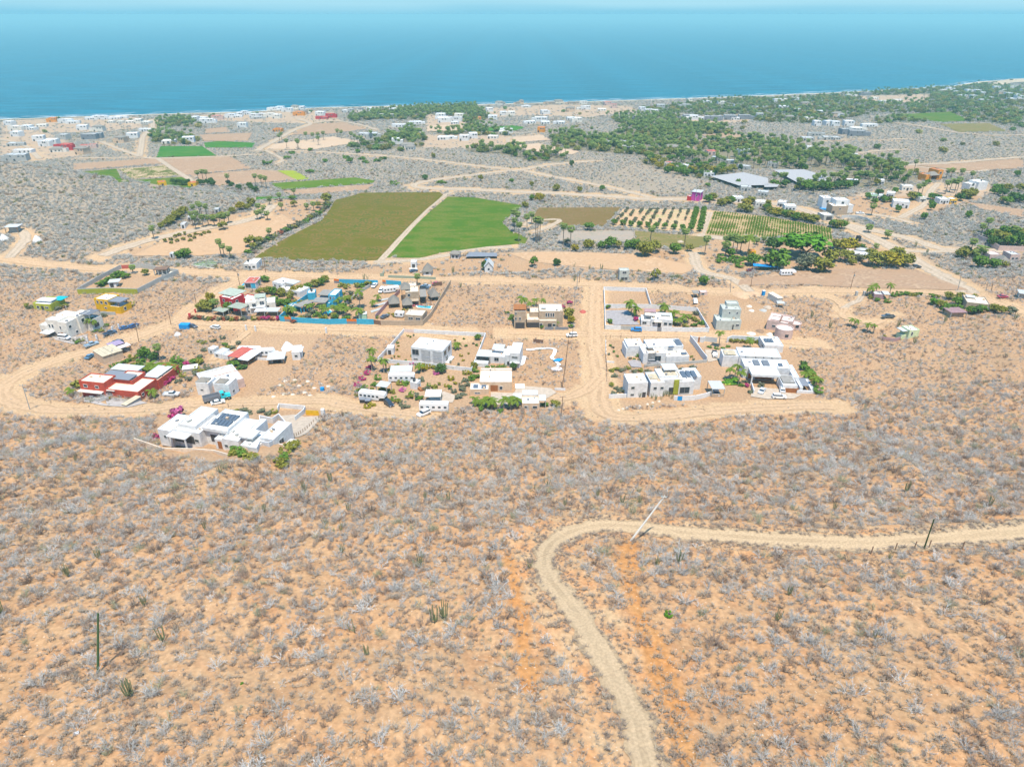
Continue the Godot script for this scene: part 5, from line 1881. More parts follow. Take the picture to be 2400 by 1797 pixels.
	for q in V([-145.5,-234.5, -142.4,-231.7, -144.3,-237.8, -131.9,-239.8, -128.8,-237.8, -124.5,-236.5, -123.5,-239.4, -121.3,-237.8, -127.5,-232.9, -149.6,-241.1]):
		bush("garden_bush", "leafy green bush in the garden between shed and palms", ["green", "olive", "dark", "green"][int(absf(q.x)) % 4], q.x, q.y, 2.6, 4.2, "bushes of the palm garden")
	bush("garden_bush", "grey green bush left of the terracotta house", "olive", -156.3, -216.3, 3.0, 5.0)
	small_box("concrete_slab", "pale concrete box on the dirt behind the palm garden", "cistern", -122.1, -230.5, 0.3, Vector3(5, 1.0, 3.5), "grey", "cream")
	# -- twin towers and dump truck
	house("tower_house", "white house of two square towers topped with ragged thatch", "house", -110, -208.5, -0.16, 12.4, "c white whiteroof;b 0 .38 0 5 5.2;w f .4 2.2 .9 .5;b .36 .55 2.5 7 4.4;d f .5 1.4 2.6 plank;b .54 1 0 5.5 5.4;w f .6 2.2 1 .5;t -.02 .3 .3 4 5.3 1.0;t .56 .86 .5 4 5.4 1.1;w r .4 1.2 1 1")
	house("garage", "long white roofed garage block behind the twin towers", "garage", -102.4, -210.4, 0.62, 8.3, "c pink whiteroof;b -.55 1 1 9 3.4;d f .55 4 2.6 dark;n -.55 .98 9 15 2 .4 sandroof terrace;n -.55 -.5 9 15 2.4 .9 white balustrade;n -.55 .98 14.8 15.1 2.4 .9 white balustrade;n .94 .98 9 15 2.4 .9 white balustrade")
	dump_truck(-101.2, -203.2, 0.54)
	car("sedan", "silver car parked in front of the dump truck", -99.7, -200.3, 0.49, Color(0.72, 0.72, 0.70))
	# -- the camper yard and red roofed sheds
	house("red_roof_shed", "open shed with a faded red sheet roof beside a white roof", "shed", -110.8, -238.6, -0.31, 5.3, "n 0 1 0 9 2.6 .15 redroof red_roof;n 1.02 1.9 -1 8 2.6 .15 whiteroof white_roof;n .02 .06 .2 .4 0 2.6 plank post;n .9 .96 .2 .4 0 2.6 plank post;n 1.8 1.86 -.6 -.4 0 2.6 plank post;n 1.0 1.06 -.6 -.4 0 2.6 plank post;c white roof;b .1 .8 3 8 2.3;d f .5 2 2 dark")
	camper("camper_trailer", "white camper trailer behind the red roofed shed", -105.2, -246.7, -0.06, 9.0)
	camper("shuttle_bus", "white shuttle bus parked right of the camper behind the red roofed shed", -97.3, -244.6, 0.07, 8.2, 3.0, "bus")
	house("grey_roof_shed", "low shed under a rusty grey sheet roof", "shed", -94.6, -235.3, 0.18, 6.7, "n 0 1 0 7 2.3 .15 metal roof_sheet;n .05 .1 .3 .5 0 2.3 plank post;n .9 .95 .3 .5 0 2.3 plank post;c grey metal;b .15 .9 2 6.5 2.1;d f .5 3 1.8 dark")
	house("white_cabin", "small white cabin with a side porch right of the shuttle bus", "cabin", -86.2, -240.2, 0.13, 3.1, "c white roof;b 0 1 0 6.5 3.6;w f .5 1.5 1 .8;n 1 1.25 1 6 3 .15 white porch_roof;n 1.2 1.25 1 1.2 0 3 white porch_post")
	house("white_lean_to", "white lean-to hut with grey roof left of the red roofed shed", "hut", -117.8, -242.7, -0.37, 5.7, "c white metal;b 0 .6 0 5 2.4;w f .4 1 1 .8;b .6 1.1 .5 4 2;c white roof;b -.85 -.35 2 5 2.6;w f .5 .8 .8 .8")
	heap("sand_pile", "big white pile of sand on the cleared orange lot", "sand pile", -91.5, -251.5, 2.9, 3.2, "whiteroof")
	heap("sand_pile", "small white sand pile near the blue tarp", "sand pile", -143, -266.5, 1.7, 1.3, "white")
	small_box("tarp_covered_load", "bright blue tarp covering a load beside a dark car", "tarp", -142.2, -272.8, 0, Vector3(4.2, 2.0, 2.6), "tarp")
	car("sedan", "dark grey car parked right of the blue tarp", -139, -273.2, -0.55, Color(0.08, 0.08, 0.09))
	car("suv", "white suv on the dirt lot below the hedged red house", -128.5, -271.4, 2.75, Color(0.70, 0.70, 0.69))
	bush("banana_plants", "dark green banana clump before the red roofed shed", "green", -107.8, -234.9, 2.2, 6.0)
	bush("banana_plants", "rounded dark green bush below the white roof sheet", "dark", -103.6, -232.9, 2.0, 5.0)
	wall("lot_wall", "white low wall along the right side of the camper yard", V([-101,-240.7, -94.4,-239.8]), 1.2, "white")
	for q in V([-114.7,-270.1, -110.4,-269.2]):
		small_box("gate_post", "white gate post of the pink gravel driveway", "gate post", q.x, q.y, 0, Vector3(0.6, 2.4, 0.6), "white", "", "gate posts of the pink gravel driveway")
	small_box("boundary_pillar", "lone white boundary pillar at the corner of the cleared lot", "pillar", -79.5, -267.4, 0, Vector3(0.7, 2.6, 0.7), "white")
	# -- the white house at the upper left
	house("white_villa", "white two storey house with arched openings left of the row of blue cars", "house", -200.5, -266.1, -0.26, 15.3, "c cream roof;b 0 .3 0 9 4.6;w f .25 1.4 .7 1;w f .7 1.4 .7 1;b .3 .72 -.2 10 7.6;w f .2 4 .8 1.5;w f .45 4 .8 1.5;w f .3 1.4 .9 .9;w f .8 1.2 .9 .9;b .72 1 -.4 5 7.2;w f .15 4 .7 1.3;d f .1 1.4 2.4 wood;w r .25 4.3 1.2 1.2;w r .7 1 1 1.2;b .72 1.05 5 12 7.8;w r .3 4.6 1.4 1.6;b .9 1.25 8 14 5.2;w r .4 1.4 2.6 1.8;p .9 1.25 8 14 7.6 darkmetal;n .2 .52 -3.5 -.3 2.4 .2 white carport_roof")
	flat_sheet("driveway", "", "", V([-186.1,-262.1, -181,-266, -177.2,-257.4, -183.6,-256.2, -190.3,-258.7, -194.6,-262.9]), "paving")
	car("van", "white van parked before the white two storey house", -187.1, -259.8, -0.22, Color(0.74, 0.74, 0.73))
	car("suv", "dark car under the carport of the white two storey house", -193.8, -264.2, 0.35, Color(0.06, 0.06, 0.065))
	for e in [[-173.1, -254.7, 0.89, Color(0.30, 0.42, 0.52), "pickup", "silver blue pickup at the gate of the white two storey house"], [-170.3, -264.3, 0.86, Color(0.05, 0.09, 0.15), "pickup", "dark blue pickup second in the row along the verge"], [-167.1, -270.3, 0.80, Color(0.04, 0.12, 0.30), "sedan", "blue saloon third in the row along the verge"], [-164.7, -273, 1.31, Color(0.03, 0.09, 0.24), "suv", "blue suv at the far end of the row beside a pole"], [-163.2, -256.4, 3.05, Color(0.06, 0.09, 0.12), "suv", "dark grey suv standing alone in the middle of the road"]]:
		car(e[4], e[5], e[0], e[1], e[2], e[3])
	coconut_palm("yellowish date palm right of the white two storey house", -180.8, -270, 5.0, "", 1.1, 15)
	bush("garden_bush", "bright green bush at the foot of the white two storey house", "bright", -188.6, -263.4, 2.2, 2.2)
	for q in V([-177,-258.7, -174,-260.4, -170.8,-267.4, -169.6,-270.5]):
		small_box("gate_post", "white gate post on the verge beside the parked blue cars", "gate post", q.x, q.y, 0, Vector3(0.6, 2.2, 0.6), "white", "", "gate posts beside the parked blue cars")
	# -- lime house, yellow house, walled yard
	house("lime_house", "lime green bungalow with a white roof at the left edge", "house", -219.2, -291.7, -0.14, 8.7, "c lime whiteroof;b 0 1 0 9 3.3;w f .25 1 1.2 1.2;d f .5 1.2 2.2 dark;w f .75 1.2 1.6 .8;n .05 .9 2 6 3.6 .5 white roof_step;b -.2 0 2 8 2.8;n .6 1.2 5 10 3.3 .15 teal shade_sheet")
	house("yellow_house", "bright yellow house with a grey thatched terrace", "house", -191.4, -291.5, -0.28, 14.3, "c yellow whiteroof;b 0 .55 1 8 6;w f .22 3.8 .9 1.3;w f .5 3.8 1.2 1.2;w f .82 3.8 1.2 1.2;w f .7 1.6 1.2 .6;b .5 1 .5 7 3.4;w r .4 1.2 1.2 1.4;n .48 1.02 1 6.5 5.2 .5 darkmetal thatched_slab;n .9 .93 1.2 1.5 3.4 1.8 plank post;n .9 .93 5.8 6.1 3.4 1.8 plank post")
	wall("yard_wall", "grey block wall in front of the bright yellow house", V([-192.2,-288, -179.7,-287]), 1.4, "grey")
	wall("yard_wall", "walled yard with a lime green front and grey block sides", V([-213.1,-315.7, -182.4,-313.9, -174.3,-341.4, -197.8,-349.2, -207.7,-347.7, -213.1,-315.7]), 2.3, "grey", [[3, 0.55, 0.95, "redroof"]])
	wall("painted_wall", "lime green painted front face of the walled yard", V([-212.4,-314.6, -182,-312.8]), 2.35, "olivewall", [], 0.12)
	house("open_shed", "grey plank shed under a dark roof in the walled yard", "shed", -185.7, -338.1, 0.11, 6.8, "n 0 1 0 5 2.8 .25 brown roof_sheet;n .02 .08 .1 .4 0 2.8 grey post;n .3 .36 .1 .4 0 2.8 grey post;n .6 .66 .1 .4 0 2.8 grey post;n .92 .98 .1 .4 0 2.8 grey post;c grey metal;b .05 .95 2.5 4.8 2.4;n 1 1.35 0 5 .1 .4 cream slab")
	house("shack", "small white shack with a slanting grey roof in the walled yard", "hut", -200.2, -321.2, 0.26, 4.6, "c white metal;b 0 .7 0 4 2.4;d f .4 1.6 2 dark;n -.05 1.1 -.5 4.5 2.6 .18 metal roof_sheet;n 1.02 1.06 -.3 -.1 0 2.6 plank post")
	for q in V([-205.7,-322.3, -205.4,-324.6, -204.9,-327, -204.6,-330.6, -204.3,-334.2, -204.2,-338.4, -202,-336.6, -198.4,-334.2]):
		bush("yard_tree", "dark green leafy tree along the left wall of the walled yard", "green", q.x, q.y, 3.2, 5.0, "trees in the walled yard")
	fan_palm("palm by the red gate at the back of the walled yard", -197.9, -341, 3.5)
	tree("garden_tree", "olive tree near the shed of the walled yard", "olive", -190.6, -338.7, 3.5, 4.5)
	# -- the hedged lots with the crimson house
	house("crimson_house", "crimson two storey house with a grey green sheet roof behind a hedge", "house", -135.6, -295.2, -0.40, 9.1, "c crimson roof;b 0 .75 1 8 5.6;w f .35 3.4 1 1.2;n -.3 .8 3 11 5.9 .15 greenroof roof_sheet;b .75 1 -.5 7 6;w f .5 3.4 1.2 1.2;w r .35 3.4 1.4 1.4;d f .5 1.2 2.2 dark;b .8 1.3 6 11 4.4;w r .5 2 1.2 1.2;p 1.1 1.95 -5 1 4.2 greenroof;p .4 1.1 -8 -3.5 2.6 greenroof")
	house("stepped_house", "grey white two storey house with roof terraces beside the crimson house", "house", -120.5, -288.1, 0.29, 8.7, "c cream roof;b 0 .55 0 8 5.8;w f .2 3.6 .9 1.2;w f .75 3.4 1.6 1.6;w f .2 .8 .8 1.2;n .2 .95 -1 3 3.1 .3 white terrace_slab;b .5 1 1.5 9 6.2;w f .6 3.4 1.8 1.8;n .45 1.0 3 8 6.3 .15 greenroof roof_sheet;b .85 1.45 3 10 3.6;w r .4 1.4 1 1;d f .3 1.5 2.3 dark")
	for e in [[-116, -285.1, 0.11, 4.5, "white sheet carport roof behind the hedge", "whiteroof"], [-111.6, -285.1, 0.00, 6.2, "ribbed grey carport roof behind the hedge", "metal"]]:
		house("carport", e[4], "carport", e[0], e[1], e[2], e[3], "p 0 1 0 5 2.4 " + e[5])
	small_box("garden_umbrella", "light blue garden umbrella behind the hedge", "umbrella", -116.8, -285.6, 0, Vector3(0.1, 2.2, 0.1), "plank", "blue")
	var hedge := V([-143.9,-282.7, -141.6,-282.2, -139.5,-282.2, -137.2,-281.7, -135.1,-281.7, -132.8,-281.2, -130.7,-281.2, -128.6,-281.2, -126.5,-281.2, -124.3,-280.8, -122.2,-280.8, -120.1,-280.8])
	for k in hedge.size():
		bush("hedge_bush", "dusty pink and grey hedge bush along the street before the crimson house", ["rust", "grey", "rust", "grey", "olive"][k % 5], hedge[k].x, hedge[k].y, 2.4, 3.2, "street hedge before the crimson house")
	hedge = V([-115.3,-281.7, -113.2,-281.7, -111.1,-281.7, -109,-281.7, -106.8,-281.3, -104.7,-281.3])
	for k in hedge.size():
		bush("hedge_bush", "red flowering hedge bush along the street before the grey white house", ["olive", "rust", "magenta", "magenta", "rust", "magenta"][k % 6], hedge[k].x, hedge[k].y, 2.2, 3.0, "street hedge before the grey white house")
	wall("lot_gate", "dark iron gate in the hedge between two houses", V([-119.3,-282.2, -116.2,-281.7]), 2.0, "darkmetal", [[0, 0.1, 0.9, "darkmetal"]])
	small_box("gate_pillar", "red gate pillar at the street corner of the hedge", "pillar", -144.3, -283.1, 0.3, Vector3(1.0, 2.4, 0.8), "crimson")
	small_box("gate_pillar", "small red pillar behind the street corner of the hedge", "pillar", -144.6, -289.6, 0.3, Vector3(0.6, 1.8, 0.6), "crimson")
	for e in [[-142.5, -295.2, "olive"], [-142.4, -291.1, "olive"], [-143.2, -304.2, "yellow"], [-138.9, -291.1, "olive"], [-130.1, -291.1, "green"]]:
		tree("garden_tree", "yellow green tree left of the crimson house", e[2], e[0], e[1], 4.5, 6.0, "trees left of the crimson house")
	fan_palm("fan palm with dead skirt before the crimson house", -134.8, -290.6, 5.0)
	fan_palm("second fan palm left of the crimson house", -137.8, -293.1, 4.0)
	fan_palm("leaning fan palm behind the crimson house", -129.9, -308.6, 4.5)
	house("blue_front_hut", "small white hut with a bright blue front and flat roof", "hut", -132.8, -321.1, 0.01, 5.7, "c white sandroof;b 0 1 0 8 3;w f .3 .3 2.6 2;d f .75 2.2 2.4 blue;n -.02 1.02 -.2 8.2 2.66 .2 redroof roof_edge;n -.2 0 -1 3 1.8 .12 blue side_awning")
	house("palapa_house", "white house with a palapa shaded deck behind the orchard garden", "house", -118.7, -320.7, -0.49, 7.4, "c white roof;b 0 .9 0 7 3.6;w f .25 1.6 1 .8;w f .75 1.4 1 1;b .9 1.9 -3 2 2.4;n 1.0 1.8 1 6 3.9 .3 metal palapa_roof;n 1.75 1.8 1.2 1.5 0 3.9 plank post;b 2.0 2.8 -3 4 3;w f .5 1 2 1")
	house("white_block_house", "white and grey cube house by the upper road under the olive field", "house", -142.4, -347.1, 0.02, 7.0, "c grey roof;b 0 .45 0 8 3.2;w f .5 1.2 1.4 1;c white roof;b .45 1.05 -.3 8.5 3.7;d f .08 1.1 2.2 dark;w f .6 1.3 1.3 1;w r .6 1.4 1 1.2;k .2 5 2.9")
	for e in [[-122, -312.6, 3.4, "olive"], [-119, -313.7, 4, "olive"], [-115.8, -312.6, 4.4, "green"], [-111.4, -310.3, 4.5, "olive"], [-105.8, -312.6, 4.5, "yellow"], [-103.7, -316.1, 4, "olive"], [-100.7, -318.4, 4, "green"], [-98.5, -323.1, 4, "olive"], [-96.1, -325.6, 4, "green"], [-95.2, -330.5, 3.5, "olive"], [-108.8, -298.4, 3.5, "green"], [-105.4, -298.4, 3.4, "green"], [-101.8, -298.4, 3, "olive"], [-106, -305.9, 4, "olive"], [-113.1, -302.6, 3, "green"], [-125.9, -330.2, 3.5, "green"], [-128.7, -325.3, 3, "green"]]:
		tree("orchard_tree", "yellow green fruit tree in the orchard between white huts and blue compound", e[3], e[0], e[1], e[2], 5.5, "trees of the orchard garden")
	for e in [[-113.1, -312.6, "magenta"], [-111.3, -313.7, "magenta"], [-104, -300.5, "rust"]]:
		bush("bougainvillea", "magenta bougainvillea among the orchard garden trees", e[2], e[0], e[1], 2.5, 4.5, "bougainvilleas of the orchard garden")
	# -- the bright blue compound
	wall("compound_wall", "bright blue street wall with two orange topped gates", V([-103.2,-280.3, -94,-278.4, -81.3,-276.5, -72.7,-277, -60.8,-276.6]), 2.4, "blue", [[0, 0.25, 0.6, "gateorange"], [3, 0.0, 0.37, "gateorange"]])
	wall("compound_wall", "bright blue side wall climbing behind the garden of the blue compound", V([-103.4,-280.8, -101,-295.3, -98.2,-306.5, -95.8,-313.8]), 2.4, "blue")
	wall("compound_wall", "bright blue rear wall along the upper road with an orange gate", V([-90.4,-328.7, -86.3,-327.5, -67.5,-326.3]), 2.4, "blue", [[0, 0.05, 0.75, "gateorange"]])
	wall("compound_wall", "short bright blue rear wall left of the tan compound", V([-65.6,-327.6, -63.5,-327, -55.8,-325.8]), 2.2, "blue", [[0, 0.05, 0.9, "gateorange"]])
	house("blue_tower_house", "bright blue tower house with palapa wings", "house", -85.2, -297.4, -0.14, 3.7, "c blue roof;b 0 1 0 8 5.8;w f .25 3.6 .8 1.4;w f .7 4.2 .6 .6;w r .5 3.8 .8 1.6;b -.3 .3 -2 0 2.4;n -1.75 -.05 3 10 4 .35 thatch palapa_roof;n -1.8 0 -4 2 3.2 .35 thatch palapa_roof;c blue roof;b -1.6 -.1 3.5 9 3.2;n -1.75 -1.7 -3.8 -3.5 0 3.2 plank post;n -.1 -.05 -3.8 -3.5 0 3.2 plank post")
	house("blue_cabin", "small blue cabin with a white roof and water tank at the blue side wall", "cabin", -97.3, -305.4, 0.16, 3.6, "c blue roof;b 0 1 0 5 3.6;k .5 2.5 3.3;w r .5 1.2 1 1")
	house("blue_pergola", "long blue columned shelter under a slanting grey thatch in the blue compound", "shelter", -96, -288.6, 1.01, 7.8, "n 0 1 0 4.5 3 .3 thatch thatched_roof;n .02 .06 .2 .5 0 3 blue column;n .25 .29 .2 .5 0 3 blue column;n .5 .54 .2 .5 0 3 blue column;n .75 .79 .2 .5 0 3 blue column;n .94 .98 .2 .5 0 3 blue column;c blue sandroof;b -.2 .5 5 9 2.4")
	pool("small turquoise pool in the garden of the blue compound", V([-86.8,-287.7, -84,-292.2, -82.4,-290.2, -84.6,-284.7]))
	for q in V([-92.8,-291.2, -86.6,-289.2, -83.8,-286.2, -80.1,-288.7, -77.4,-288.7, -74.7,-285.2, -98.5,-285.2, -102,-287.1, -80.9,-298.5, -78.4,-300.6]):
		coconut_palm("garden palm inside the bright blue compound", q.x, q.y, 3.6, "palms of the blue compound", 1.0, 12)
	for e in [[-102.2, -282.7, "green"], [-101.6, -289.1, "green"], [-99.9, -298.4, "green"], [-98, -300.5, "olive"], [-94.4, -299, "green"], [-88.1, -285.2, "green"], [-84.5, -282.3, "olive"], [-80.6, -284.2, "olive"], [-78.4, -282.7, "dark"], [-78.4, -296.4, "green"], [-77.8, -302.7, "yellow"], [-77.3, -307.1, "olive"], [-83, -312.7, "olive"], [-81.8, -321.5, "olive"], [-77.8, -322.7, "olive"], [-74.7, -323.3, "green"], [-79.3, -312.7, "grey"], [-73.6, -307.1, "grey"], [-73.7, -295.3, "grey"], [-85.3, -323.2, "olive"], [-72.6, -325.7, "olive"], [-93.9, -282.2, "olive"], [-92, -283.7, "grey"], [-90.4, -288.6, "grey"], [-73.8, -281.3, "green"], [-79.6, -292.7, "green"]]:
		bush("garden_bush", "leafy garden bush inside the bright blue compound", e[2], e[0], e[1], 2.6, 4.4, "bushes of the blue compound")
	bush("bougainvillea", "red bougainvillea spilling over the blue street wall", "rust", -96.1, -279.4, 1.8, 5.0)
	wall("stone_wall", "grey stone garden wall right of the blue compound garden", V([-70.8,-323.3, -74.7,-312.7, -77.3,-300.6, -79.2,-295.3]), 1.6, "grey")
	small_box("garden_hut", "mint green hut behind the orange gate", "hut", -66.7, -282.8, 0.1, Vector3(3.4, 2.8, 3), "mint", "white")
	coconut_palm("tall palm with a white painted trunk in the sandy yard", -70.5, -295.3, 8.5, "", 1.1, 14)
	coconut_palm("coconut palm right of the orange street gate in the sandy yard", -68.7, -282.3, 4.5, "", 1.3, 12)
	coconut_palm("young palm beside the upper sandy parking strip", -63.2, -303.9, 3.0, "", .8, 10)
	coconut_palm("young palm beside the middle sandy parking strip", -64.9, -297.4, 3.0, "", .9, 10)
	for e in [[V([-62.8,-306.1, -57.9,-308.8, -57.8,-306.6, -62.2,-303.9])], [V([-64.4,-299, -58.4,-303.9, -58.2,-301.2, -63.6,-296.9])], [V([-65.1,-291.7, -59.7,-296.9, -59.6,-294.3, -64.2,-289.2])]]:
		flat_sheet("parking_strip", "grey paved parking strip in the sandy yard", "paving", e[0], "grey", 0.22, "parking strips of the sandy yard")
	car("pickup", "white pickup parked at the top of the sandy yard", -68.8, -323.3, -1.71, Color(0.74, 0.74, 0.73))
	car("van", "small white van beside the grey camper in the sandy yard", -64.1, -316.2, -1.67, Color(0.72, 0.73, 0.74))
	camper("camper_trailer", "grey camper with a white nose beside the tan house", -59.2, -316, 0.33, 8.0, 2.9, "nose")
	# -- the tan compound
	wall("compound_wall", "tan street wall with a dark brown gate", V([-60.9,-277, -57.5,-275.6, -39.1,-275.2]), 2.2, "tan", [[0, 0.0, 1.0, "brown"]])
	wall("compound_wall", "tan side wall on the right of the tan compound", V([-39.1,-275.6, -36.4,-287.2, -33.7,-306.1, -31,-326.5]), 2.2, "tan")
	wall("compound_wall", "dark brown side wall on the left of the tan compound", V([-61.2,-282.8, -58.7,-296.9, -54.9,-315.1]), 2.0, "mauve")
	house("tan_house", "tan two storey house with an outside stair and palapa top", "house", -50.7, -301.2, 0.16, 7.0, "c tan sandroof;b .1 1 0 8 5.8;w f .25 3.6 1.2 1.2;b 0 .3 -2 1 3;n -.05 .05 -1.9 -1.6 3 2.4 plank post;b .15 .9 8 15 5.2;t -.2 .45 2 9 6.4 2.0;n 1.05 1.5 -1 9 3.2 .3 thatch side_palapa;n 1.42 1.47 -.8 -.5 0 3.2 plank post;n 1.42 1.47 8 8.4 0 3.2 plank post;n .4 .95 -3.2 -.2 2.2 .2 tan stair_landing")
	house("tan_annex", "flat roofed tan annex at the street wall of the tan compound", "house", -47.8, -280.4, -0.17, 8.3, "c tan sandroof;b 0 1 0 7 3.1;w f .35 1.0 2 1;w f .75 1.0 2 1")
	for e in [[-56.9, -294.3, 0.21, 5.1, "large hipped palapa roof inside the tan compound left of the pool", 7.0, 3.0], [-50.3, -292.8, 0.22, 4.7, "second hipped palapa roof beside the pool of the tan compound", 6.0, 2.6], [-38.5, -303.4, 0.35, 4.8, "hipped palapa roof at the right wall of the tan compound", 7.0, 3.2]]:
		house("palapa", e[4], "palapa", e[0], e[1], e[2], e[3], "t 0 1 0 %s 2.4 %s" % [e[5], e[6] * 0.9])
	pool("turquoise pool of the tan compound", V([-44.6,-297.5, -37.6,-296.9, -37.7,-293.8, -43.6,-295.4]))
	camper("camper_trailer", "small white box trailer in the tan compound yard", -50.5, -284.5, -0.18, 4.0, 2.6)
	car("sedan", "dark grey car in the tan compound yard", -57.2, -284, 0.96, Color(0.10, 0.12, 0.14))
	for e in [[-43.6, -321, 0.00, Color(0.05, 0.08, 0.12), "suv", "dark suv behind the tan house"], [-43, -324, 0.00, Color(0.35, 0.40, 0.45), "sedan", "silver car behind the dark suv of the tan house"], [-38, -326.2, 0.29, Color(0.45, 0.05, 0.08), "sedan", "red car by the brown rear gate of the tan compound"]]:
		car(e[4], e[5], e[0], e[1], e[2], e[3])
	wall("rear_gate", "dark brown rear gate of the tan compound", V([-39.4,-324.6, -35.1,-324]), 2.0, "brown")
	fan_palm("palm behind the flat roof of the tan house", -47.7, -325.8, 5.0)
	for q in V([-56.1,-287.2, -53.8,-287.2, -52.5,-288.7, -50.1,-292.3, -47.6,-292.8, -37.4,-312.9, -35.2,-311.7, -60.4,-283.7, -52.9,-285.2]):
		bush("agave_clump", "green garden plant in the tan compound", ["green", "olive", "yellow"][int(absf(q.x)) % 3], q.x, q.y, 1.3, 2.0, "plants of the tan compound")
	for q in V([-45.9,-298, -44.4,-298.5, -42.4,-298.5]):
		bush("bougainvillea", "magenta flowers along the pool of the tan compound", "magenta", q.x, q.y, 0.9, 1.6, "flowers by the tan compound pool")
	# -- beyond the upper road
	wall("lot_wall", "long low sage green wall along the upper road", V([-64,-336.4, -39.2,-334]), 1.4, "sage")
	wall("lot_wall", "short sage green corner wall on the upper road", V([-68.5,-338.3, -66.7,-338.3, -67.8,-346.2]), 1.8, "sage")
	house("white_hut", "white hut with a dark door below the green field", "hut", -54.2, -351, 0.01, 3.0, "c white roof;b 0 1 0 4 3.6;d f .5 1.6 2.4 dark;n -.3 1.2 -1.6 0 0 .4 cream step")
	car("sedan", "dark blue car parked before the hipped palapa bungalow", -52, -345.3, 0.65, Color(0.07, 0.11, 0.17))
	house("palapa_bungalow", "white bungalow under a hipped grey palapa roof", "house", -46.7, -339.7, 0.01, 5.1, "c white roof;b .05 .95 0 6 2.2;w f .5 .9 1.4 1;t -.02 1.02 -.5 6.5 2.3 3.4")
	pitched("gabled_cottage", "white cottage with a steep grey gabled roof above the upper road", -14.4, -343.9, 0.00, 4.3, 7.0, 3.0, 2.6, "white", "metal")
	small_box("water_tank", "bright blue water tank behind the gabled cottage", "water tank", -13.8, -361.3, 0, Vector3(2, 1.6, 2), "tarp")
	house("stilt_cabin", "pale blue and white cabin with a pitched top at the green field edge", "cabin", -34.2, -367.7, -0.14, 4.8, "c white roof;b 0 1 0 4 2.6;w f .3 .6 1.2 1.4;w f .72 .6 1.2 1.4;t -.1 1.1 -.6 4.6 3 1.4")
	flat_sheet("shade_net", "dark shade net stretched on the ground beyond the pale cabin", "shade net", V([-26.1,-367, -24.2,-375.4, -8.4,-374, -8.3,-367.9]), "darkmetal", 1.4)
	house("concrete_shell", "unfinished grey concrete two storey frame by the upper road", "building shell", 55, -333.6, 0.00, 5.0, "c block block;b 0 1 0 4 3;d f .35 1.5 1.8 dark;d f .7 1.5 1.8 dark;b 0 1 .02 4 5.6 3;w f .5 .8 2 1.2")
	# -- the tan corner house on the main street
	house("corner_house", "tan two storey house with tower and dark garages on the main street", "house", 0.9, -272, 0.00, 23.1, "c tan roof;b 0 .22 0 8 8.0;d f .5 4 2.8 dark;w f .15 4 .7 1.2;w f .5 4 .7 1.2;w f .15 6.6 .7 .9;n -.01 .23 1 7 8.3 .25 wood pergola;c tan sandroof;b .24 .47 1 9 3.6;d f .5 5.4 2.4 dark;b .3 .5 5 11 5.6;b .47 .92 2.5 12 7.0;w f .3 4.4 .6 1.8;w f .4 4.4 .6 1.8;w f .5 4.4 .6 1.8;w f .6 4.4 .6 1.8;n .52 .6 5 7 7.1 .5 metal skylight;b .47 .8 0 2.5 3.6;w f .1 1 1.2 1.4;d f .6 1.6 2.3 dark;w f .85 1 1.2 1.2")
	wall("front_fence", "dark railing with tan piers before the corner house", V([13.8,-270.6, 18.4,-270.6, 24.5,-270.6]), 1.5, "tan", [[0, 0.1, 0.9, "darkmetal"], [1, 0.05, 0.95, "darkmetal"]])
	for e in [[4.4, -295.4, 5.0, 1.2], [8.8, -292.3, 3.5, 1.0], [14.9, -296.5, 4.0, .8], [15.4, -277.5, 3.6, 1.0], [18.9, -272.9, 2.6, .7], [11.6, -298.6, 3.5, .8]]:
		coconut_palm("palm in the garden of the tan corner house", e[0], e[1], e[2], "palms of the corner house", e[3], 11)
	tree("garden_tree", "leafy green tree with pink flowers right of the corner house", "olive", 25.3, -283.8, 5.0, 6.5)
	tree("garden_tree", "yellow green tree at the right edge of the corner house", "yellow", 26.4, -278, 3.6, 4.5)
	for q in V([18.2,-295.4, 20.8,-295.9, 23.4,-295.4, 27,-298.6]):
		bush("bougainvillea", "magenta bougainvillea hedge behind the corner house", "magenta", q.x, q.y, 1.8, 3.2, "bougainvilleas of the corner house")
	for q in V([-0.8,-280.4, 0,-283.8, -2.3,-288.7, 13.3,-272, 25.6,-272.9]):
		bush("garden_bush", "green bush at the side of the tan corner house", "green", q.x, q.y, 2.0, 2.6, "bushes of the corner house")
	car("suv", "white car with a red stripe on the street beside a pole", 25.3, -263.7, -3.03, Color(0.78, 0.78, 0.77))
	heap("brick_pile", "small pile of red bricks by the main street", "pile", 32.5, -290.8, 1.8, 1.0, "redroof")
	# -- the lattice cube and its walled lot
	house("lattice_house", "white cube house with grey lattice screens and a deep balcony", "house", -39.2, -239, -0.28, 13.2, "c white whiteroof;b 0 1 0 9.5 6.4;g f .46 .3 3.6 2.5;g f .82 .3 3.6 2.5;g f .46 3.1 3.6 2.5;g f .82 3.1 3.6 2.5;w f .14 3.3 2.6 2.2;w f .13 1.2 1.6 .4;w r .25 3.4 2.4 2.2;w r .7 3.4 2.4 2.2;w r .4 .5 2 2;n .98 1.12 2 8 0 .5 white porch")
	wall("compound_wall", "white wall with a pink gate around the lattice cube house", V([-52.5,-238.6, -46.3,-267.9, -42,-267.4, -38,-267, -29.1,-265.7, -11.2,-263.5, -15.3,-229.3, -26.1,-232.1, -32.2,-234.1, -44.9,-236.6, -52.5,-238.6]), 1.7, "white", [[1, 0.0, 1.0, "pinkroof"]])
	house("garden_hut", "small white hut with a dark door on the left wall of the lattice house", "hut", -50, -245.7, 0.00, 2.7, "c white sandroof;b 0 1 0 3.5 3;d f .4 1.2 2.1 dark")
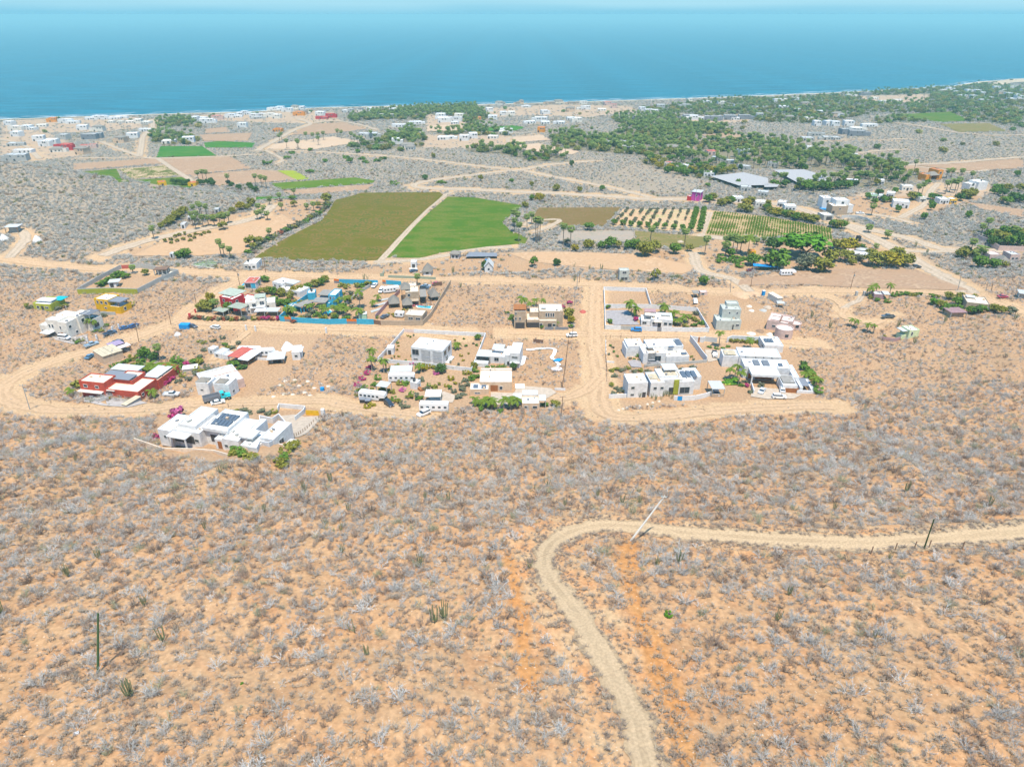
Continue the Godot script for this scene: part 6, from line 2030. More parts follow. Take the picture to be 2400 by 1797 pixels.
	for e in [[-53.2, -230.5, 5.0], [-53.9, -237.8, 5.5], [-48.4, -228.9, 5.5], [-47.7, -230.5, 5.0], [-34.2, -228.9, 3.0], [-22.8, -251.1, 2.6]]:
		coconut_palm("palm near the walls of the lattice cube house", e[0], e[1], e[2], "palms around the lattice house", 0.9, 10)
	tree("garden_tree", "dense dark green round tree before the lattice cube house", "dark", -26.6, -228.5, 3.6, 5.8)
	tree("garden_tree", "small green tree at the rear wall of the lattice house", "green", -14.3, -260.5, 2.8, 3.4)
	for e in [[-54.2, -231.7, "magenta", 2.6], [-54.2, -227.3, "magenta", 1.8], [-55.3, -221.9, "magenta", 1.6], [-55.8, -216.3, "magenta", 1.4], [-28.5, -227.3, "pink", 1.6], [-38.7, -212.2, "pink", 1.4]]:
		bush("bougainvillea", "magenta bougainvillea along the campers lot below the lattice house", e[2], e[0], e[1], e[3], 3.0, "bougainvilleas of the camper lot")
	for e in [[-46.3, -231.3, "yellow"], [-44.6, -233.7, "olive"], [-34.2, -231.7, "yellow"], [-22.8, -221.9, "yellow"], [-40.6, -218.1, "olive"], [-38.4, -217.4, "green"], [-49.5, -222.7, "green"], [-49.4, -217, "green"], [-52.6, -213.7, "green"], [-17.2, -220.8, "grey"], [-14.2, -223.8, "green"], [-33.7, -220.8, "grey"], [-39.2, -201.1, "olive"], [-36.7, -199.1, "grey"], [-35.4, -205, "olive"], [-30.4, -212.6, "grey"], [-13.7, -229.7, "green"], [-31.6, -203.8, "green"], [-18.4, -205, "grey"], [-17.5, -212.6, "grey"]]:
		bush("garden_bush", "bush growing in the camper lot below the lattice house", e[2], e[0], e[1], 1.9, 3.2, "bushes of the camper lot")
	camper("camper_trailer", "long white trailer home under a grey shade roof below the lattice house", -40.4, -220.8, 0.00, 9.5, 3.0)
	house("shade_roof", "ribbed grey shade roof over the long trailer home", "carport", -45, -222.3, 0.05, 8.1, "p 0 1 0 5 3.4 metal")
	camper("camper_trailer", "white camper with a raised nose beside two black water tanks", -47.9, -204.4, -0.23, 9.5, 3.1, "nose")
	house("shade_roof", "slanted grey solar shade beside the raised nose camper", "carport", -47.6, -208.9, -0.27, 4.2, "p 0 1 0 4 3.6 metal")
	for q in V([-51,-202.2, -48.9,-201.1]):
		small_box("water_tank", "black round water tank beside the raised nose camper", "water tank", q.x, q.y, 0, Vector3(1.8, 1.4, 1.8), "black", "darkmetal", "black tanks beside the raised nose camper")
	camper("camper_trailer", "white camper trailer behind the parked white pickup at the road end", -25.7, -194.1, -0.04, 9.5, 3.1)
	house("shade_roof", "pale awning roof behind the camper at the road end", "carport", -29.5, -199.9, 0.00, 5.5, "p 0 1 0 5 3.4 cream")
	house("pump_house", "tiny white pump house with a tank on top in the camper lot", "hut", -36.4, -214.1, -0.40, 2.8, "c white roof;b 0 1 0 2.8 3;k .35 1.4 2.8;w r .5 1 .6 1")
	small_box("picnic_table", "wooden table beside the tiny white pump house", "table", -32.7, -213, 0.6, Vector3(1.2, 0.8, 2.4), "wood")
	car("suv", "black car parked at the camper lot entrance", -41.5, -199.1, -0.93, Color(0.025, 0.03, 0.04))
	car("suv", "white suv at the end of the road below the campers", -28.6, -189.8, -2.38, Color(0.76, 0.76, 0.75))
	flat_sheet("yard", "", "", V([-29.9,-208.9, -24.2,-211.5, -19.4,-207.7, -20.3,-201.1, -27.8,-203]), "palepaving", 0.18)
	# -- the modern white house with pergolas, and the beige house
	house("pergola_house", "white modern house with a tall block and ribbed grey pergolas", "house", -14.3, -235.3, -0.14, 17.1, "c white whiteroof;b .32 .8 3 8 3;w f .3 1 1.6 1.4;b .68 .84 0 8 5.4;w f .5 1 .8 1.6;b .8 1.02 -.6 9 6.6;w f .5 4.6 2 .5;d f .35 1.4 2.4 dark;n .8 1.02 -1.4 -.6 2.6 .2 white canopy;p .0 .32 2 8 3 metal;p .33 .6 6 11 4.4 metal;b 0 .3 -1 1.5 1.6;n .3 .6 9 16 .1 .2 whiteroof patio;n .98 1.1 2 10 .1 .3 whiteroof side_terrace")
	for k in 6:
		var q: Vector2 = (Vector2(-9.5,-232.9)).lerp(Vector2(-2.8,-232.5), k / 5.0)
		bush("hedge_bush", "bright green hedge bush before the white pergola house", "green", q.x, q.y, 1.5, 2.2, "hedge before the pergola house")
	tree("garden_tree", "dark green tree at the right corner of the pergola house", "dark", 0.5, -230.5, 3.2, 3.6)
	tree("garden_tree", "olive tree left of the pergola house", "olive", -14.3, -232.1, 3.0, 4.0)
	house("beige_house", "flat roofed beige house with a wooden door and a lower solar wing", "house", -11.5, -211.9, 0.00, 11.5, "c beige whiteroof;b 0 1 0 11 4;d f .45 2.6 2.7 wood;w f .66 1 1 1.2;n 0 1 9 9.3 3.6 .6 beige parapet;n .3 .33 9 11.5 3.6 .6 beige parapet;b -.28 .29 -3.5 1.5 3;w f .4 1.2 1.8 .5;s -.2 -.02 -2.4 -.4 2.8 1 1;s .05 .23 -2.6 -.6 2.8 1 1")
	house("beige_cabana", "small beige cabana with grey pergolas at the turquoise pool", "cabana", 3.2, -194.3, 0.00, 5.8, "c beige roof;b 0 1 0 5 3;w f .25 1.1 1 .9;w f .75 1.1 1.4 .9;p -.5 .02 3.5 7 2.8 metal;p .05 .95 5.2 8.5 3.2 metal;p 1.0 1.4 2 6 2.8 metal")
	pool("turquoise pool before the beige cabana", V([-3.2,-203.8, 0.6,-203.8, 1,-206.2, -3,-206.2]), Color(0.02, 0.42, 0.50))
	flat_sheet("terrace", "", "", V([-14,-203, -7.3,-203.8, -7.5,-210.7, 0.6,-210, 2.3,-216.3, 13.8,-214.5, 15.8,-210.7, 11.8,-205, 4.4,-205, 2.9,-199.1, -13,-199.1]), "palepaving", 0.24)
	small_box("round_table", "round pale stone planter beside the beige house", "planter", 2.8, -214.8, 0, Vector3(3.4, .8, 3.4), "cream")
	for e in [[-12.7, -199.9, 2.4], [-9.5, -196.7, 3.0], [-6.7, -195.9, 3.2], [-2.8, -196.3, 3.2], [-0.4, -195.1, 3.6], [2.1, -195.9, 3.4], [-8.3, -199.1, 2.4]]:
		coconut_palm("coconut palm in the row below the beige house", e[0], e[1], e[2], "palms below the beige house", 0.95, 12)
	for q in V([-15.1,-221.9, -13.1,-223.8, 11.2,-198.3, -10.6,-195.1, -4.2,-193.1, -6.1,-213.7]):
		bush("garden_bush", "green bush at the edge of the beige house plot", "green", q.x, q.y, 1.8, 2.8, "bushes of the beige house")
	bush("garden_bush", "large olive bush right of the beige cabana", "olive", 14.8, -198.3, 2.8, 4.0)
	wall("entrance_wall", "low white entrance wall and letter pillar of the beige house", V([15.2,-213, 19,-212.6]), 0.9, "white")
	flat_sheet("stone_circle", "pink stone paved circle at the end of a winding path", "paving", V([14.4,-230.1, 15.8,-231.7, 17.6,-232.1, 19,-230.9, 19,-229.3, 17.5,-228.1, 15.6,-228.1]), "pinkroof", 0.25)
	flat_sheet("blue_tarpaulin", "blue and red tarpaulin lying beside the winding path", "tarp", V([16,-239.4, 17.9,-241.9, 20.2,-241.1, 18.7,-238.6, 16.6,-238.2]), "tarp", 0.5)
	road_now("path", 1.4, V([5.9,-251.1, 9.6,-251.1, 13,-250.7, 15.9,-250.3, 17.4,-248.6, 16.7,-245.2, 15.6,-243.2, 16.8,-240.7, 17.6,-237, 18.3,-234.9, 17.2,-232.9]), "whiteroof")
	wall("lot_gate", "dark gate on the street above the winding path", V([8.9,-258.8, 12.9,-257.1]), 1.6, "brown")
	# -- the walled white corner compound
	wall("compound_wall", "white wall around the empty sandy lot by the crossroads", V([43,-295.4, 45.3,-318.2, 65.8,-316.5, 64.6,-296.5]), 2.0, "white")
	wall("compound_wall", "white wall around the palm garden house by the crossroads", V([43,-295.4, 64.4,-295.4, 84.8,-291.3, 84.5,-268.3, 64.2,-268.8, 55.3,-270.1, 40.3,-271, 43,-295.4]), 2.0, "white", [[5, 0.0, 0.55, "grey"], [4, 0.0, 0.2, "darkmetal"]])
	house("garden_house", "white house with a brown pergola in the walled palm garden", "house", 56.4, -274.7, -0.13, 14.1, "c white roof;b 0 .3 .5 7 2.6;w f .35 .9 1.6 1;b .3 .95 0 8 3.6;w f .12 1.2 .9 .9;d f .4 1.4 2.2 dark;w f .68 1.1 1.3 1.1;w f .9 1.1 1.2 1;n .38 .62 -1.2 0 2.5 .3 sandroof porch_roof;n .1 .45 5 8.5 4.6 .3 mauve pergola;n .1 .13 5.2 5.5 0 4.6 white post;n .42 .45 5.2 5.5 0 4.6 white post;p .12 .42 2 5 4.2 cream;n .62 .9 4 6 3.6 .3 grey solar_heater")
	flat_sheet("courtyard", "", "", V([43.2,-292.3, 53.1,-292.8, 56.2,-275.7, 44.9,-275.7, 41.8,-280.4]), "asphalt", 0.2)
	for e in [[54, -287.3, 6.0, 1.3], [55.9, -285.8, 4.0, 1.2], [69.4, -288.8, 4.2, 1.3], [72.6, -282.8, 3.0, 1.2], [72.6, -275.7, 2.6, 1.2], [76, -279, 3.0, 1.1]]:
		coconut_palm("coconut palm inside the white walled garden", e[0], e[1], e[2], "palms of the walled garden", e[3], 13)
	for e in [[43, -278, "green"], [44.4, -295.4, "green"], [80.5, -283.8, "olive"], [82, -280.4, "olive"], [83, -276.6, "green"], [79.7, -273.8, "green"], [76, -273.8, "olive"], [83.2, -287.3, "grey"], [55.4, -280.4, "magenta"]]:
		bush("garden_bush", "bush inside the white walled garden", e[2], e[0], e[1], 2.2, 3.4, "bushes of the walled garden")
	pool("small pool left of the house in the walled garden", V([57,-283.3, 58.8,-283.3, 58.2,-281.4, 56.9,-281.4]))
	car("suv", "bright blue car at the gate of the walled palm garden", 53.5, -269, 3.01, Color(0.02, 0.22, 0.55))
	# -- grey block house and round pink house under construction
	house("block_house", "bare grey concrete block house of three stacked cubes", "building shell", 88, -270.6, -0.07, 6.9, "c block block;b 0 1 0 7 4.4;b .85 1.55 1 9 4.2;d f .25 1.4 2.2 dark;w f .7 1.6 1.4 .9;b .4 1.55 4 10 8.2;w f .4 6 .6 .9;w f .8 6 .6 .9;b .75 1.5 8 12 9.2")
	house("round_house", "pinkish unfinished house with rounded walls", "building shell", 109.1, -269.7, -0.50, 10.5, "c pink pinkroof;b 0 .8 2 12 4.4;w f .35 1.6 1.2 1;b .1 .45 3 8 4.7;b .5 .95 4 10 4.8;n .42 .5 3 10 4.3 .2 brown skylight;w l .3 .8 1 2")
	round_bay("round_bay", "rounded pink front bay of the unfinished pink house", 114.9, -263.9, 3.6, 4.2)
	round_bay("round_bay", "low rounded pink side bay of the unfinished pink house", 122.8, -272.5, 2.6, 2.6)
	small_box("cargo_box", "white box trailer body on the building yard", "container", 124.4, -303.1, -1.28, Vector3(7.5, 2.8, 2.6), "cream", "sandroof")
	house("yard_canopy", "pale sheet canopy beside the white box trailer body", "canopy", 122.7, -295.1, -0.21, 3.4, "p 0 1 0 3 2.2 metal")
	small_box("portable_toilet", "blue portable toilet beside the upper road", "portable toilet", 121.9, -311.6, 0.2, Vector3(1.2, 2.3, 1.2), "tarp", "whiteroof")
	house("block_hut", "pinkish block hut with one dark opening by the upper road", "hut", 90.6, -309.6, 0.00, 3.5, "c pink pinkroof;b 0 1 0 3 2.2;w f .4 .8 1.4 .8")
	house("trash_shed", "dark thatched lean-to beside a white truck", "shed", 86.8, -307.3, 0.00, 2.9, "n 0 1 0 4 2.4 .25 thatch roof_sheet;n .05 .15 .1 .4 0 2.4 plank post;n .85 .95 .1 .4 0 2.4 plank post")
	car("pickup", "old white truck parked before the thatched lean-to", 87, -303.2, -1.74, Color(0.66, 0.66, 0.64))
	for e in [[111, -297.5, 1.6, 0.8, "sandroof"], [110.4, -292.3, 1.5, .7, "cream"], [118.8, -295.3, 2.0, 0.8, "palepaving"], [115.8, -292.3, 2.0, .8, "grey"], [102.4, -266.6, 2.2, .7, "cream"], [106.9, -269.2, 2.2, 1.0, "plank"], [110, -265.7, 1.6, .9, "cream"], [112.3, -311.8, 5.0, 1.6, "earth"], [118, -312.9, 4.0, 1.3, "earth"]]:
		heap("rubble_pile", "pale heap of building rubble near the pink unfinished house", "rubble pile", e[0], e[1], e[2], e[3], e[4], "rubble near the pink unfinished house")
	# -- white houses of the lower right
	house("north_house", "white flat roofed house with a silver suv at its wall", "house", 50.7, -236.6, 0.07, 18.0, "c white sandroof;b 0 .28 0 9 4.6;c white sandroof;b -.26 .1 7 14 4.6;c white whiteroof;b .16 .95 5 12 5.0;c white sandroof;b .1 .5 0 6 4.6;w f .2 2.6 .8 .4;w f .55 1.2 2.4 2.2;b .5 1 -.5 5 3.2;s .8 .97 6 11 4.7 1 4;s .6 .74 4.2 5.2 4.6 1 1;s .85 .98 1 2.5 3 1 1;b -.3 -.27 6 13 4")
	car("suv", "silver suv parked against the white flat roofed house", 54.8, -237, 0.00, Color(0.40, 0.40, 0.42))
	wall("retaining_wall", "grey concrete retaining wall below the white flat roofed house", V([50.8,-233.7, 57.1,-234.9, 63.6,-235.7, 76,-237.8]), 1.2, "grey")
	flat_sheet("gravel_pad", "grey gravel pad left of the white flat roofed house", "gravel pad", V([45.2,-238.6, 47.8,-240.3, 50.3,-238.6, 49.8,-233.3, 45.9,-233.7]), "asphalt", 0.3)
	bush("agave_clump", "spiky green agaves against the white flat roofed house", "green", 49.3, -244.4, 2.4, 3.4)
	tree("garden_tree", "tall leafy plant left of the white flat roofed house", "green", 46.5, -252, 4.6, 2.6)
	wall("lot_wall", "low white wall strips on the street side of the white flat roofed house", V([39.1,-258.8, 36.7,-237.8, 39.8,-237.4]), 0.7, "white")
	wall("compound_wall", "long white diagonal wall right of the white flat roofed house", V([74.4,-259.6, 75,-252.4, 75.4,-243.6, 75.8,-237.8]), 2.6, "white")
	wall("gate_wall", "white gate wall with a wooden door and silver slatted gate", V([74.3,-259.2, 79.4,-257.5, 80.4,-258.8, 85.1,-257.5]), 2.4, "white", [[2, 0.0, 1.0, "metal"], [0, 0.6, 0.74, "wood"]])
	wall("garden_wall", "white garden wall overgrown with green climbers", V([89.2,-257.5, 91.9,-259.6, 99.5,-258.4, 110.6,-257.1]), 2.4, "white")
	for k in 12:
		var q: Vector2 = (Vector2(90.9,-257.9)).lerp(Vector2(107,-256.2), k / 11.0)
		bush("climber", "green climbing plant on the white garden wall", "olive", q.x, q.y, 2.0, 2.2, "climbers on the garden wall")
	house("guest_house", "small white guest house with three roof solar panels", "house", 101.4, -247.8, -0.06, 7.4, "c white roof;b 0 1 0 9 3.2;s .12 .62 3 6.5 3 3 1;w l .3 1.4 1.6 .5")
	coconut_palm("tall thin palm at the silver slatted gate", 84.9, -253.7, 6.5, "", 0.9, 10)
	coconut_palm("yellow palm left of the small white guest house", 96.8, -251.1, 4.2, "", 0.9, 10)
	for q in V([80.6,-252.4, 83.5,-251.6, 85.8,-251.1, 88.6,-253.7]):
		bush("hedge_bush", "low clipped hedge strip in the forecourt of the big white house", "green", q.x, q.y, 0.9, 2.4, "hedge of the forecourt")
	for q in V([93.9,-248.6, 95.5,-249.9, 97.6,-249.5]):
		bush("garden_bush", "yellow green plants below the yellow palm of the forecourt", "yellow", q.x, q.y, 1.4, 2.0, "plants of the forecourt")
	house("front_house", "white house with small square windows stretched along the lower road", "house", 40, -206.2, 0.08, 25.5, "c white sandroof;b 0 .27 0 7 6.2;w f .25 3.9 1.1 .8;w f .25 1.3 1.1 .6;d f .85 1.2 2.4 dark;b .31 .5 0 8 6;w f .35 3.4 1 .8;w f .85 3.4 1 .8;p .33 .46 3 6.5 5.8 tanmetal;b .45 .72 3 9 6.8;c white whiteroof;b .46 .77 1.5 8 6.2;n .65 .72 1.2 1.5 .4 5.6 olivewall accent_panel;d f .58 2.6 3 dark;n .55 .75 6 11 7.4 .25 metal shade_roof;p .56 .74 3.5 6 6.6 tanmetal;b .72 .93 1 10 5.4;w f .4 .8 3.4 2.4;s .8 1.02 4 9 5.2 3 1;b .88 1.08 5 12 5;w f .2 1.4 1 1.4")
	house("carport", "grey ribbed carport roof at the right end of the lower road house", "carport", 69.3, -206.9, 0.00, 4.6, "p 0 1 0 6 3.4 metal;n .05 .95 -.3 -.1 .2 1.4 tan gate")
	car("sedan", "grey car under the ribbed carport of the lower road house", 71.6, -208.9, -1.72, Color(0.45, 0.46, 0.48))
	wall("front_wall", "curved white front wall with a blue door in a tan frame", V([55.6,-203.8, 59.1,-203.4, 63.2,-204.2, 67,-206.2, 69.6,-208.1]), 1.8, "white", [[0, 0.35, 0.8, "tarp"]])
	wall("side_wall", "low white wall left of the lower road house", V([33.5,-205.4, 39.7,-206.2]), 1.6, "white")
	for q in V([44.5,-206.5, 48.4,-205.4, 52.8,-206.9, 54,-207.7, 54.7,-206.9, 55.4,-205, 51.5,-204.6, 49.5,-203.8]):
		cactus(q.x, q.y, 2.6, "tall thin garden cactus before the white lower road house", "cacti of the lower road house")
	for q in V([50.4,-202.6, 48,-201.5, 45.9,-199.9, 43,-198.3, 40.7,-197.1, 38.4,-196.3, 36.9,-195.5, 35.3,-194.3]):
		heap("garden_rock", "pale garden rock on the bank below the lower road house", "rock", q.x, q.y, 0.7, 0.5, "sandroof", "garden rocks of the lower road house")
	house("big_house", "largest white house with brown carport roofs and many solar panels", "house", 86.6, -216.3, -0.10, 14.8, "c white whiteroof;b -.12 1 7 14 4.6;s .12 .29 8.6 12.4 4.4 1 5;s .34 .53 8.6 12.4 4.4 1 5;s .72 .84 8.6 10.6 4.4 1 1;n .02 .24 14.4 16.2 4.3 .25 thatch pergola;n .27 .44 14.4 16.2 4.3 .25 thatch pergola;n .47 .64 14.4 16.2 4.3 .25 thatch pergola;n .67 .83 14.4 16.2 4.3 .25 thatch pergola;b -.12 .92 16.4 24 4.4;b -.52 -.12 17 23 3.8;p -.48 -.18 18 22 3.8 tanmetal;n -.02 .66 1.5 7 3.3 .9 white carport_roof;n -.01 .02 1.6 2 0 3.3 white pillar;n .62 .65 1.6 2 0 3.3 white pillar;b .0 .6 6.2 7 3.2;d f .6 6 2.4 wood;d f .08 1.8 2.2 wood;b .64 .98 -4 4 3.3;d f .5 6 2.2 wood;n .67 .95 -2 3.4 3.0 .5 thatch roof_deck;b .98 1.12 2 12 3.6;w r .4 1 1 1.6;b .98 1.4 -4.5 -3.8 1.6;b 1.05 1.12 -3.6 6 2.6;b 1.32 1.4 -3.6 5 1.8;n 1.12 1.3 -2 4 2.2 .2 darkmetal shade_sail")
	wall("side_wall", "white side wall stepping down left of the big white house", V([86.4,-216.3, 84.9,-209.2]), 1.6, "white")
	flat_sheet("forecourt", "", "", V([86.4,-215.2, 96.9,-213.7, 96.8,-210.7, 101.8,-208.9, 97.3,-205, 88.3,-204.6, 83.2,-206.9]), "palepaving", 0.2)
	flat_sheet("forecourt", "", "", V([78.3,-250.3, 93.6,-247.8, 91.6,-244, 82.4,-241.1, 76.5,-237.8]), "palepaving", 0.2)
	car("sedan", "silver car parked on the forecourt of the big white house", 88.3, -210.7, -2.15, Color(0.55, 0.57, 0.58))
	car("suv", "white suv on the forecourt edge of the big white house", 92.5, -205.6, -0.09, Color(0.78, 0.78, 0.77))
	car("suv", "white jeep with spare wheel before the garage of the big white house", 96.1, -212.4, 1.29, Color(0.70, 0.70, 0.70))
	car("pickup", "dark pickup at the left corner of the rear white wing", 80.7, -244.4, -1.77, Color(0.06, 0.07, 0.09))
	flat_sheet("lawn", "bright green lawn left of the big white house", "lawn", V([77.3,-219.6, 80.7,-222.7, 83.2,-222.7, 81.5,-217.4, 77.1,-216.7]), "lime", 0.3)
	for q in V([77.8,-218.9, 79.7,-221.2, 80.6,-220, 82.1,-221.9, 79.4,-218.2, 81.4,-218.5]):
		bush("lawn_shrub", "bright green ground shrub on the lawn of the big white house", "bright", q.x, q.y, 0.8, 3.4, "ground shrubs of the lawn")
	for e in [[80.2, -222.7, 4.5], [82.5, -223.5, 5.5], [82, -217.4, 5.5]]:
		coconut_palm("palm on the lawn between the two big white houses", e[0], e[1], e[2], "palms on the lawn", 0.85, 11)
	for e in [[84.9, -215.9, "magenta"], [83, -216.7, "green"], [84.9, -219.3, "grey"], [84, -210.7, "grey"]]:
		bush("garden_bush", "flower bed shrub left of the carport of the big white house", e[2], e[0], e[1], 1.5, 2.4, "flower bed of the big white house")
	bush("carport_tree", "feathery grey green tree in front of the big white house carport", "grey", 89.7, -215.6, 2.4, 2.6)
	for e in [[111, -230.5, "green"], [111.1, -227.7, "green"], [111.3, -225, "green"], [111.6, -222.7, "olive"], [111.3, -218.9, "olive"], [111.5, -233.7, "dark"], [108.3, -210.7, "green"]]:
		bush("garden_bush", "dense green bush along the right side of the big white house", e[2], e[0], e[1], 2.8, 4.2, "bushes right of the big white house")
	coconut_palm("yellow green palm right of the big white house", 108, -220.8, 3.0, "", 1.0, 12)
	coconut_palm("dark coconut palm at the far right of the big white house", 109.1, -214.8, 3.4, "", 1.1, 12)
	# -- right hand lots
	house("pale_green_house", "pale green cabin with white roof alone on the right slope", "house", 163.8, -257.3, 0.19, 4.7, "c palegreen whiteroof;b 0 1 0 5 3.6;w f .3 1.2 .7 1.6;w r .3 1.4 .9 1;w r .7 1.4 .9 1;n -.5 0 1 5 2.8 .2 metal side_roof;b -.5 -.05 1 4 1.2")
	wall("garden_wall", "mauve garden wall left of the pale green cabin", V([153.4,-257.8, 159,-257.7, 164.1,-258.5]), 1.4, "mauve")
	for e in [[145.6, -270.1, 3.4], [147.2, -268, 3.6], [150.3, -264.8, 3.8], [152.7, -263.6, 4.0]]:
		coconut_palm("small palm in the row left of the pale green cabin", e[0], e[1], e[2], "palms left of the pale green cabin", 0.75, 10)
	for q in V([156.7,-262, 158,-260.9, 162.4,-261, 164.7,-262.3]):
		bush("garden_bush", "small garden shrub behind the mauve wall", "olive", q.x, q.y, 1.2, 1.8, "shrubs behind the mauve wall")
	car("pickup", "dark pickup parked on the winding track of the right slope", 164.9, -277.1, -3.13, Color(0.09, 0.11, 0.12))
	house("brown_hut", "low grey brown hut behind shrubs at the upper road", "hut", 169.4, -300.1, -0.18, 6.1, "c mauve metal;b 0 .7 0 5 2.6;n .65 1.1 -.5 4 2.8 .2 metal roof_sheet;n 1.05 1.08 -.4 -.2 0 2.8 plank post")
	for e in [[169.8, -305.6, 4.4], [174.4, -308.1, 4.4], [179.4, -305.3, 5.0]]:
		coconut_palm("palm near the low grey brown hut at the upper road", e[0], e[1], e[2], "palms at the grey brown hut", 1.0, 12)
	for q in V([169.3,-302, 180.1,-302.6, 182.5,-303.4, 184.6,-303.7, 186.4,-303.3, 187.9,-302.4, 189.7,-302.1, 192.1,-302.9, 170.6,-298.1, 174.3,-296.8, 196.1,-299.4, 197.5,-298.5]):
		bush("hedge_bush", "green hedge bush near the low grey brown hut", ["green", "olive"][int(absf(q.x)) % 2], q.x, q.y, 2.0, 3.4, "hedge at the grey brown hut")
	for q in V([164.6,-307, 167.7,-305.9]):
		small_box("gate_pillar", "pale blue gate pillar on the upper road", "pillar", q.x, q.y, 0, Vector3(1.0, 2.2, 1.0), "grey", "", "pale blue gate pillars on the upper road")
	house("terrace_house", "flat roofed house wrapped in greenery on the right slope", "house", 200.4, -281.2, -0.35, 8.9, "c tan sandroof;b 0 1 0 10 3.2;n .1 .5 6 9 3.3 .3 metal roof_deck;w f .6 1 2 1.2")
	house("mauve_roof_shed", "shed with a mauve sheet roof below the greenery house", "shed", 188.2, -271.3, 0.05, 7.2, "p 0 1 0 6 2.6 mauve;c tan mauve;b .1 .9 1 5.6 2.3")
	for e in [[189.7, -277.6, "green"], [192.2, -285.4, "olive"], [193.8, -281.6, "green"], [196.7, -280.3, "green"], [199.6, -275.9, "green"], [201.4, -274.4, "dark"], [204.1, -275.9, "green"], [201.7, -295.6, "olive"], [205.3, -293.5, "olive"], [209.5, -275.7, "olive"], [209.5, -271.5, "olive"], [212.6, -270.8, "grey"], [192, -290.2, "bright"], [209.3, -290, "olive"], [200.4, -288.3, "green"]]:
		tree("garden_tree", "leafy garden tree around the greenery house on the right slope", e[2], e[0], e[1], 3.6, 5.4, "trees of the greenery house")
	car("pickup", "white pickup beside the greenery house on the right slope", 210.2, -278.1, 0.25, Color(0.62, 0.66, 0.70))
	car("sedan", "red car at the right edge beyond the greenery house", 223, -291.3, -0.02, Color(0.42, 0.04, 0.08))
	house("corner_shed", "shed with a blue grey roof at the right picture edge", "shed", 228.7, -289.8, -0.43, 5.5, "p 0 1 0 6 2.6 metal;c grey metal;b .1 .9 1 5.6 2.3")
	# -- plants of the gardens
	for q in V([-93.5,-191.9, -91.3,-192.7, -88.4,-193.9, -85.6,-191.4, -82.4,-192.7, -79.6,-190.2, -78.2,-191.9]):
		bush("garden_bush", "olive bush on the strip between the road and the long white villa", ["olive", "grey", "green"][int(absf(q.x) * 3.0) % 3], q.x, q.y, 1.6, 3.0, "bushes behind the long villa")
	for q in V([-73.9,-150.1, -72.3,-148.3, -71.1,-147.9, -69.1,-145.8, -66.9,-143.4, -65.4,-142.7]):
		bush("garden_bush", "leafy bush below the front terrace of the long white villa", ["olive", "green"][int(absf(q.x) * 3.0) % 2], q.x, q.y, 2.0, 3.4, "bushes before the long villa")
	for q in V([-59.2,-142.7, -59.4,-145.8, -60.1,-150.1, -60.3,-153.3, -60.2,-155.7, -60.1,-158.2, -58,-141.9]):
		bush("garden_bush", "dense olive bush at the right corner below the long white villa", ["olive", "green", "grey"][int(absf(q.x) * 3.0) % 3], q.x, q.y, 2.2, 3.6, "bushes right of the long villa")
	for q in V([-44.3,-263.9, -42.9,-262.6, -41.6,-263.9, -47.5,-256.6, -46.6,-253.7, -46.6,-249.4, -47.4,-241.1, -44.9,-243.6, -46.5,-242.7, -43.5,-237.8, -23.8,-258.8, -22,-255.4, -23.1,-253.7, -20.1,-260.9, -18.9,-253.7, -20.4,-244, -19.2,-239.8, -20.5,-235.7, -21.3,-232.9, -23.5,-241.1, -23.9,-237.8, -25.1,-243.6, -25.7,-239.4, -15.9,-256.2, -14.4,-254.5, -12.7,-256.2, -17.4,-246.1, -15,-238.6, -15.1,-234.5, -40,-243.6, -41.8,-239.8, -32.4,-230.5, -22.4,-231.3]):
		bush("garden_plant", "small garden plant on the sand of the lattice cube house lot", ["green", "olive", "yellow", "grey"][int(absf(q.x) * 7.0) % 4], q.x, q.y, rng.randf_range(0.7, 1.4), rng.randf_range(0.9, 1.8), "plants of the lattice house lot")
	for q in V([-38.3,-235.7, -36.2,-234.9, -34.2,-234.5, -31.9,-232.9, -29.7,-232.1, -17.6,-227.3, -16.3,-226.9]):
		bush("garden_bush", "yellow or pink flowering bush outside the front wall of the lattice house", ["yellow", "olive", "pink"][int(absf(q.x) * 5.0) % 3], q.x, q.y, 1.8, 2.6, "bushes outside the lattice house wall")
	for q in V([-54.6,-210.7, -53,-208.9, -54.4,-206.9, -51,-210.7, -49.8,-212.2, -46.3,-212.6, -44.6,-211.5, -42.4,-210, -44.2,-205, -41.8,-203.8, -40.4,-203.8, -35.2,-208.9, -33.4,-206.9, -30,-216.3, -27.5,-214.5, -26.3,-217.4, -23.9,-216.3, -22.1,-213.7, -20.8,-210.7, -20.5,-218.1, -18.5,-216.3, -16.8,-208.9, -16.2,-216.3, -25.3,-206.9, -35,-197.1, -36.2,-195.9, -47.3,-198.3, -48.5,-197.1]):
		bush("garden_bush", "dusty bush between the parked campers", ["olive", "grey", "green", "yellow"][int(absf(q.x) * 7.0) % 4], q.x, q.y, rng.randf_range(1.0, 2.0), rng.randf_range(1.6, 3.2), "bushes between the campers")
	for q in V([40.3,-253.7, 41.1,-252, 41.2,-247.8, 38.9,-245.2, 41.7,-243.6, 45.3,-249.5, 46.7,-241.1, 48,-240.7, 49.7,-239.8, 50.7,-242.7, 71.3,-242.7, 71.1,-239.8, 71.5,-237.8]):
		bush("garden_plant", "small plant on the sandy lot of the white flat roofed house", ["green", "olive", "grey"][int(absf(q.x) * 7.0) % 3], q.x, q.y, 1.0, 1.6, "plants of the white flat roofed house")
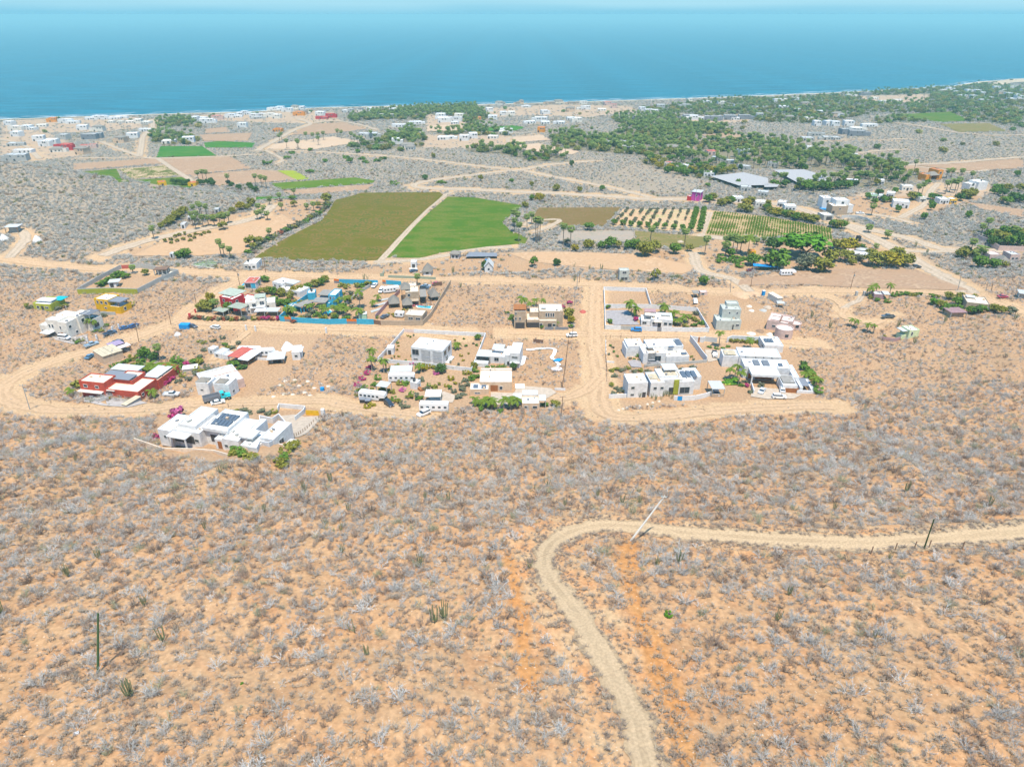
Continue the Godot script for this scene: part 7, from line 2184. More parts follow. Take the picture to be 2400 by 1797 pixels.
	for q in V([37.5,-229.7, 39.7,-230.5, 41.6,-228.9, 38,-224.2, 43.9,-231.3, 45.9,-228.9, 48.6,-230.5, 51.9,-230.5, 56.1,-231.3, 60.1,-231.3, 65,-231.3, 69.5,-232.9, 36.2,-216.3, 37.8,-213.7, 38.5,-210.7, 35.9,-208.9]):
		bush("lot_bush", "grey green bush on the sloping lot above the lower road house", ["grey", "olive", "grey"][int(absf(q.x) * 7.0) % 3], q.x, q.y, 1.5, 2.8, "bushes above the lower road house")
	for q in V([-179.6,-271.8, -176.2,-268.2, -178.1,-273.7, -178.6,-268.2, -177.8,-275.5, -180.1,-259.6, -180.4,-257.4, -182.3,-258.7]):
		bush("garden_bush", "dusty bush in the front garden of the white two storey house", ["olive", "grey", "green"][int(absf(q.x) * 7.0) % 3], q.x, q.y, 1.4, 2.8, "bushes of the white two storey house")
	for q in V([-211.4,-294.1, -209,-292.7, -225.1,-294.8, -222.3,-292.9, -210,-297.4, -207.5,-295.4, -184.7,-285, -178.1,-295.1, -177.1,-297.2]):
		bush("garden_bush", "dusty bush around the lime bungalow and yellow house", ["olive", "green", "grey"][int(absf(q.x) * 7.0) % 3], q.x, q.y, 2.2, 3.6, "bushes of the lime and yellow houses")
	for q in V([-129.9,-258.7, -127.1,-256.2, -124.5,-258.7, -121.8,-260.9, -118,-254.5, -115.7,-251.1, -120.1,-249.4, -117.4,-246.9, -113.8,-251.1, -113,-256.2, -123.9,-248.2, -123.4,-242.7]):
		bush("lot_bush", "green grey bush along the pink gravel driveway lot", ["grey", "olive", "green", "grey"][int(absf(q.x) * 7.0) % 4], q.x, q.y, 1.6, 3.0, "bushes of the gravel driveway lot")
	for q in V([-119.3,-229.7, -116.4,-227.7, -118.8,-225.8, -116.9,-232.9, -114.8,-230.5, -121.9,-223.8, -119,-220.8, -121.3,-218.9, -112.8,-228.9, -111.5,-230.5]):
		bush("lot_bush", "olive grey bush right of the palm garden", ["grey", "olive", "grey"][int(absf(q.x) * 7.0) % 3], q.x, q.y, 1.8, 3.2, "bushes right of the palm garden")
	# -- fences
	fence("wooden post fence along the street before the white flat roofed house", V([41.4,-262.2, 50.2,-261.3, 60.8,-260.5, 73.2,-260.1]), 4.0)
	fence("post fence down the lot right of the winding path", V([23.9,-262.2, 21.6,-241.9, 18.8,-216.3]), 4.0)
	fence("post fence along the main street's right kerb", V([39.7,-263.1, 36.7,-237.8, 34.3,-216.3]), 4.0)
	fence("post fence across the rubble ringed lot", V([-80.9,-224.2, -73.5,-223.4, -64.6,-222.7]), 5.0)
	fence("post fence along the pink gravel driveway", V([-115,-268.3, -116.5,-256.2, -118.3,-242.7]), 4.5)
	fence("post fence of the lot above the winding path", V([-8,-260, 0.9,-260.9, 7.1,-260]), 5.0)
	fence("short post fence above the long villa", V([-94.9,-197.1, -89.6,-196.3, -82.1,-195.1, -77.7,-194.7]), 4.0)
	fence("wire fence posts below the right hillside track", V([63,-91.1, 67.8,-92.2, 71.5,-92.7, 74.4,-93.2, 80,-92.7, 84,-93.4]), 6.0, 1.8)
	# -- rubble ring
	for e in [[-84.3, -217.4], [-83.3, -220.8], [-80.2, -221.9], [-75.3, -221.2], [-70.2, -219.6], [-66.8, -217.4], [-77.1, -208.9], [-80.1, -208.9], [-71.3, -215.2], [-77, -216.3], [-73.8, -211.5], [-83.2, -206.9], [-71.1, -208.9]]:
		heap("rubble_pile", "white rubble heap in the ring of stones on the open lot", "rubble pile", e[0], e[1], 1.0, 0.4, "sandroof", "rubble heaps in the stone ring")
	small_box("water_tank", "small bright blue tank among the white rubble", "water tank", -67.9, -213.7, 0, Vector3(1.2, 1.2, 1.2), "tarp")
	# -- utility poles
	pole("leaning pale concrete pole with a crossarm inside the hairpin bend", 21.2, -94.9, Vector3(5.8, 9.0, -1.6), "cream", 1, 0.2, 0.6)
	pole("bare green wooden pole standing on the near hillside at the left", -53, -59, Vector3(1.2, 8.1, -2.4), "darkgreen", 0, 0.17)
	pole("dark wooden pole leaning beside the hillside track on the right", 73.4, -92.9, Vector3(-0.8, 7.4, 0.8), "darkgreen", 0, 0.14)
	for e in [[-160.1, -195.1, Vector3(0.9, 9.5, 0.2), "grey concrete pole with transformer at the left road bend", "grey", true], [-155.3, -257.9, Vector3(1.3, 9.4, 0.8), "brown pole beside the end of the parked blue cars", "plank", true], [-149.9, -276, Vector3(1.6, 9.1, 2.1), "brown pole on the road fork left of the hedge", "plank", false], [-146.5, -295.7, Vector3(1.3, 7.7, 1.9), "brown pole at the far side of the road before the crimson house", "plank", false], [-135.8, -322.9, Vector3(1.0, 9.0, 2.9), "brown pole near the blue fronted hut", "plank", true], [-202.7, -288, Vector3(1.8, 5.4, 2.0), "brown pole between the lime house and the white house", "plank", true], [-129.9, -344.1, Vector3(1.6, 8.9, 3.0), "brown pole right of the white cube house", "plank", false], [-91.4, -340.6, Vector3(0.8, 8.8, 1.6), "pale pole at the foot of the olive field", "grey", true], [-118.5, -281.2, Vector3(0.6, 6.0, -0.4), "dark pole at the iron gate", "darkmetal", true], [25.4, -262.6, Vector3(-0.0, 7.9, 3.0), "grey pole behind the white car on the street", "grey", true], [29.2, -297, Vector3(-0.4, 9.2, 2.2), "pale concrete pole left of the main street", "grey", false], [32.3, -321.2, Vector3(-0.2, 9.3, 1.9), "pale concrete pole at the top of the main street", "grey", true], [34.3, -329.8, Vector3(-0.4, 5.7, 1.9), "short brown pole beside the concrete pole at the main street", "plank", false], [71.9, -329.2, Vector3(-0.8, 8.9, 3.1), "pale pole near the concrete frame by the upper road", "grey", true], [107.2, -315.9, Vector3(-1.8, 8.1, 3.5), "pale pole beside the blue portable toilet", "grey", false], [119.8, -324.1, Vector3(-1.4, 8.8, 3.4), "brown pole before the ploughed field", "plank", false], [166.7, -317.7, Vector3(-1.4, 9.5, 2.8), "leaning brown pole with transformer before the ploughed field", "plank", true], [212.4, -306.9, Vector3(-2.1, 10.1, 1.7), "pale concrete pole at the corner of the ploughed field", "grey", false], [226.6, -304.3, Vector3(-3.0, 5.4, 3.2), "brown pole at the right road junction", "plank", false], [223.8, -304, Vector3(-2.2, 6.3, 2.2), "thin pale pole at the right road junction", "grey", false], [18.1, -215.9, Vector3(1.4, 19.9, 1.7), "very tall thin brown pole at the corner of the open lot", "plank", false], [36.2, -229.7, Vector3(-1.0, 6.9, -1.0), "dark pole at the street corner of the white flat roofed house", "plank", false], [16.1, -191, Vector3(0.3, 7.0, -0.4), "thin pole right of the beige cabana", "plank", false], [-16.5, -336, Vector3(0.9, 10.0, -0.2), "grey pole left of the gabled cottage", "grey", false]]:
		pole(e[3], e[0], e[1], e[2], e[4], 1, 0.15, 0.1, e[5])
	var lean := on(21.2, -94.9) + (Vector3(5.8, 9.0, -1.6)) * 0.96
	cable("thin overhead cable crossing the hairpin track from the leaning pole", lean, on(0, -85.2, 0.3), 1.2)
	# -- scattered finds on the hillside
	small_box("plastic_bottle", "white plastic litter lying on the near orange slope", "litter", -48.9, -48.7, 0.5, Vector3(0.5, 0.3, 0.35), "white")
	for q in V([-45.7,-120.6, -42.5,-129.5, -33.3,-110, -32.1,-99.5, -35.7,-102, -29.6,-90.6, -18.1,-114.1, -13.4,-114.1, -15.3,-86.5, -46,-146.6, 8.1,-126.1, 18.2,-116.3, 22.6,-111.6, 37.3,-124.9, 10.8,-110.9, 26.3,-112.3, 27.9,-86.2, 24.2,-85.9, 65.2,-109.1, 85,-118.4, 64.3,-88.1, 98.2,-111.4, 51,-67.2, -70.5,-88.2, -72.7,-83.2, -55.6,-74.9, -48.1,-65.8, -46.1,-54.5, -75.3,-72.3, -71.7,-110.2, -57.7,-99.7, -22.4,-68.5, -11.1,-70.5, -9.9,-71.1, -19.4,-63, 2.8,-85.2, 38.1,-70, 43,-77.6, -66.8,-127.6, -49.5,-107.9, -107.7,-139.1]):
		cactus(q.x, q.y, rng.randf_range(1.8, 3.4))
	for q in V([237,-390.7, 235.3,-375.4, 209.4,-262.3, 163.6,-251.7, 134.1,-282.5, -74.1,-333.8, -76,-333.7, -31,-343.8, -25.8,-323.5, 31.8,-331, 41.5,-350.2, 33.6,-354.4, 47.8,-349.5, 184.8,-268.7, 165,-268.1, 137.1,-270.3, 178.7,-288.3]):
		cactus(q.x, q.y, rng.randf_range(3.0, 4.6), "tall grey green cactus on the flat ground around the town", "cacti around the town")
	bush("green_bush", "single green bush on the near slope right of the track", "bright", 22.9, -71.8, 1.1, 1.3)
	bush("green_bush", "tiny green bush on the bare near slope", "bright", -33.9, -57.4, 0.4, 0.5)
	for e in [[4.6, -57.5, 0.5]]:
		small_box("survey_flag", "tiny red survey flag stake left of the track", "flag", -1.5, -65.5, 0, Vector3(0.12, 0.7, 0.12), "crimson")

func round_bay(called: String, label: String, x: float, z: float, r: float, h: float) -> void:
	var o := thing(called, label, "building shell", on(x, z))
	var s := Shape.new()
	s.tube(Vector3(0, -1.2, 0), Vector3(0, h, 0), r, r, 20, false)
	s.tube(Vector3(0, h - 0.5, 0), Vector3(0, h, 0), r - 0.25, r - 0.25, 20, false)
	for k in 20:
		var a := TAU * k / 20
		var b := TAU * (k + 1) / 20
		s.quad(Vector3(cos(b) * r, h, sin(b) * r), Vector3(cos(a) * r, h, sin(a) * r), Vector3(cos(a) * (r - 0.25), h, sin(a) * (r - 0.25)), Vector3(cos(b) * (r - 0.25), h, sin(b) * (r - 0.25)))
	piece("wall", s.done(), wall_paint("pink"), o)
	var t := Shape.new()
	t.tube(Vector3(0, h - 0.6, 0), Vector3(0, h - 0.45, 0), r - 0.24, r - 0.24, 20, true)
	piece("roof", t.done(), wall_paint("pinkroof"), o)
	piece("window", box_mesh(Vector3(-0.7, 1.2, r - 0.3), Vector3(0.7, 2.4, r + 0.06)), pane_paint(), o)

func road_now(called: String, w: float, p: PackedVector2Array, col: String) -> void:
	setting(called, ribbon_sheet(p, w, 0.3), wall_paint(col))

func dump_truck(x: float, z: float, turn: float) -> void:
	var o := thing("dump_truck", "dump truck with a turquoise cab and dark grey tipping bed", "truck", on(x, z, 0.1), turn)
	var teal := paint("truck_teal", Color(0.02, 0.50, 0.56), 0.35)
	var bed := wall_paint("darkmetal")
	piece("frame", box_mesh(Vector3(-4.0, 0.7, -0.5), Vector3(4.0, 1.0, 0.5)), bed, o)
	var s := Shape.new()
	s.box(Vector3(-4.3, 1.05, -1.25), Vector3(1.1, 1.25, 1.25), false)
	s.box(Vector3(-4.3, 1.25, -1.25), Vector3(1.1, 2.6, -1.1), false)
	s.box(Vector3(-4.3, 1.25, 1.1), Vector3(1.1, 2.6, 1.25), false)
	s.box(Vector3(0.95, 1.25, -1.1), Vector3(1.1, 2.9, 1.1), false)
	s.box(Vector3(-4.3, 1.25, -1.1), Vector3(-4.15, 2.4, 1.1), false)
	for k in 7:
		for side in [-1.3, 1.3]:
			s.box(Vector3(-4.2 + k * 0.85, 1.25, side - 0.05), Vector3(-4.05 + k * 0.85, 2.58, side + 0.05), false)
	piece("tipping_bed", s.done(), bed, o)
	piece("cab", side_body([Vector2(1.35, 0.9), Vector2(2.9, 0.9), Vector2(2.9, 1.9), Vector2(2.5, 2.9), Vector2(1.35, 2.95)], 1.1, 0.06), teal, o)
	piece("bonnet", side_body([Vector2(2.88, 0.9), Vector2(4.5, 0.9), Vector2(4.5, 1.7), Vector2(2.88, 2.0)], 0.85, 0.1), teal, o)
	piece("windscreen", side_body([Vector2(2.62, 2.05), Vector2(2.9, 2.02), Vector2(2.58, 2.8), Vector2(2.46, 2.8)], 0.95, 0.02), pane_paint(), o)
	for side in [-1.0, 1.0]:
		piece("window", box_mesh(Vector3(1.7, 2.0, side * 1.08 - 0.05), Vector3(2.4, 2.7, side * 1.08 + 0.05)), pane_paint(), o)
		piece("fender", box_mesh(Vector3(3.2, 1.05, side * 1.0 - 0.2), Vector3(4.4, 1.2, side * 1.0 + 0.2)), teal, o)
	wheels(o, [-3.2, -2.1, 3.7], 1.25, 0.52)

# ------------------------------------------------------------------ the plain between town and shore

func rows_of_green(called: String, a: PackedVector2Array, b: PackedVector2Array, n: int, gap: float, tall: float, holes: float) -> void:
	var at: Array[Transform3D] = []
	var tints := PackedColorArray()
	for k in n:
		var t := (k + 0.5) / n
		var p := along(a, t)
		var q := along(b, t)
		var m := int(p.distance_to(q) / gap)
		for e in m:
			var g := p.lerp(q, (e + rng.randf() * 0.6) / m)
			var lush := tone.get_noise_2d(g.x * 2.0, g.y * 2.0) * 0.9 + 0.6
			if rng.randf() > lush + 0.35 - holes:
				continue
			var s := rng.randf_range(0.36, 0.54) * clampf(lush + 0.4, 0.6, 1.3)
			at.append(Transform3D(Basis(Vector3.UP, rng.randf() * TAU).scaled(Vector3(s, s * tall, s)), on(g.x, g.y, 0.25)))
			var c := Color(0.14, 0.24, 0.03).lerp(Color(0.28, 0.29, 0.06), rng.randf() * (1.1 - lush))
			tints.append(c)
	many(called, bush_meshes[0], tinted(paint("row_leaves", Color.WHITE, 0.8)), at, tints)

func along(p: PackedVector2Array, t: float) -> Vector2:
	var total := 0.0
	for i in p.size() - 1:
		total += p[i].distance_to(p[i + 1])
	var want := t * total
	for i in p.size() - 1:
		var d := p[i].distance_to(p[i + 1])
		if want <= d or i == p.size() - 2:
			return p[i].lerp(p[i + 1], clampf(want / d, 0, 1))
		want -= d
	return p[0]

func build_valley() -> void:
	rows_of_green("vine_rows", V([140.4,-472.9, 172.1,-456.8, 203.4,-429.8]), V([120.1,-415.3, 156.3,-409, 193.7,-403.6]), 46, 0.8, 0.9, 0.0)
	rows_of_green("crop_rows", V([-369,-657, -332,-673]), V([-331,-607, -297,-623]), 26, 2.0, 1.0, 0.2)
	# orchard of grey green trees in rows
	for k in 9:
		for e in 11:
			var u := e / 10.0
			var v := k / 8.0
			var top := (Vector2(80.1,-474.9)).lerp(Vector2(132.8,-471.7), u)
			var low := (Vector2(66.3,-437.5)).lerp(Vector2(117.8,-421.9), u)
			var q := top.lerp(low, v)
			var edge := k == 8 or e >= 9
			if not edge and rng.randf() < 0.35:
				continue
			tree("orchard_tree", "green orchard tree along the edge of the fruit orchard" if edge else "small grey green tree inside the rows of the fruit orchard", "green" if edge else "grey", q.x, q.y, 4.2 if edge else rng.randf_range(2.2, 3.4), 5.0 if edge else rng.randf_range(2.4, 3.6), "edge trees of the orchard" if edge else "inner trees of the orchard")
	# farm on the left behind the hill
	for e in [[-212.1, -441, "olive", 7.0], [-211.8, -435, "olive", 7.0], [-211.8, -428.3, "olive", 8.0], [-211.9, -421, "olive", 7.5], [-212.7, -415.4, "olive", 6.0], [-213.8, -410.7, "olive", 5.0], [-177.3, -414.1, "olive", 7.0], [-180.8, -455.9, "yellow", 8.0], [-177.7, -467.8, "olive", 8.0], [-176.9, -456.8, "olive", 6.0], [-183.4, -447.2, "olive", 6.0], [-150.9, -385.9, "olive", 8.5], [-147.9, -389, "olive", 7.0], [-132.7, -489.8, "olive", 9.0], [-134, -472.3, "olive", 6.0], [-181.1, -366.1, "green", 8.0], [-183.8, -364.6, "green", 6.0], [-150.2, -472.5, "olive", 6.0], [-186, -435.3, "olive", 6.0], [-189.3, -429.5, "olive", 6.0]]:
		tree("farm_tree", "olive green tree on the sandy farm between hill and olive field", e[2], e[0], e[1], e[3] * 0.75, e[3], "trees of the sandy farm")
	for e in [[-199, -426.2, 10.0], [-200, -436.4, 9.0], [-194.7, -426.9, 11.0], [-193.7, -431.3, 9.0], [-193.5, -412.3, 8.0], [-190.8, -416.6, 7.0], [-188.4, -419.4, 6.0], [-184.6, -419.1, 6.0], [-182.5, -422.7, 6.0], [-180, -423.9, 6.0], [-178.4, -426.7, 6.0], [-197.6, -418.2, 8.0], [-194.8, -420.2, 8.0], [-161.1, -366.1, 9.0], [-158.8, -364.8, 7.5], [-155.3, -364.2, 7.0], [-166.9, -448.5, 6.0], [-162.1, -439.4, 5.0], [-162.1, -445.4, 6.0], [-157.3, -436.3, 5.0], [-167.3, -473.1, 5.0], [-163.8, -436.3, 5.0], [-163.7, -484.6, 5.0], [-157.4, -498.6, 7.0], [-155.1, -459.6, 4.5], [-140, -465, 3.5], [-134.2, -462.5, 5.5], [-145.1, -400.8, 5.0]]:
		fan_palm("fan palm on the sandy farm between hill and olive field", e[0], e[1], e[2], "fan palms of the sandy farm", 1.1)
	fan_palm("lone fan palm at the foot of the scrub covered hill", -210.5, -393.3, 7.0, "", 1.2)
	for q in V([-202.7,-389.7, -200.5,-392.7, -200.1,-397.8, -198.6,-400.2, -196.6,-402.6, -191.6,-398.5, -188,-395.9, -186.4,-401.3, -185.4,-405.2, -183.5,-407, -198.2,-387.3, -195.7,-390.3, -193.3,-393.3, -188.8,-391.5, -189.7,-403.3]):
		bush("farm_bush", "small yellow green bush planted in rows on the sandy farm", "olive", q.x, q.y, 2.4, 2.8, "planted bushes of the sandy farm")
	var line := V([-129.8,-485.3, -129,-465.9, -129,-450.9, -131.8,-438, -136.2,-422.1, -140.1,-411.1, -143.8,-400.1, -147.2,-388.3, -148.5,-375])
	for k in 34:
		var q := along(line, k / 33.0)
		bush("hedge_bush", "grey green bush in the hedge along the left edge of the olive field", ["grey", "olive", "grey", "green", "grey", "rust"][k % 6] if k % 9 == 5 or k % 6 != 5 else "grey", q.x, q.y, rng.randf_range(2.4, 4.2), rng.randf_range(4.0, 6.5), "hedge of the olive field")
	pool("white rimmed irrigation pond with green and ochre water", V([-174,-354.9, -167.3,-364.5, -154,-358.1, -159.5,-349.4]), Color(0.20, 0.26, 0.10))
	for e in [[-202.7, -412.8, 0.12, 2.5, "white"], [-194.4, -444.8, 0.21, 3.1, "grey"], [-204.1, -427.1, 0.16, 1.5, "white"], [-203, -428.9, 0.16, 1.8, "grey"]]:
		house("farm_hut", "small %s hut among the palms of the sandy farm" % e[4], "hut", e[0], e[1], e[2], e[3], "c %s metal;b 0 1 0 5 2.8;d f .5 1.2 2 dark" % e[4], "huts of the sandy farm")
	house("farm_shed", "small white shed beside the irrigation pond", "shed", -189.2, -365.1, 0.04, 2.1, "c white metal;b 0 1 0 3 2.4;d f .5 1 2 dark")
	# hill foot huts at the left edge
	house("hill_shelter", "open shelter with a wide grey roof at the foot of the left hill", "shelter", -298.6, -395.6, 0.14, 7.7, "n 0 1 0 7 3.4 .2 metal roof_sheet;n .04 .08 .2 .5 0 3.4 plank post;n .9 .95 .2 .5 0 3.4 plank post;c grey metal;b .2 .8 2 6 2.6")
	for e in [[-275.5, -387.5, "white bell tent on the sand at the foot of the left hill"], [-295.1, -388.3, "white tent at the left edge under the hill shelter"]]:
		heap("bell_tent", e[2], "tent", e[0], e[1], 2.8, 3.0, "white")
	for e in [[-253.1, -497.5, 0.58, 5.2, "orange hut with reddish roof below the hill ridge", "gold"], [-266, -570, -0.02, 6.4, "second orange hut beside dark trees behind the hill", "gold"]]:
		house("painted_hut", e[4], "hut", e[0], e[1], e[2], e[3], "c %s redroof;b 0 1 0 6 3.2;d f .5 1.4 2 dark" % e[5])
	for q in V([-283,-580, -278,-578, -274,-576, -271,-574, -270,-579, -260,-577, -256,-575, -253,-577, -252,-583, -246,-571, -227,-563, -218,-552, -207,-550, -202,-545, -213,-563, -233,-571]):
		tree("field_edge_tree", "dark tree in the line behind the hill and below the brown fields", "dark", q.x, q.y, 5.0, 6.0, "trees behind the hill")
	for q in V([-264,-587, -262,-591, -258,-589, -203,-563, -198,-559, -232,-569, -210,-569]):
		fan_palm("fan palm in the line behind the hill below the brown fields", q.x, q.y, 9.0, "palms behind the hill", 1.3)
	# palms between the green field and the small brown field
	for e in [[0.8, -432.6, 10.0], [3.3, -429.7, 9.0], [9.4, -422.1, 9.5], [4.1, -399.4, 11.0], [14.3, -400.4, 14.0], [15.3, -398.7, 15.0], [16.7, -402.1, 13.0], [12.7, -437.9, 7.0], [1.6, -419.1, 8.0], [2.8, -444.2, 8.0]]:
		fan_palm("tall fan palm in the bare gap between green and brown fields", e[0], e[1], e[2], "palms between the fields", 1.25)
	for e in [[30.3, -394.5, "tall slim palm left of a pair before the grey stubble field"], [34.2, -388.7, "tall slim palm right of a pair before the grey stubble field"], [81.2, -392.3, "tall slim palm before the dull olive field"], [100.8, -389, "tall palm at the right end of the dull olive field"], [109, -374.5, "stout fan palm on the bare ground right of the dull olive field"]]:
		fan_palm(e[2], e[0], e[1], 12.0 if e[0] < 60 else 10.0, "", 1.4)
	for e in [[36.2, -383, "yellow", 5.5], [44.3, -385.5, "olive", 8.0], [51.7, -387.2, "green", 6.0], [57.5, -388, "green", 9.0], [61.5, -388, "olive", 6.0], [67.5, -386.4, "green", 7.5], [71.5, -386.4, "green", 8.0], [73.9, -372.9, "olive", 12.0], [76.1, -374.5, "yellow", 8.0], [81.5, -379.2, "olive", 9.0], [92.4, -377.6, "green", 8.5], [102.3, -382.4, "olive", 5.5], [20, -503.1, "yellow", 9.0], [14.8, -509, "green", 6.0], [32.9, -395.4, "grey", 5.0], [96.3, -326.1, "green", 6.5], [35, -544, "olive", 7.0], [53, -539, "olive", 6.0], [71, -543, "green", 6.0], [16, -564, "olive", 5.0], [9.1, -484.8, "olive", 6.0]]:
		tree("field_tree", "leafy tree at the edges of the small fields", e[2], e[0], e[1], e[3] * 0.8, e[3], "trees at the small fields")
	# the green homestead
	tree("rain_tree", "huge bright green spreading tree in the homestead beside the ploughed field", "bright", 163.5, -369.2, 14.0, 29.0)
	tree("homestead_tree", "broad dark green tree over the white camper of the homestead", "green", 141.2, -349.3, 11.5, 18.0)
	tree("homestead_tree", "round green tree left of the broad dark homestead tree", "green", 130.5, -356.6, 7.0, 10.0)
	tree("homestead_tree", "greyish olive tree right of the white camper", "grey", 156.1, -349.1, 9.5, 11.0)
	tree("homestead_tree", "olive tree at the corner of the ploughed field in the homestead", "olive", 163.4, -345.2, 8.5, 13.0)
	tree("homestead_tree", "dark tree behind the huge bright tree", "dark", 150.3, -382.5, 8.5, 12.0)
	for e in [[175.7, -363.1, 12.0, "olive"], [183.5, -363.1, 11.0, "olive"], [193.8, -382.5, 13.0, "yellow"], [189.1, -386.6, 10.0, "olive"], [195.4, -355.9, 13.0, "olive"], [203.4, -354.2, 15.0, "yellow"], [212.6, -355.7, 12.0, "olive"], [201.5, -371.5, 8.0, "olive"], [217.4, -373, 9.0, "olive"], [191.4, -363.8, 7.0, "grey"], [184.6, -357.6, 6.0, "olive"]]:
		tree("homestead_tree", "yellow olive tree along the right half of the homestead", e[3], e[0], e[1], e[2] * 0.62, e[2], "olive trees of the homestead")
	for e in [[124, -380.9, 9.0], [125.5, -377.7, 10.0], [127.5, -376.1, 9.0], [130.6, -379.3, 8.0], [120.4, -373, 7.0]]:
		fan_palm("fan palm in the cluster at the left end of the homestead", e[0], e[1], e[2], "palm cluster of the homestead", 1.6)
	coconut_palm("tallest grey trunked palm at the left end of the homestead", 132.9, -373, 10.5, "", 1.7, 15)
	for q in V([144.8,-394.9, 150.3,-398.4, 127.1,-397.5, 210.2,-383.3, 213.4,-372.3, 215.7,-373, 217.5,-372.3, 184.2,-399.2, 185.6,-397.5]):
		fan_palm("small palm around the homestead garden", q.x, q.y, 3.2, "small palms of the homestead", 1.0)
	for q in V([116.7,-368.4, 118.3,-363.9, 121,-362.4, 123.2,-359.5, 127.7,-365.4, 114.9,-361.7, 124.1,-369.2, 123.3,-354.5]):
		bush("garden_bush", "green bush at the left end of the homestead", "green", q.x, q.y, 3.0, 5.5, "bushes of the homestead")
	camper("camper_van", "white camper van parked under the homestead trees", 143.7, -339.9, 0.06, 8.0, 2.8, "nose")
	house("blue_awning", "long blue awning in the shade of the homestead trees", "awning", 128.3, -348.1, -0.19, 12.4, "p 0 1 0 4 2.4 tarp")
	car("sedan", "dark red car in the shade beside the blue awning", 126.4, -346.1, -0.01, Color(0.20, 0.04, 0.05))
	car("suv", "dark suv at the right end of the homestead by the wide road", 216.3, -350.6, -0.02, Color(0.04, 0.045, 0.05))
	house("yellow_hut", "small yellow hut behind the tall palm of the homestead", "hut", 134.1, -373.8, 0.00, 3.6, "c yellow tile;b 0 1 0 4 2.6;d f .5 1 2 dark")
	for e in [[189.9, -368.4, -0.42, 7.6, "white roofed house among the homestead's olive trees", "white", "whiteroof"], [194.7, -376.1, -0.55, 6.0, "grey roofed house in the homestead's olive trees", "grey", "metal"], [188.3, -373, -0.40, 4.0, "pinkish hut in the homestead's olive trees", "pink", "pinkroof"]]:
		house("homestead_house", e[4], "house", e[0], e[1], e[2], e[3], "c %s %s;b 0 1 0 6 3;d f .5 1.2 2 dark;w f .2 1 1 1;w f .8 1 1 1" % [e[5], e[6]])
	small_box("water_tank", "black upright water tank on the rise right of the homestead", "water tank", 207.7, -401, 0, Vector3(2.2, 3.4, 2.2), "black")
	# right hand compounds
	for e in [[251.3, -369.2, "olive", 9.0], [249.6, -350.9, "green", 10.0], [254.5, -347.1, "green", 8.0], [257.5, -376.1, "olive", 7.0], [260, -373, "olive", 6.0], [282.3, -391.6, "dark", 9.0], [289.5, -394.9, "olive", 11.0], [291.6, -391.6, "green", 10.0], [297.2, -392.4, "dark", 11.0], [299, -389.1, "green", 9.0], [292.6, -404.5, "olive", 9.0], [303, -413.6, "green", 9.0], [306.7, -409.9, "green", 9.0], [309.6, -406.3, "olive", 9.0], [289.6, -406.3, "green", 8.0], [263.7, -352.5, "olive", 6.0]]:
		tree("compound_tree", "leafy tree of the walled compounds at the right edge", e[2], e[0], e[1], e[3] * 0.75, e[3], "trees of the right compounds")
	for e in [[257.9, -373, 9.0], [261.1, -366.1, 6.0], [262.9, -373, 5.0], [294.2, -417.3, 9.0], [286.6, -409.9, 7.0], [258, -367.6, 4.0], [303.1, -406.3, 7.0]]:
		fan_palm("palm of the walled compounds at the right edge", e[0], e[1], e[2], "palms of the right compounds", 1.3)
	wall("compound_wall", "pale stone wall stepping down at the right edge above the wide road", V([282.4,-406.3, 282.4,-396.7, 280.9,-383.3, 294.1,-380.9]), 3.0, "pink")
	for e in [[261.4, -361.2, -0.00, 6.1, "pinkish flat house in the right edge garden", "pink", "pinkroof"], [274.7, -363.7, 0.00, 5.2, "grey roofed house at the right edge garden", "pink", "metal"]]:
		house("garden_house", e[4], "house", e[0], e[1], e[2], e[3], "c %s %s;b 0 1 0 7 4.2;w f .3 1.4 1.4 1;w f .7 1.4 1.4 1" % [e[5], e[6]])
	house("garden_house", "dark hip roofed house below the pinkish flat house", "house", 260.8, -351.7, -0.15, 6.3, "c pink roof;b .05 .95 .5 7 2.8;t 0 1 0 7.5 2.9 2.6")
	# mid distance houses right of the vineyard
	house("stacked_house", "white stepped house of stacked cubes above the curving blue wall", "house", 217.3, -463.5, 0.00, 10.7, "c tan roof;b 0 1 0 9 6;d f .12 1.6 2.6 dark;w f .5 3.4 1 1;c white roof;b .3 1.15 3 12 9;w f .5 6.6 1.6 1.4;b .7 1.5 4 10 5.5;b -.1 .5 14 22 8;w f .5 5 1.4 1.4")
	house("open_garage", "grey open fronted garage beside the stacked white house", "garage", 205.9, -448.2, 0.15, 7.0, "c grey roof;b 0 1 0 8 3.6;d f .55 4 2.6 dark")
	house("white_house", "white house with small windows right of the dirt crossing", "house", 268.8, -483.3, -0.36, 10.3, "c white whiteroof;b 0 1 0 9 4.6;w f .3 2 1 1;w f .6 2 1 1;d f .85 1.2 2.2 dark")
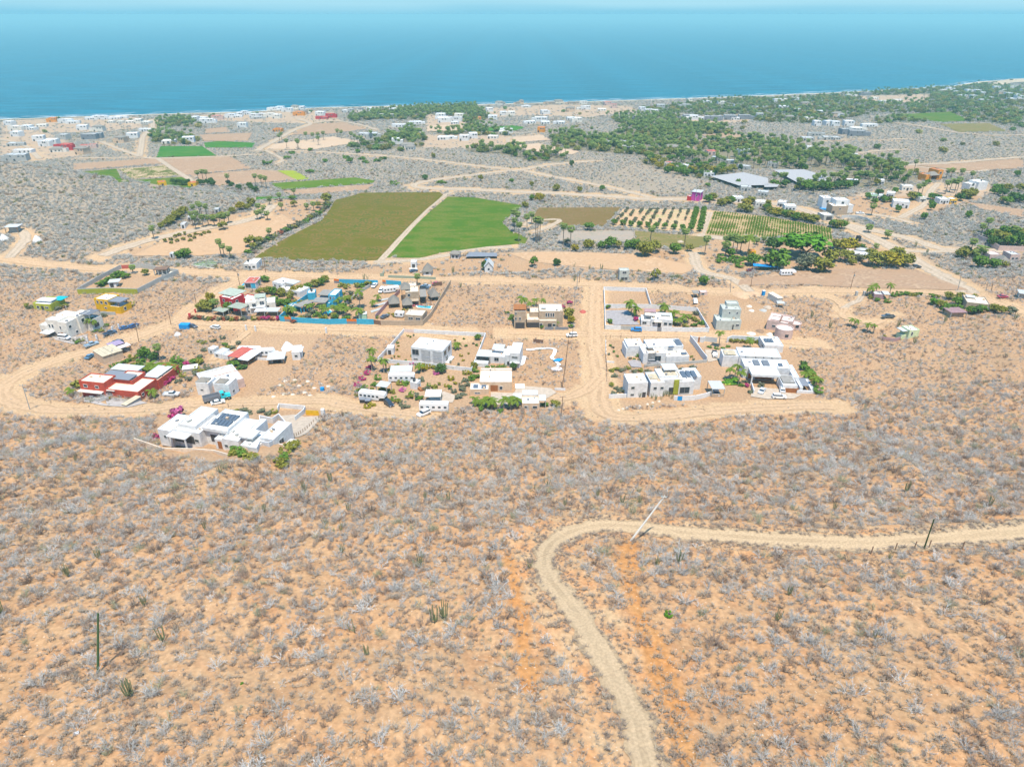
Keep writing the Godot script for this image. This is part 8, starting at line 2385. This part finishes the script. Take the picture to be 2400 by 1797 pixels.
	for e in [[188.1, -486.1, -0.56, 5.0, "white garage left of the white shed behind the vineyard", "white", "whiteroof"], [189, -473.8, -0.15, 7.7, "white flat shed behind the vineyard trees", "white", "whiteroof"], [264.5, -507.9, -0.02, 5.0, "pale green hut in the village right of the vineyard", "mint", "metal"], [268.5, -505, -0.52, 2.8, "white hut next to the pale green hut", "white", "metal"], [279.2, -514.7, -0.61, 5.2, "white sheet roofed house among village trees", "white", "whiteroof"], [307.4, -493.2, 0.00, 6.8, "white house beside a yellow one in the right village", "white", "roof"], [314.8, -493.2, 0.00, 4.9, "white and yellow house in the right village", "gold", "roof"], [271, -565, -0.43, 9.1, "house with a big white sheet roof at the palm grove", "brown", "whiteroof"], [303, -538, -0.23, 7.9, "low pale building under the village palms", "cream", "roof"], [295, -562, -0.37, 5.3, "white roofed hut at the grove corner", "white", "whiteroof"], [295.7, -498.3, 0.00, 4.6, "small cream hut by the village road", "cream", "roof"], [308, -753, -0.37, 10.5, "white house behind the palm grove right of the shade nets", "white", "whiteroof"], [325, -699, -0.46, 6.9, "white house at the far end of the palm grove", "white", "whiteroof"], [333, -698, -0.46, 6.9, "white house with grey roof at the far end of the palm grove", "white", "metal"], [165, -602, -0.26, 9.2, "white house with small windows at the shade net field", "white", "roof"], [154, -640, -0.47, 5.5, "white house among trees right of the red roofs", "white", "whiteroof"], [142, -657, -0.45, 6.0, "house with a red roof among olive trees", "cream", "redroof"], [146, -640, -0.38, 6.9, "house with a tiled orange roof among olive trees", "cream", "tile"], [193, -687, -0.59, 10.1, "house with a grey sheet roof beside the shade nets", "grey", "metal"], [198, -669, -0.48, 11.9, "long grey roofed barn beside the shade nets", "grey", "metal"], [203, -638, -0.65, 11.8, "grey roofed barn nearest the white shade net", "grey", "metal"], [178, -539, -0.23, 7.9, "grey roofed shed before the white shade net", "grey", "metal"], [185, -521, -0.42, 7.7, "grey shed roof right of the pink tower", "grey", "metal"], [161.6, -500, -0.02, 6.8, "low white walled house behind the vineyard hedge", "white", "whiteroof"], [172.8, -486.3, -0.19, 7.2, "cream house with a blue car behind the vineyard hedge", "cream", "roof"], [236, -650, -0.30, 9.3, "grey tiled house left of the second shade net", "grey", "darkmetal"]]:
		house("village_house", e[4], "house", e[0], e[1], e[2], e[3], "c %s %s;b 0 1 0 7 3.6;d f .5 1.4 2.2 dark;w f .2 1.2 1.1 1;w f .8 1.2 1.1 1" % [e[5], e[6]])
	house("orange_house", "orange house with a round grey palapa roof beyond the palm grove", "house", 341, -575, 0.30, 16.9, "c orange tile;b 0 .35 0 8 5;b .7 1 0 10 8;w f .5 5 2 1.6;b .3 .8 5 10 4;t .2 .8 -1 7 4.4 2.4")
	house("white_block", "white block house with a dark tank roof in the right village palms", "house", 360, -536, 0.31, 9.5, "c white roof;b 0 1 0 9 6.5;b -.6 0 2 9 5;w f .5 3.6 2 1.6;k .7 4 6")
	house("pink_tower", "bright pink two storey house with a grey roof by the wide road", "house", 132, -506.3, -0.51, 6.0, "c magenta metal;b 0 1 0 8 6.4;w f .6 3.6 1.2 1.2;c crimson metal;b -.5 0 -1 5 3.2;p -.1 1.1 -.5 8.5 6.5 metal")
	wall("curved_wall", "curving blue grey tank wall below the stacked white house", V([220,-453.5, 226.1,-455.7, 230.9,-453.5, 234.1,-448.2, 234.3,-438.8, 233.7,-435.8]), 2.0, "metal")
	small_box("tarp_cover", "bright blue tarp on the ground left of the stacked white house", "tarp", 218.8, -477.3, 0, Vector3(7, 1.0, 4), "tarp")
	car("pickup", "white pickup parked right of the stacked white house", 237.5, -464.6, 0.00, Color(0.76, 0.76, 0.75))
	car("sedan", "dark blue car behind the vineyard hedge", 181.2, -486.2, -0.01, Color(0.05, 0.09, 0.25))
	for e in [[V([167,-589, 200,-605, 212,-578, 203,-549, 179,-547]), "white shade net field house right of the grey fallow field"], [V([230,-617, 257,-618, 264,-580, 255,-564, 229,-557]), "pale grey shade net field before the dense grove"], [V([202,-558, 212,-551, 207,-541, 197,-541]), "small grey shade net at the grove corner"]]:
		flat_sheet("shade_net", e[1], "shade net", e[0], "net", 2.6)
	for e in [[V([101,-826, 111,-829, 138,-770, 124,-764]), "white and black shade net strips among the groves"], [V([115,-837, 133,-828, 141,-783, 131,-781]), "black shade net strips among the groves"]]:
		flat_sheet("shade_net", e[1], "shade net", e[0], "net" if e[0][0].x < 250 else "darkmetal", 2.4 if e[1][0] == "w" else 3.2)
	for e in [[158.1, -471.5, "olive"], [162.1, -469.2, "olive"], [175.7, -462.3, "olive"], [178.1, -460.1, "yellow"], [180.9, -459, "olive"], [183.2, -455.7, "green"], [185.8, -453.5, "olive"], [188.4, -448.2, "green"], [191.4, -447.1, "olive"], [193.9, -444, "olive"], [196.7, -441.9, "olive"], [205.2, -430.8, "green"], [207.1, -428.8, "olive"], [209.5, -428.8, "green"], [153.1, -492, "olive"], [157.5, -494.6, "green"], [148.6, -486.7, "olive"], [148.2, -505.9, "olive"], [143, -500.4, "green"], [172.2, -494.3, "olive"], [166.1, -486.4, "yellow"]]:
		tree("hedge_tree", "olive tree in the belt behind the vineyard", e[2], e[0], e[1], 6.0, 8.5, "tree belt behind the vineyard")
	for e in [[243.6, -461.2, 7.0], [222.6, -420.1, 4.0], [228, -406.3, 4.0], [230.5, -472.6, 4.0], [304, -517.1, 8.0], [311, -524, 8.0], [329, -524, 9.0], [336, -531, 9.0], [338, -528, 9.0], [345, -536, 9.0], [364, -585, 7.0], [369, -587, 7.0], [376, -585, 7.0], [377, -572, 7.0], [215, -572, 7.0], [218, -565, 8.0], [222, -568, 8.0], [256, -576, 8.0], [229, -525, 8.0], [222, -539, 9.0], [223, -537, 9.0]]:
		fan_palm("palm scattered through the village right of the vineyard", e[0], e[1], e[2], "palms of the right village", 1.4)
	for e in [[271.9, -503.6, 6.0], [270.9, -498.3, 6.0], [275.6, -498.3, 6.0], [293.5, -506.1, 8.0], [298, -508.7, 7.0], [309.2, -506, 7.0], [310.9, -503.4, 7.0], [338, -514, 9.0], [338, -508.7, 9.0], [347, -519.5, 8.0], [328.1, -503.4, 8.0], [277, -521, 7.0], [300.3, -490.7, 5.0], [239, -555, 8.0], [234, -550, 9.0], [228, -544, 10.0], [231, -539, 9.0], [238, -544, 9.0], [241, -540, 9.0], [246, -540, 9.0], [253, -543, 9.0], [259, -546, 9.0], [264, -546, 9.0], [210, -556, 8.0], [217, -551, 9.0], [366, -524, 7.0], [367.7, -516.7, 8.0], [367.1, -503.4, 9.0], [367.6, -497, 9.0], [354.3, -490.7, 8.0], [375, -534, 8.0], [383, -534, 8.0], [392, -534, 8.0]]:
		tree("village_tree", "rounded tree of the village right of the vineyard", ["green", "dark", "olive"][int(absf(e[0])) % 3], e[0], e[1], e[2] * 0.75, e[2] * 1.15, "trees of the right village")
	# grove pieces nearer the fields
	for q in V([137,-701, 141,-684, 143,-666, 142,-631, 146,-614, 151,-605, 133,-667, 135,-643, 138,-620, 152,-626, 158,-619, 171,-641, 174,-630, 177,-619, 187,-629, 188,-612, 196,-624]):
		tree("grove_edge_tree", "yellow green tree at the edge of the grove before the white houses", ["olive", "yellow", "green"][int(absf(q.y)) % 3], q.x, q.y, 6.5, 10.0, "grove edge trees")
	for q in V([-248,-863, -237,-854, -233,-862, -274,-844, -251,-794, -240,-797, -236,-787, -223,-822, -229,-870, -218,-896, -210,-882, -193,-860, -185,-840, -278,-865, -177,-820, -173,-880]):
		fan_palm("scattered fan palm on the sandy plots above the brown fields", q.x, q.y, 9.0, "palms on the sandy plots", 1.5)
	for q in V([-183,-694, -168,-718, -151,-709, -142,-687, -133,-697, -129,-708, -227,-714, -235,-685, -182,-632, -233,-754, -220,-773, -164,-760, -170,-812, -158,-827, -141,-800, -157,-850, -58,-578, -97,-573]):
		bush("plain_bush", "round green bush scattered on the grey scrub plain", "green", q.x, q.y, 4.0, 8.5, "green bushes of the scrub plain")
	for q in V([38,-574, 96.1,-517.4, 134.4,-503.4, 82,-546, 153.8,-505.8, 176.5,-498.3, 36,-593, 233.3,-420.1, 249.4,-419.2]):
		pole("thin pale pole far out on the plain", q.x, q.y, Vector3(0, 11, 0), "grey", 1, 0.16, 0.2, false, "poles on the plain")

# ------------------------------------------------------------------ hamlets towards the shore

const ORDER := ["first", "second", "third", "fourth", "fifth", "sixth", "seventh", "eighth", "ninth", "tenth", "eleventh", "twelfth", "thirteenth", "fourteenth", "fifteenth", "sixteenth", "seventeenth", "eighteenth"]

func hamlet(where: String, p: PackedVector2Array, looks: String) -> void:
	var by_x := []
	for k in p.size():
		by_x.append([p[k].x / -p[k].y, k])
	by_x.sort()
	for e in by_x.size():
		var k: int = by_x[e][1]
		var c := looks[k % looks.length()]
		var kind: Array = {"w": ["white", "whiteroof", "white house"], "c": ["cream", "roof", "cream house"], "o": ["orange", "tile", "orange house"], "r": ["cream", "redroof", "red roofed house"], "k": ["darkmetal", "grey", "dark grey flats"], "p": ["pink", "redroof", "pink house"], "t": ["beige", "tile", "tiled house"], "g": ["grey", "metal", "grey house"], "d": ["crimson", "redroof", "dark red house"]}[c]
		var far := p[k].length()
		var w := rng.randf_range(9, 15)
		var h := 3.6 if rng.randf() < 0.5 else 6.4
		if c == "k":
			h = 6.5
			w = 18
		var spec := "c %s %s;b 0 1 0 %.1f %.1f;d f .15 1.8 2.4 dark;w f .5 %.1f 1.8 1.5;w f .8 %.1f 1.8 1.5" % [kind[0], kind[1], rng.randf_range(8, 12), h, h - 2.4, h - 2.4]
		if rng.randf() < 0.6:
			spec += ";b %.2f %.2f 1 7 %.1f" % [-0.4 if rng.randf() < 0.5 else 0.7, 0.3 if rng.randf() < 0.5 else 1.35, h * 0.7 + rng.randf() * 2.0]
		if c in ["t", "r"]:
			spec += ";t -.04 1.04 -.3 9 %.1f 2" % (h + 0.1)
		house("hamlet_house", "%s, %s from the left %s" % [kind[2], ORDER[e], where], "house", p[k].x, p[k].y, rng.randf_range(-0.25, 0.25), w, spec, "houses towards the shore")
		line_class(PackedVector2Array([p[k] + Vector2(-4, -6), p[k] + Vector2(w + 4, -6)]), 14, 1)

func build_shore_villages() -> void:
	hamlet("along the beach at the far left", V([-786,-1118, -719,-1033, -707,-1038, -698,-1037, -713,-1081, -747,-1169, -712,-1142, -694,-1132, -621,-1028]), "wcwwcowww")
	hamlet("of the white beach villas left of the sandy road", V([-703,-1201, -698,-1208, -687,-1206, -676,-1204, -664,-1202, -663,-1219, -633,-1131, -617,-1129, -602,-1127, -585,-1119, -573,-1117]), "wwwwwwccccc")
	hamlet("in the scrub left of the sandy road", V([-515,-1000, -586,-1007, -493,-917, -481,-868, -577,-911, -546,-908, -544,-917]), "wrwtgkk")
	hamlet("in the hamlet behind the left hill", V([-557,-842, -560,-854, -513,-788, -514,-805, -498,-819, -545,-783, -521,-726, -511,-722, -665,-952, -600,-895, -599,-845, -474,-769]), "wwrdpwggwwgt")
	hamlet("of the beach village above the bright green field", V([-513,-1160, -513,-1183, -481,-1113, -473,-1113, -486,-1172, -474,-1210, -463,-1207, -467,-1233, -473,-1270, -466,-1268, -433,-1198, -416,-1169, -394,-854, -417,-850, -391,-1028]), "wwwwpwwwwwwgwcw")
	hamlet("in the beach village left of the palm grove", V([-430,-1239, -447,-1348, -452,-1397, -428,-1342, -412,-1316, -414,-1368, -394,-1350, -405,-1198, -386,-1169, -363,-1219, -360,-1236, -356,-1244]), "wwwwwrwccotc")
	hamlet("at the left end of the palm grove", V([-329,-1216, -306,-1150, -301,-1173, -300,-1285, -287,-1274, -275,-1292, -260,-1300, -212,-1189, -215,-1276, -321,-965]), "wddwgrwcwo")
	hamlet("on the sandy plots below the palm grove", V([-195,-908, -184,-894, -175,-880, -139,-826, -123,-792, -116,-775, -164,-1015]), "gggwrrw")
	hamlet("of the villas behind the long grove", V([-152,-1056, -145,-1056, -122,-1158, -114,-1135, -105,-1120, -110,-1079, -91,-1091, -92,-1156, -89,-1052, -59,-1123]), "wwwwwwwcwo")
	hamlet("by the right end of the long palm grove", V([-44,-1268, -20,-1187, -6,-1185, -37,-1114, -33,-1425, -24,-1436, 7,-1455, 14,-1454, 21,-1359]), "wwcwrrttw")
	hamlet("on the pale plots below the second green field", V([-90,-863, -83,-871, -63,-854, -30,-872, -17,-920, -12,-925, -52,-874]), "wwwccww")
	hamlet("of the tiled beach villas mid shore", V([66,-1445, 73,-1444, 88,-1521, 94,-1520, 109,-1438, 123,-1435, 131,-1422, 176,-1391, 178,-1325]), "ttttttcpp")
	hamlet("in the scrub below the tiled beach villas", V([49,-1203, 94,-1250, 119,-1293, 127,-1292, 148,-1260, 22,-1048, 33,-1078, 41,-1078, 42,-1039, 63,-1037, 84,-1100, 92,-1059, 33,-936]), "wtcwcwwwwwwco")
	hamlet("near the long white hotel", V([219,-1251, 226,-1241, 235,-1230, 258,-1303, 304,-1305, 179,-1089, 188,-1102, 401,-1318, 349,-1456, 361,-1392, 384,-1364]), "wwwggccwcwc")
	hamlet("of the dark flats beyond the big grove", V([257,-1088, 264,-1080, 272,-1079, 282,-1065, 292,-1063, 304,-1075, 314,-1074, 324,-1072, 336,-1078]), "kwwkkwkwk")
	hamlet("inside the big grove before the shade nets", V([163,-759, 176,-748, 200,-723, 235,-730, 429,-1264, 370,-1101]), "ttpwwg")
	hamlet("in the trees right of the dark flats", V([467,-1276, 406,-1075, 469,-1212, 514,-1298, 430,-1059, 490,-1167, 480,-1086, 486,-1086, 362,-867, 335,-824, 361,-830, 370,-825]), "wtwtcwtwgggg")
	hamlet("of the white sheds beyond the grey scrub", V([409,-978, 424,-976, 429,-970, 448,-974, 469,-956, 433,-919, 404,-880, 405,-863]), "wwwwwckk")
	hamlet("along the beach right of the centre", V([691,-1509, 748,-1568, 710,-1449, 684,-1358, 722,-1383, 504,-1411, 536,-1455, 547,-1427]), "ckcccwcw")
	hamlet("of the hillside town at the far right", V([898,-1475, 984,-1597, 890,-1424, 864,-1348, 910,-1405, 990,-1500, 989,-1472, 1005,-1481, 955,-1391, 923,-1365, 940,-1615, 994,-1683]), "wwwwwtwwwwcw")
	hamlet("near the river mouth at the far right", V([964,-1605, 1103,-1694, 1131,-1676, 986,-1547, 1026,-1633, 1095,-1587, 1071,-1614]), "wwcwwcw")
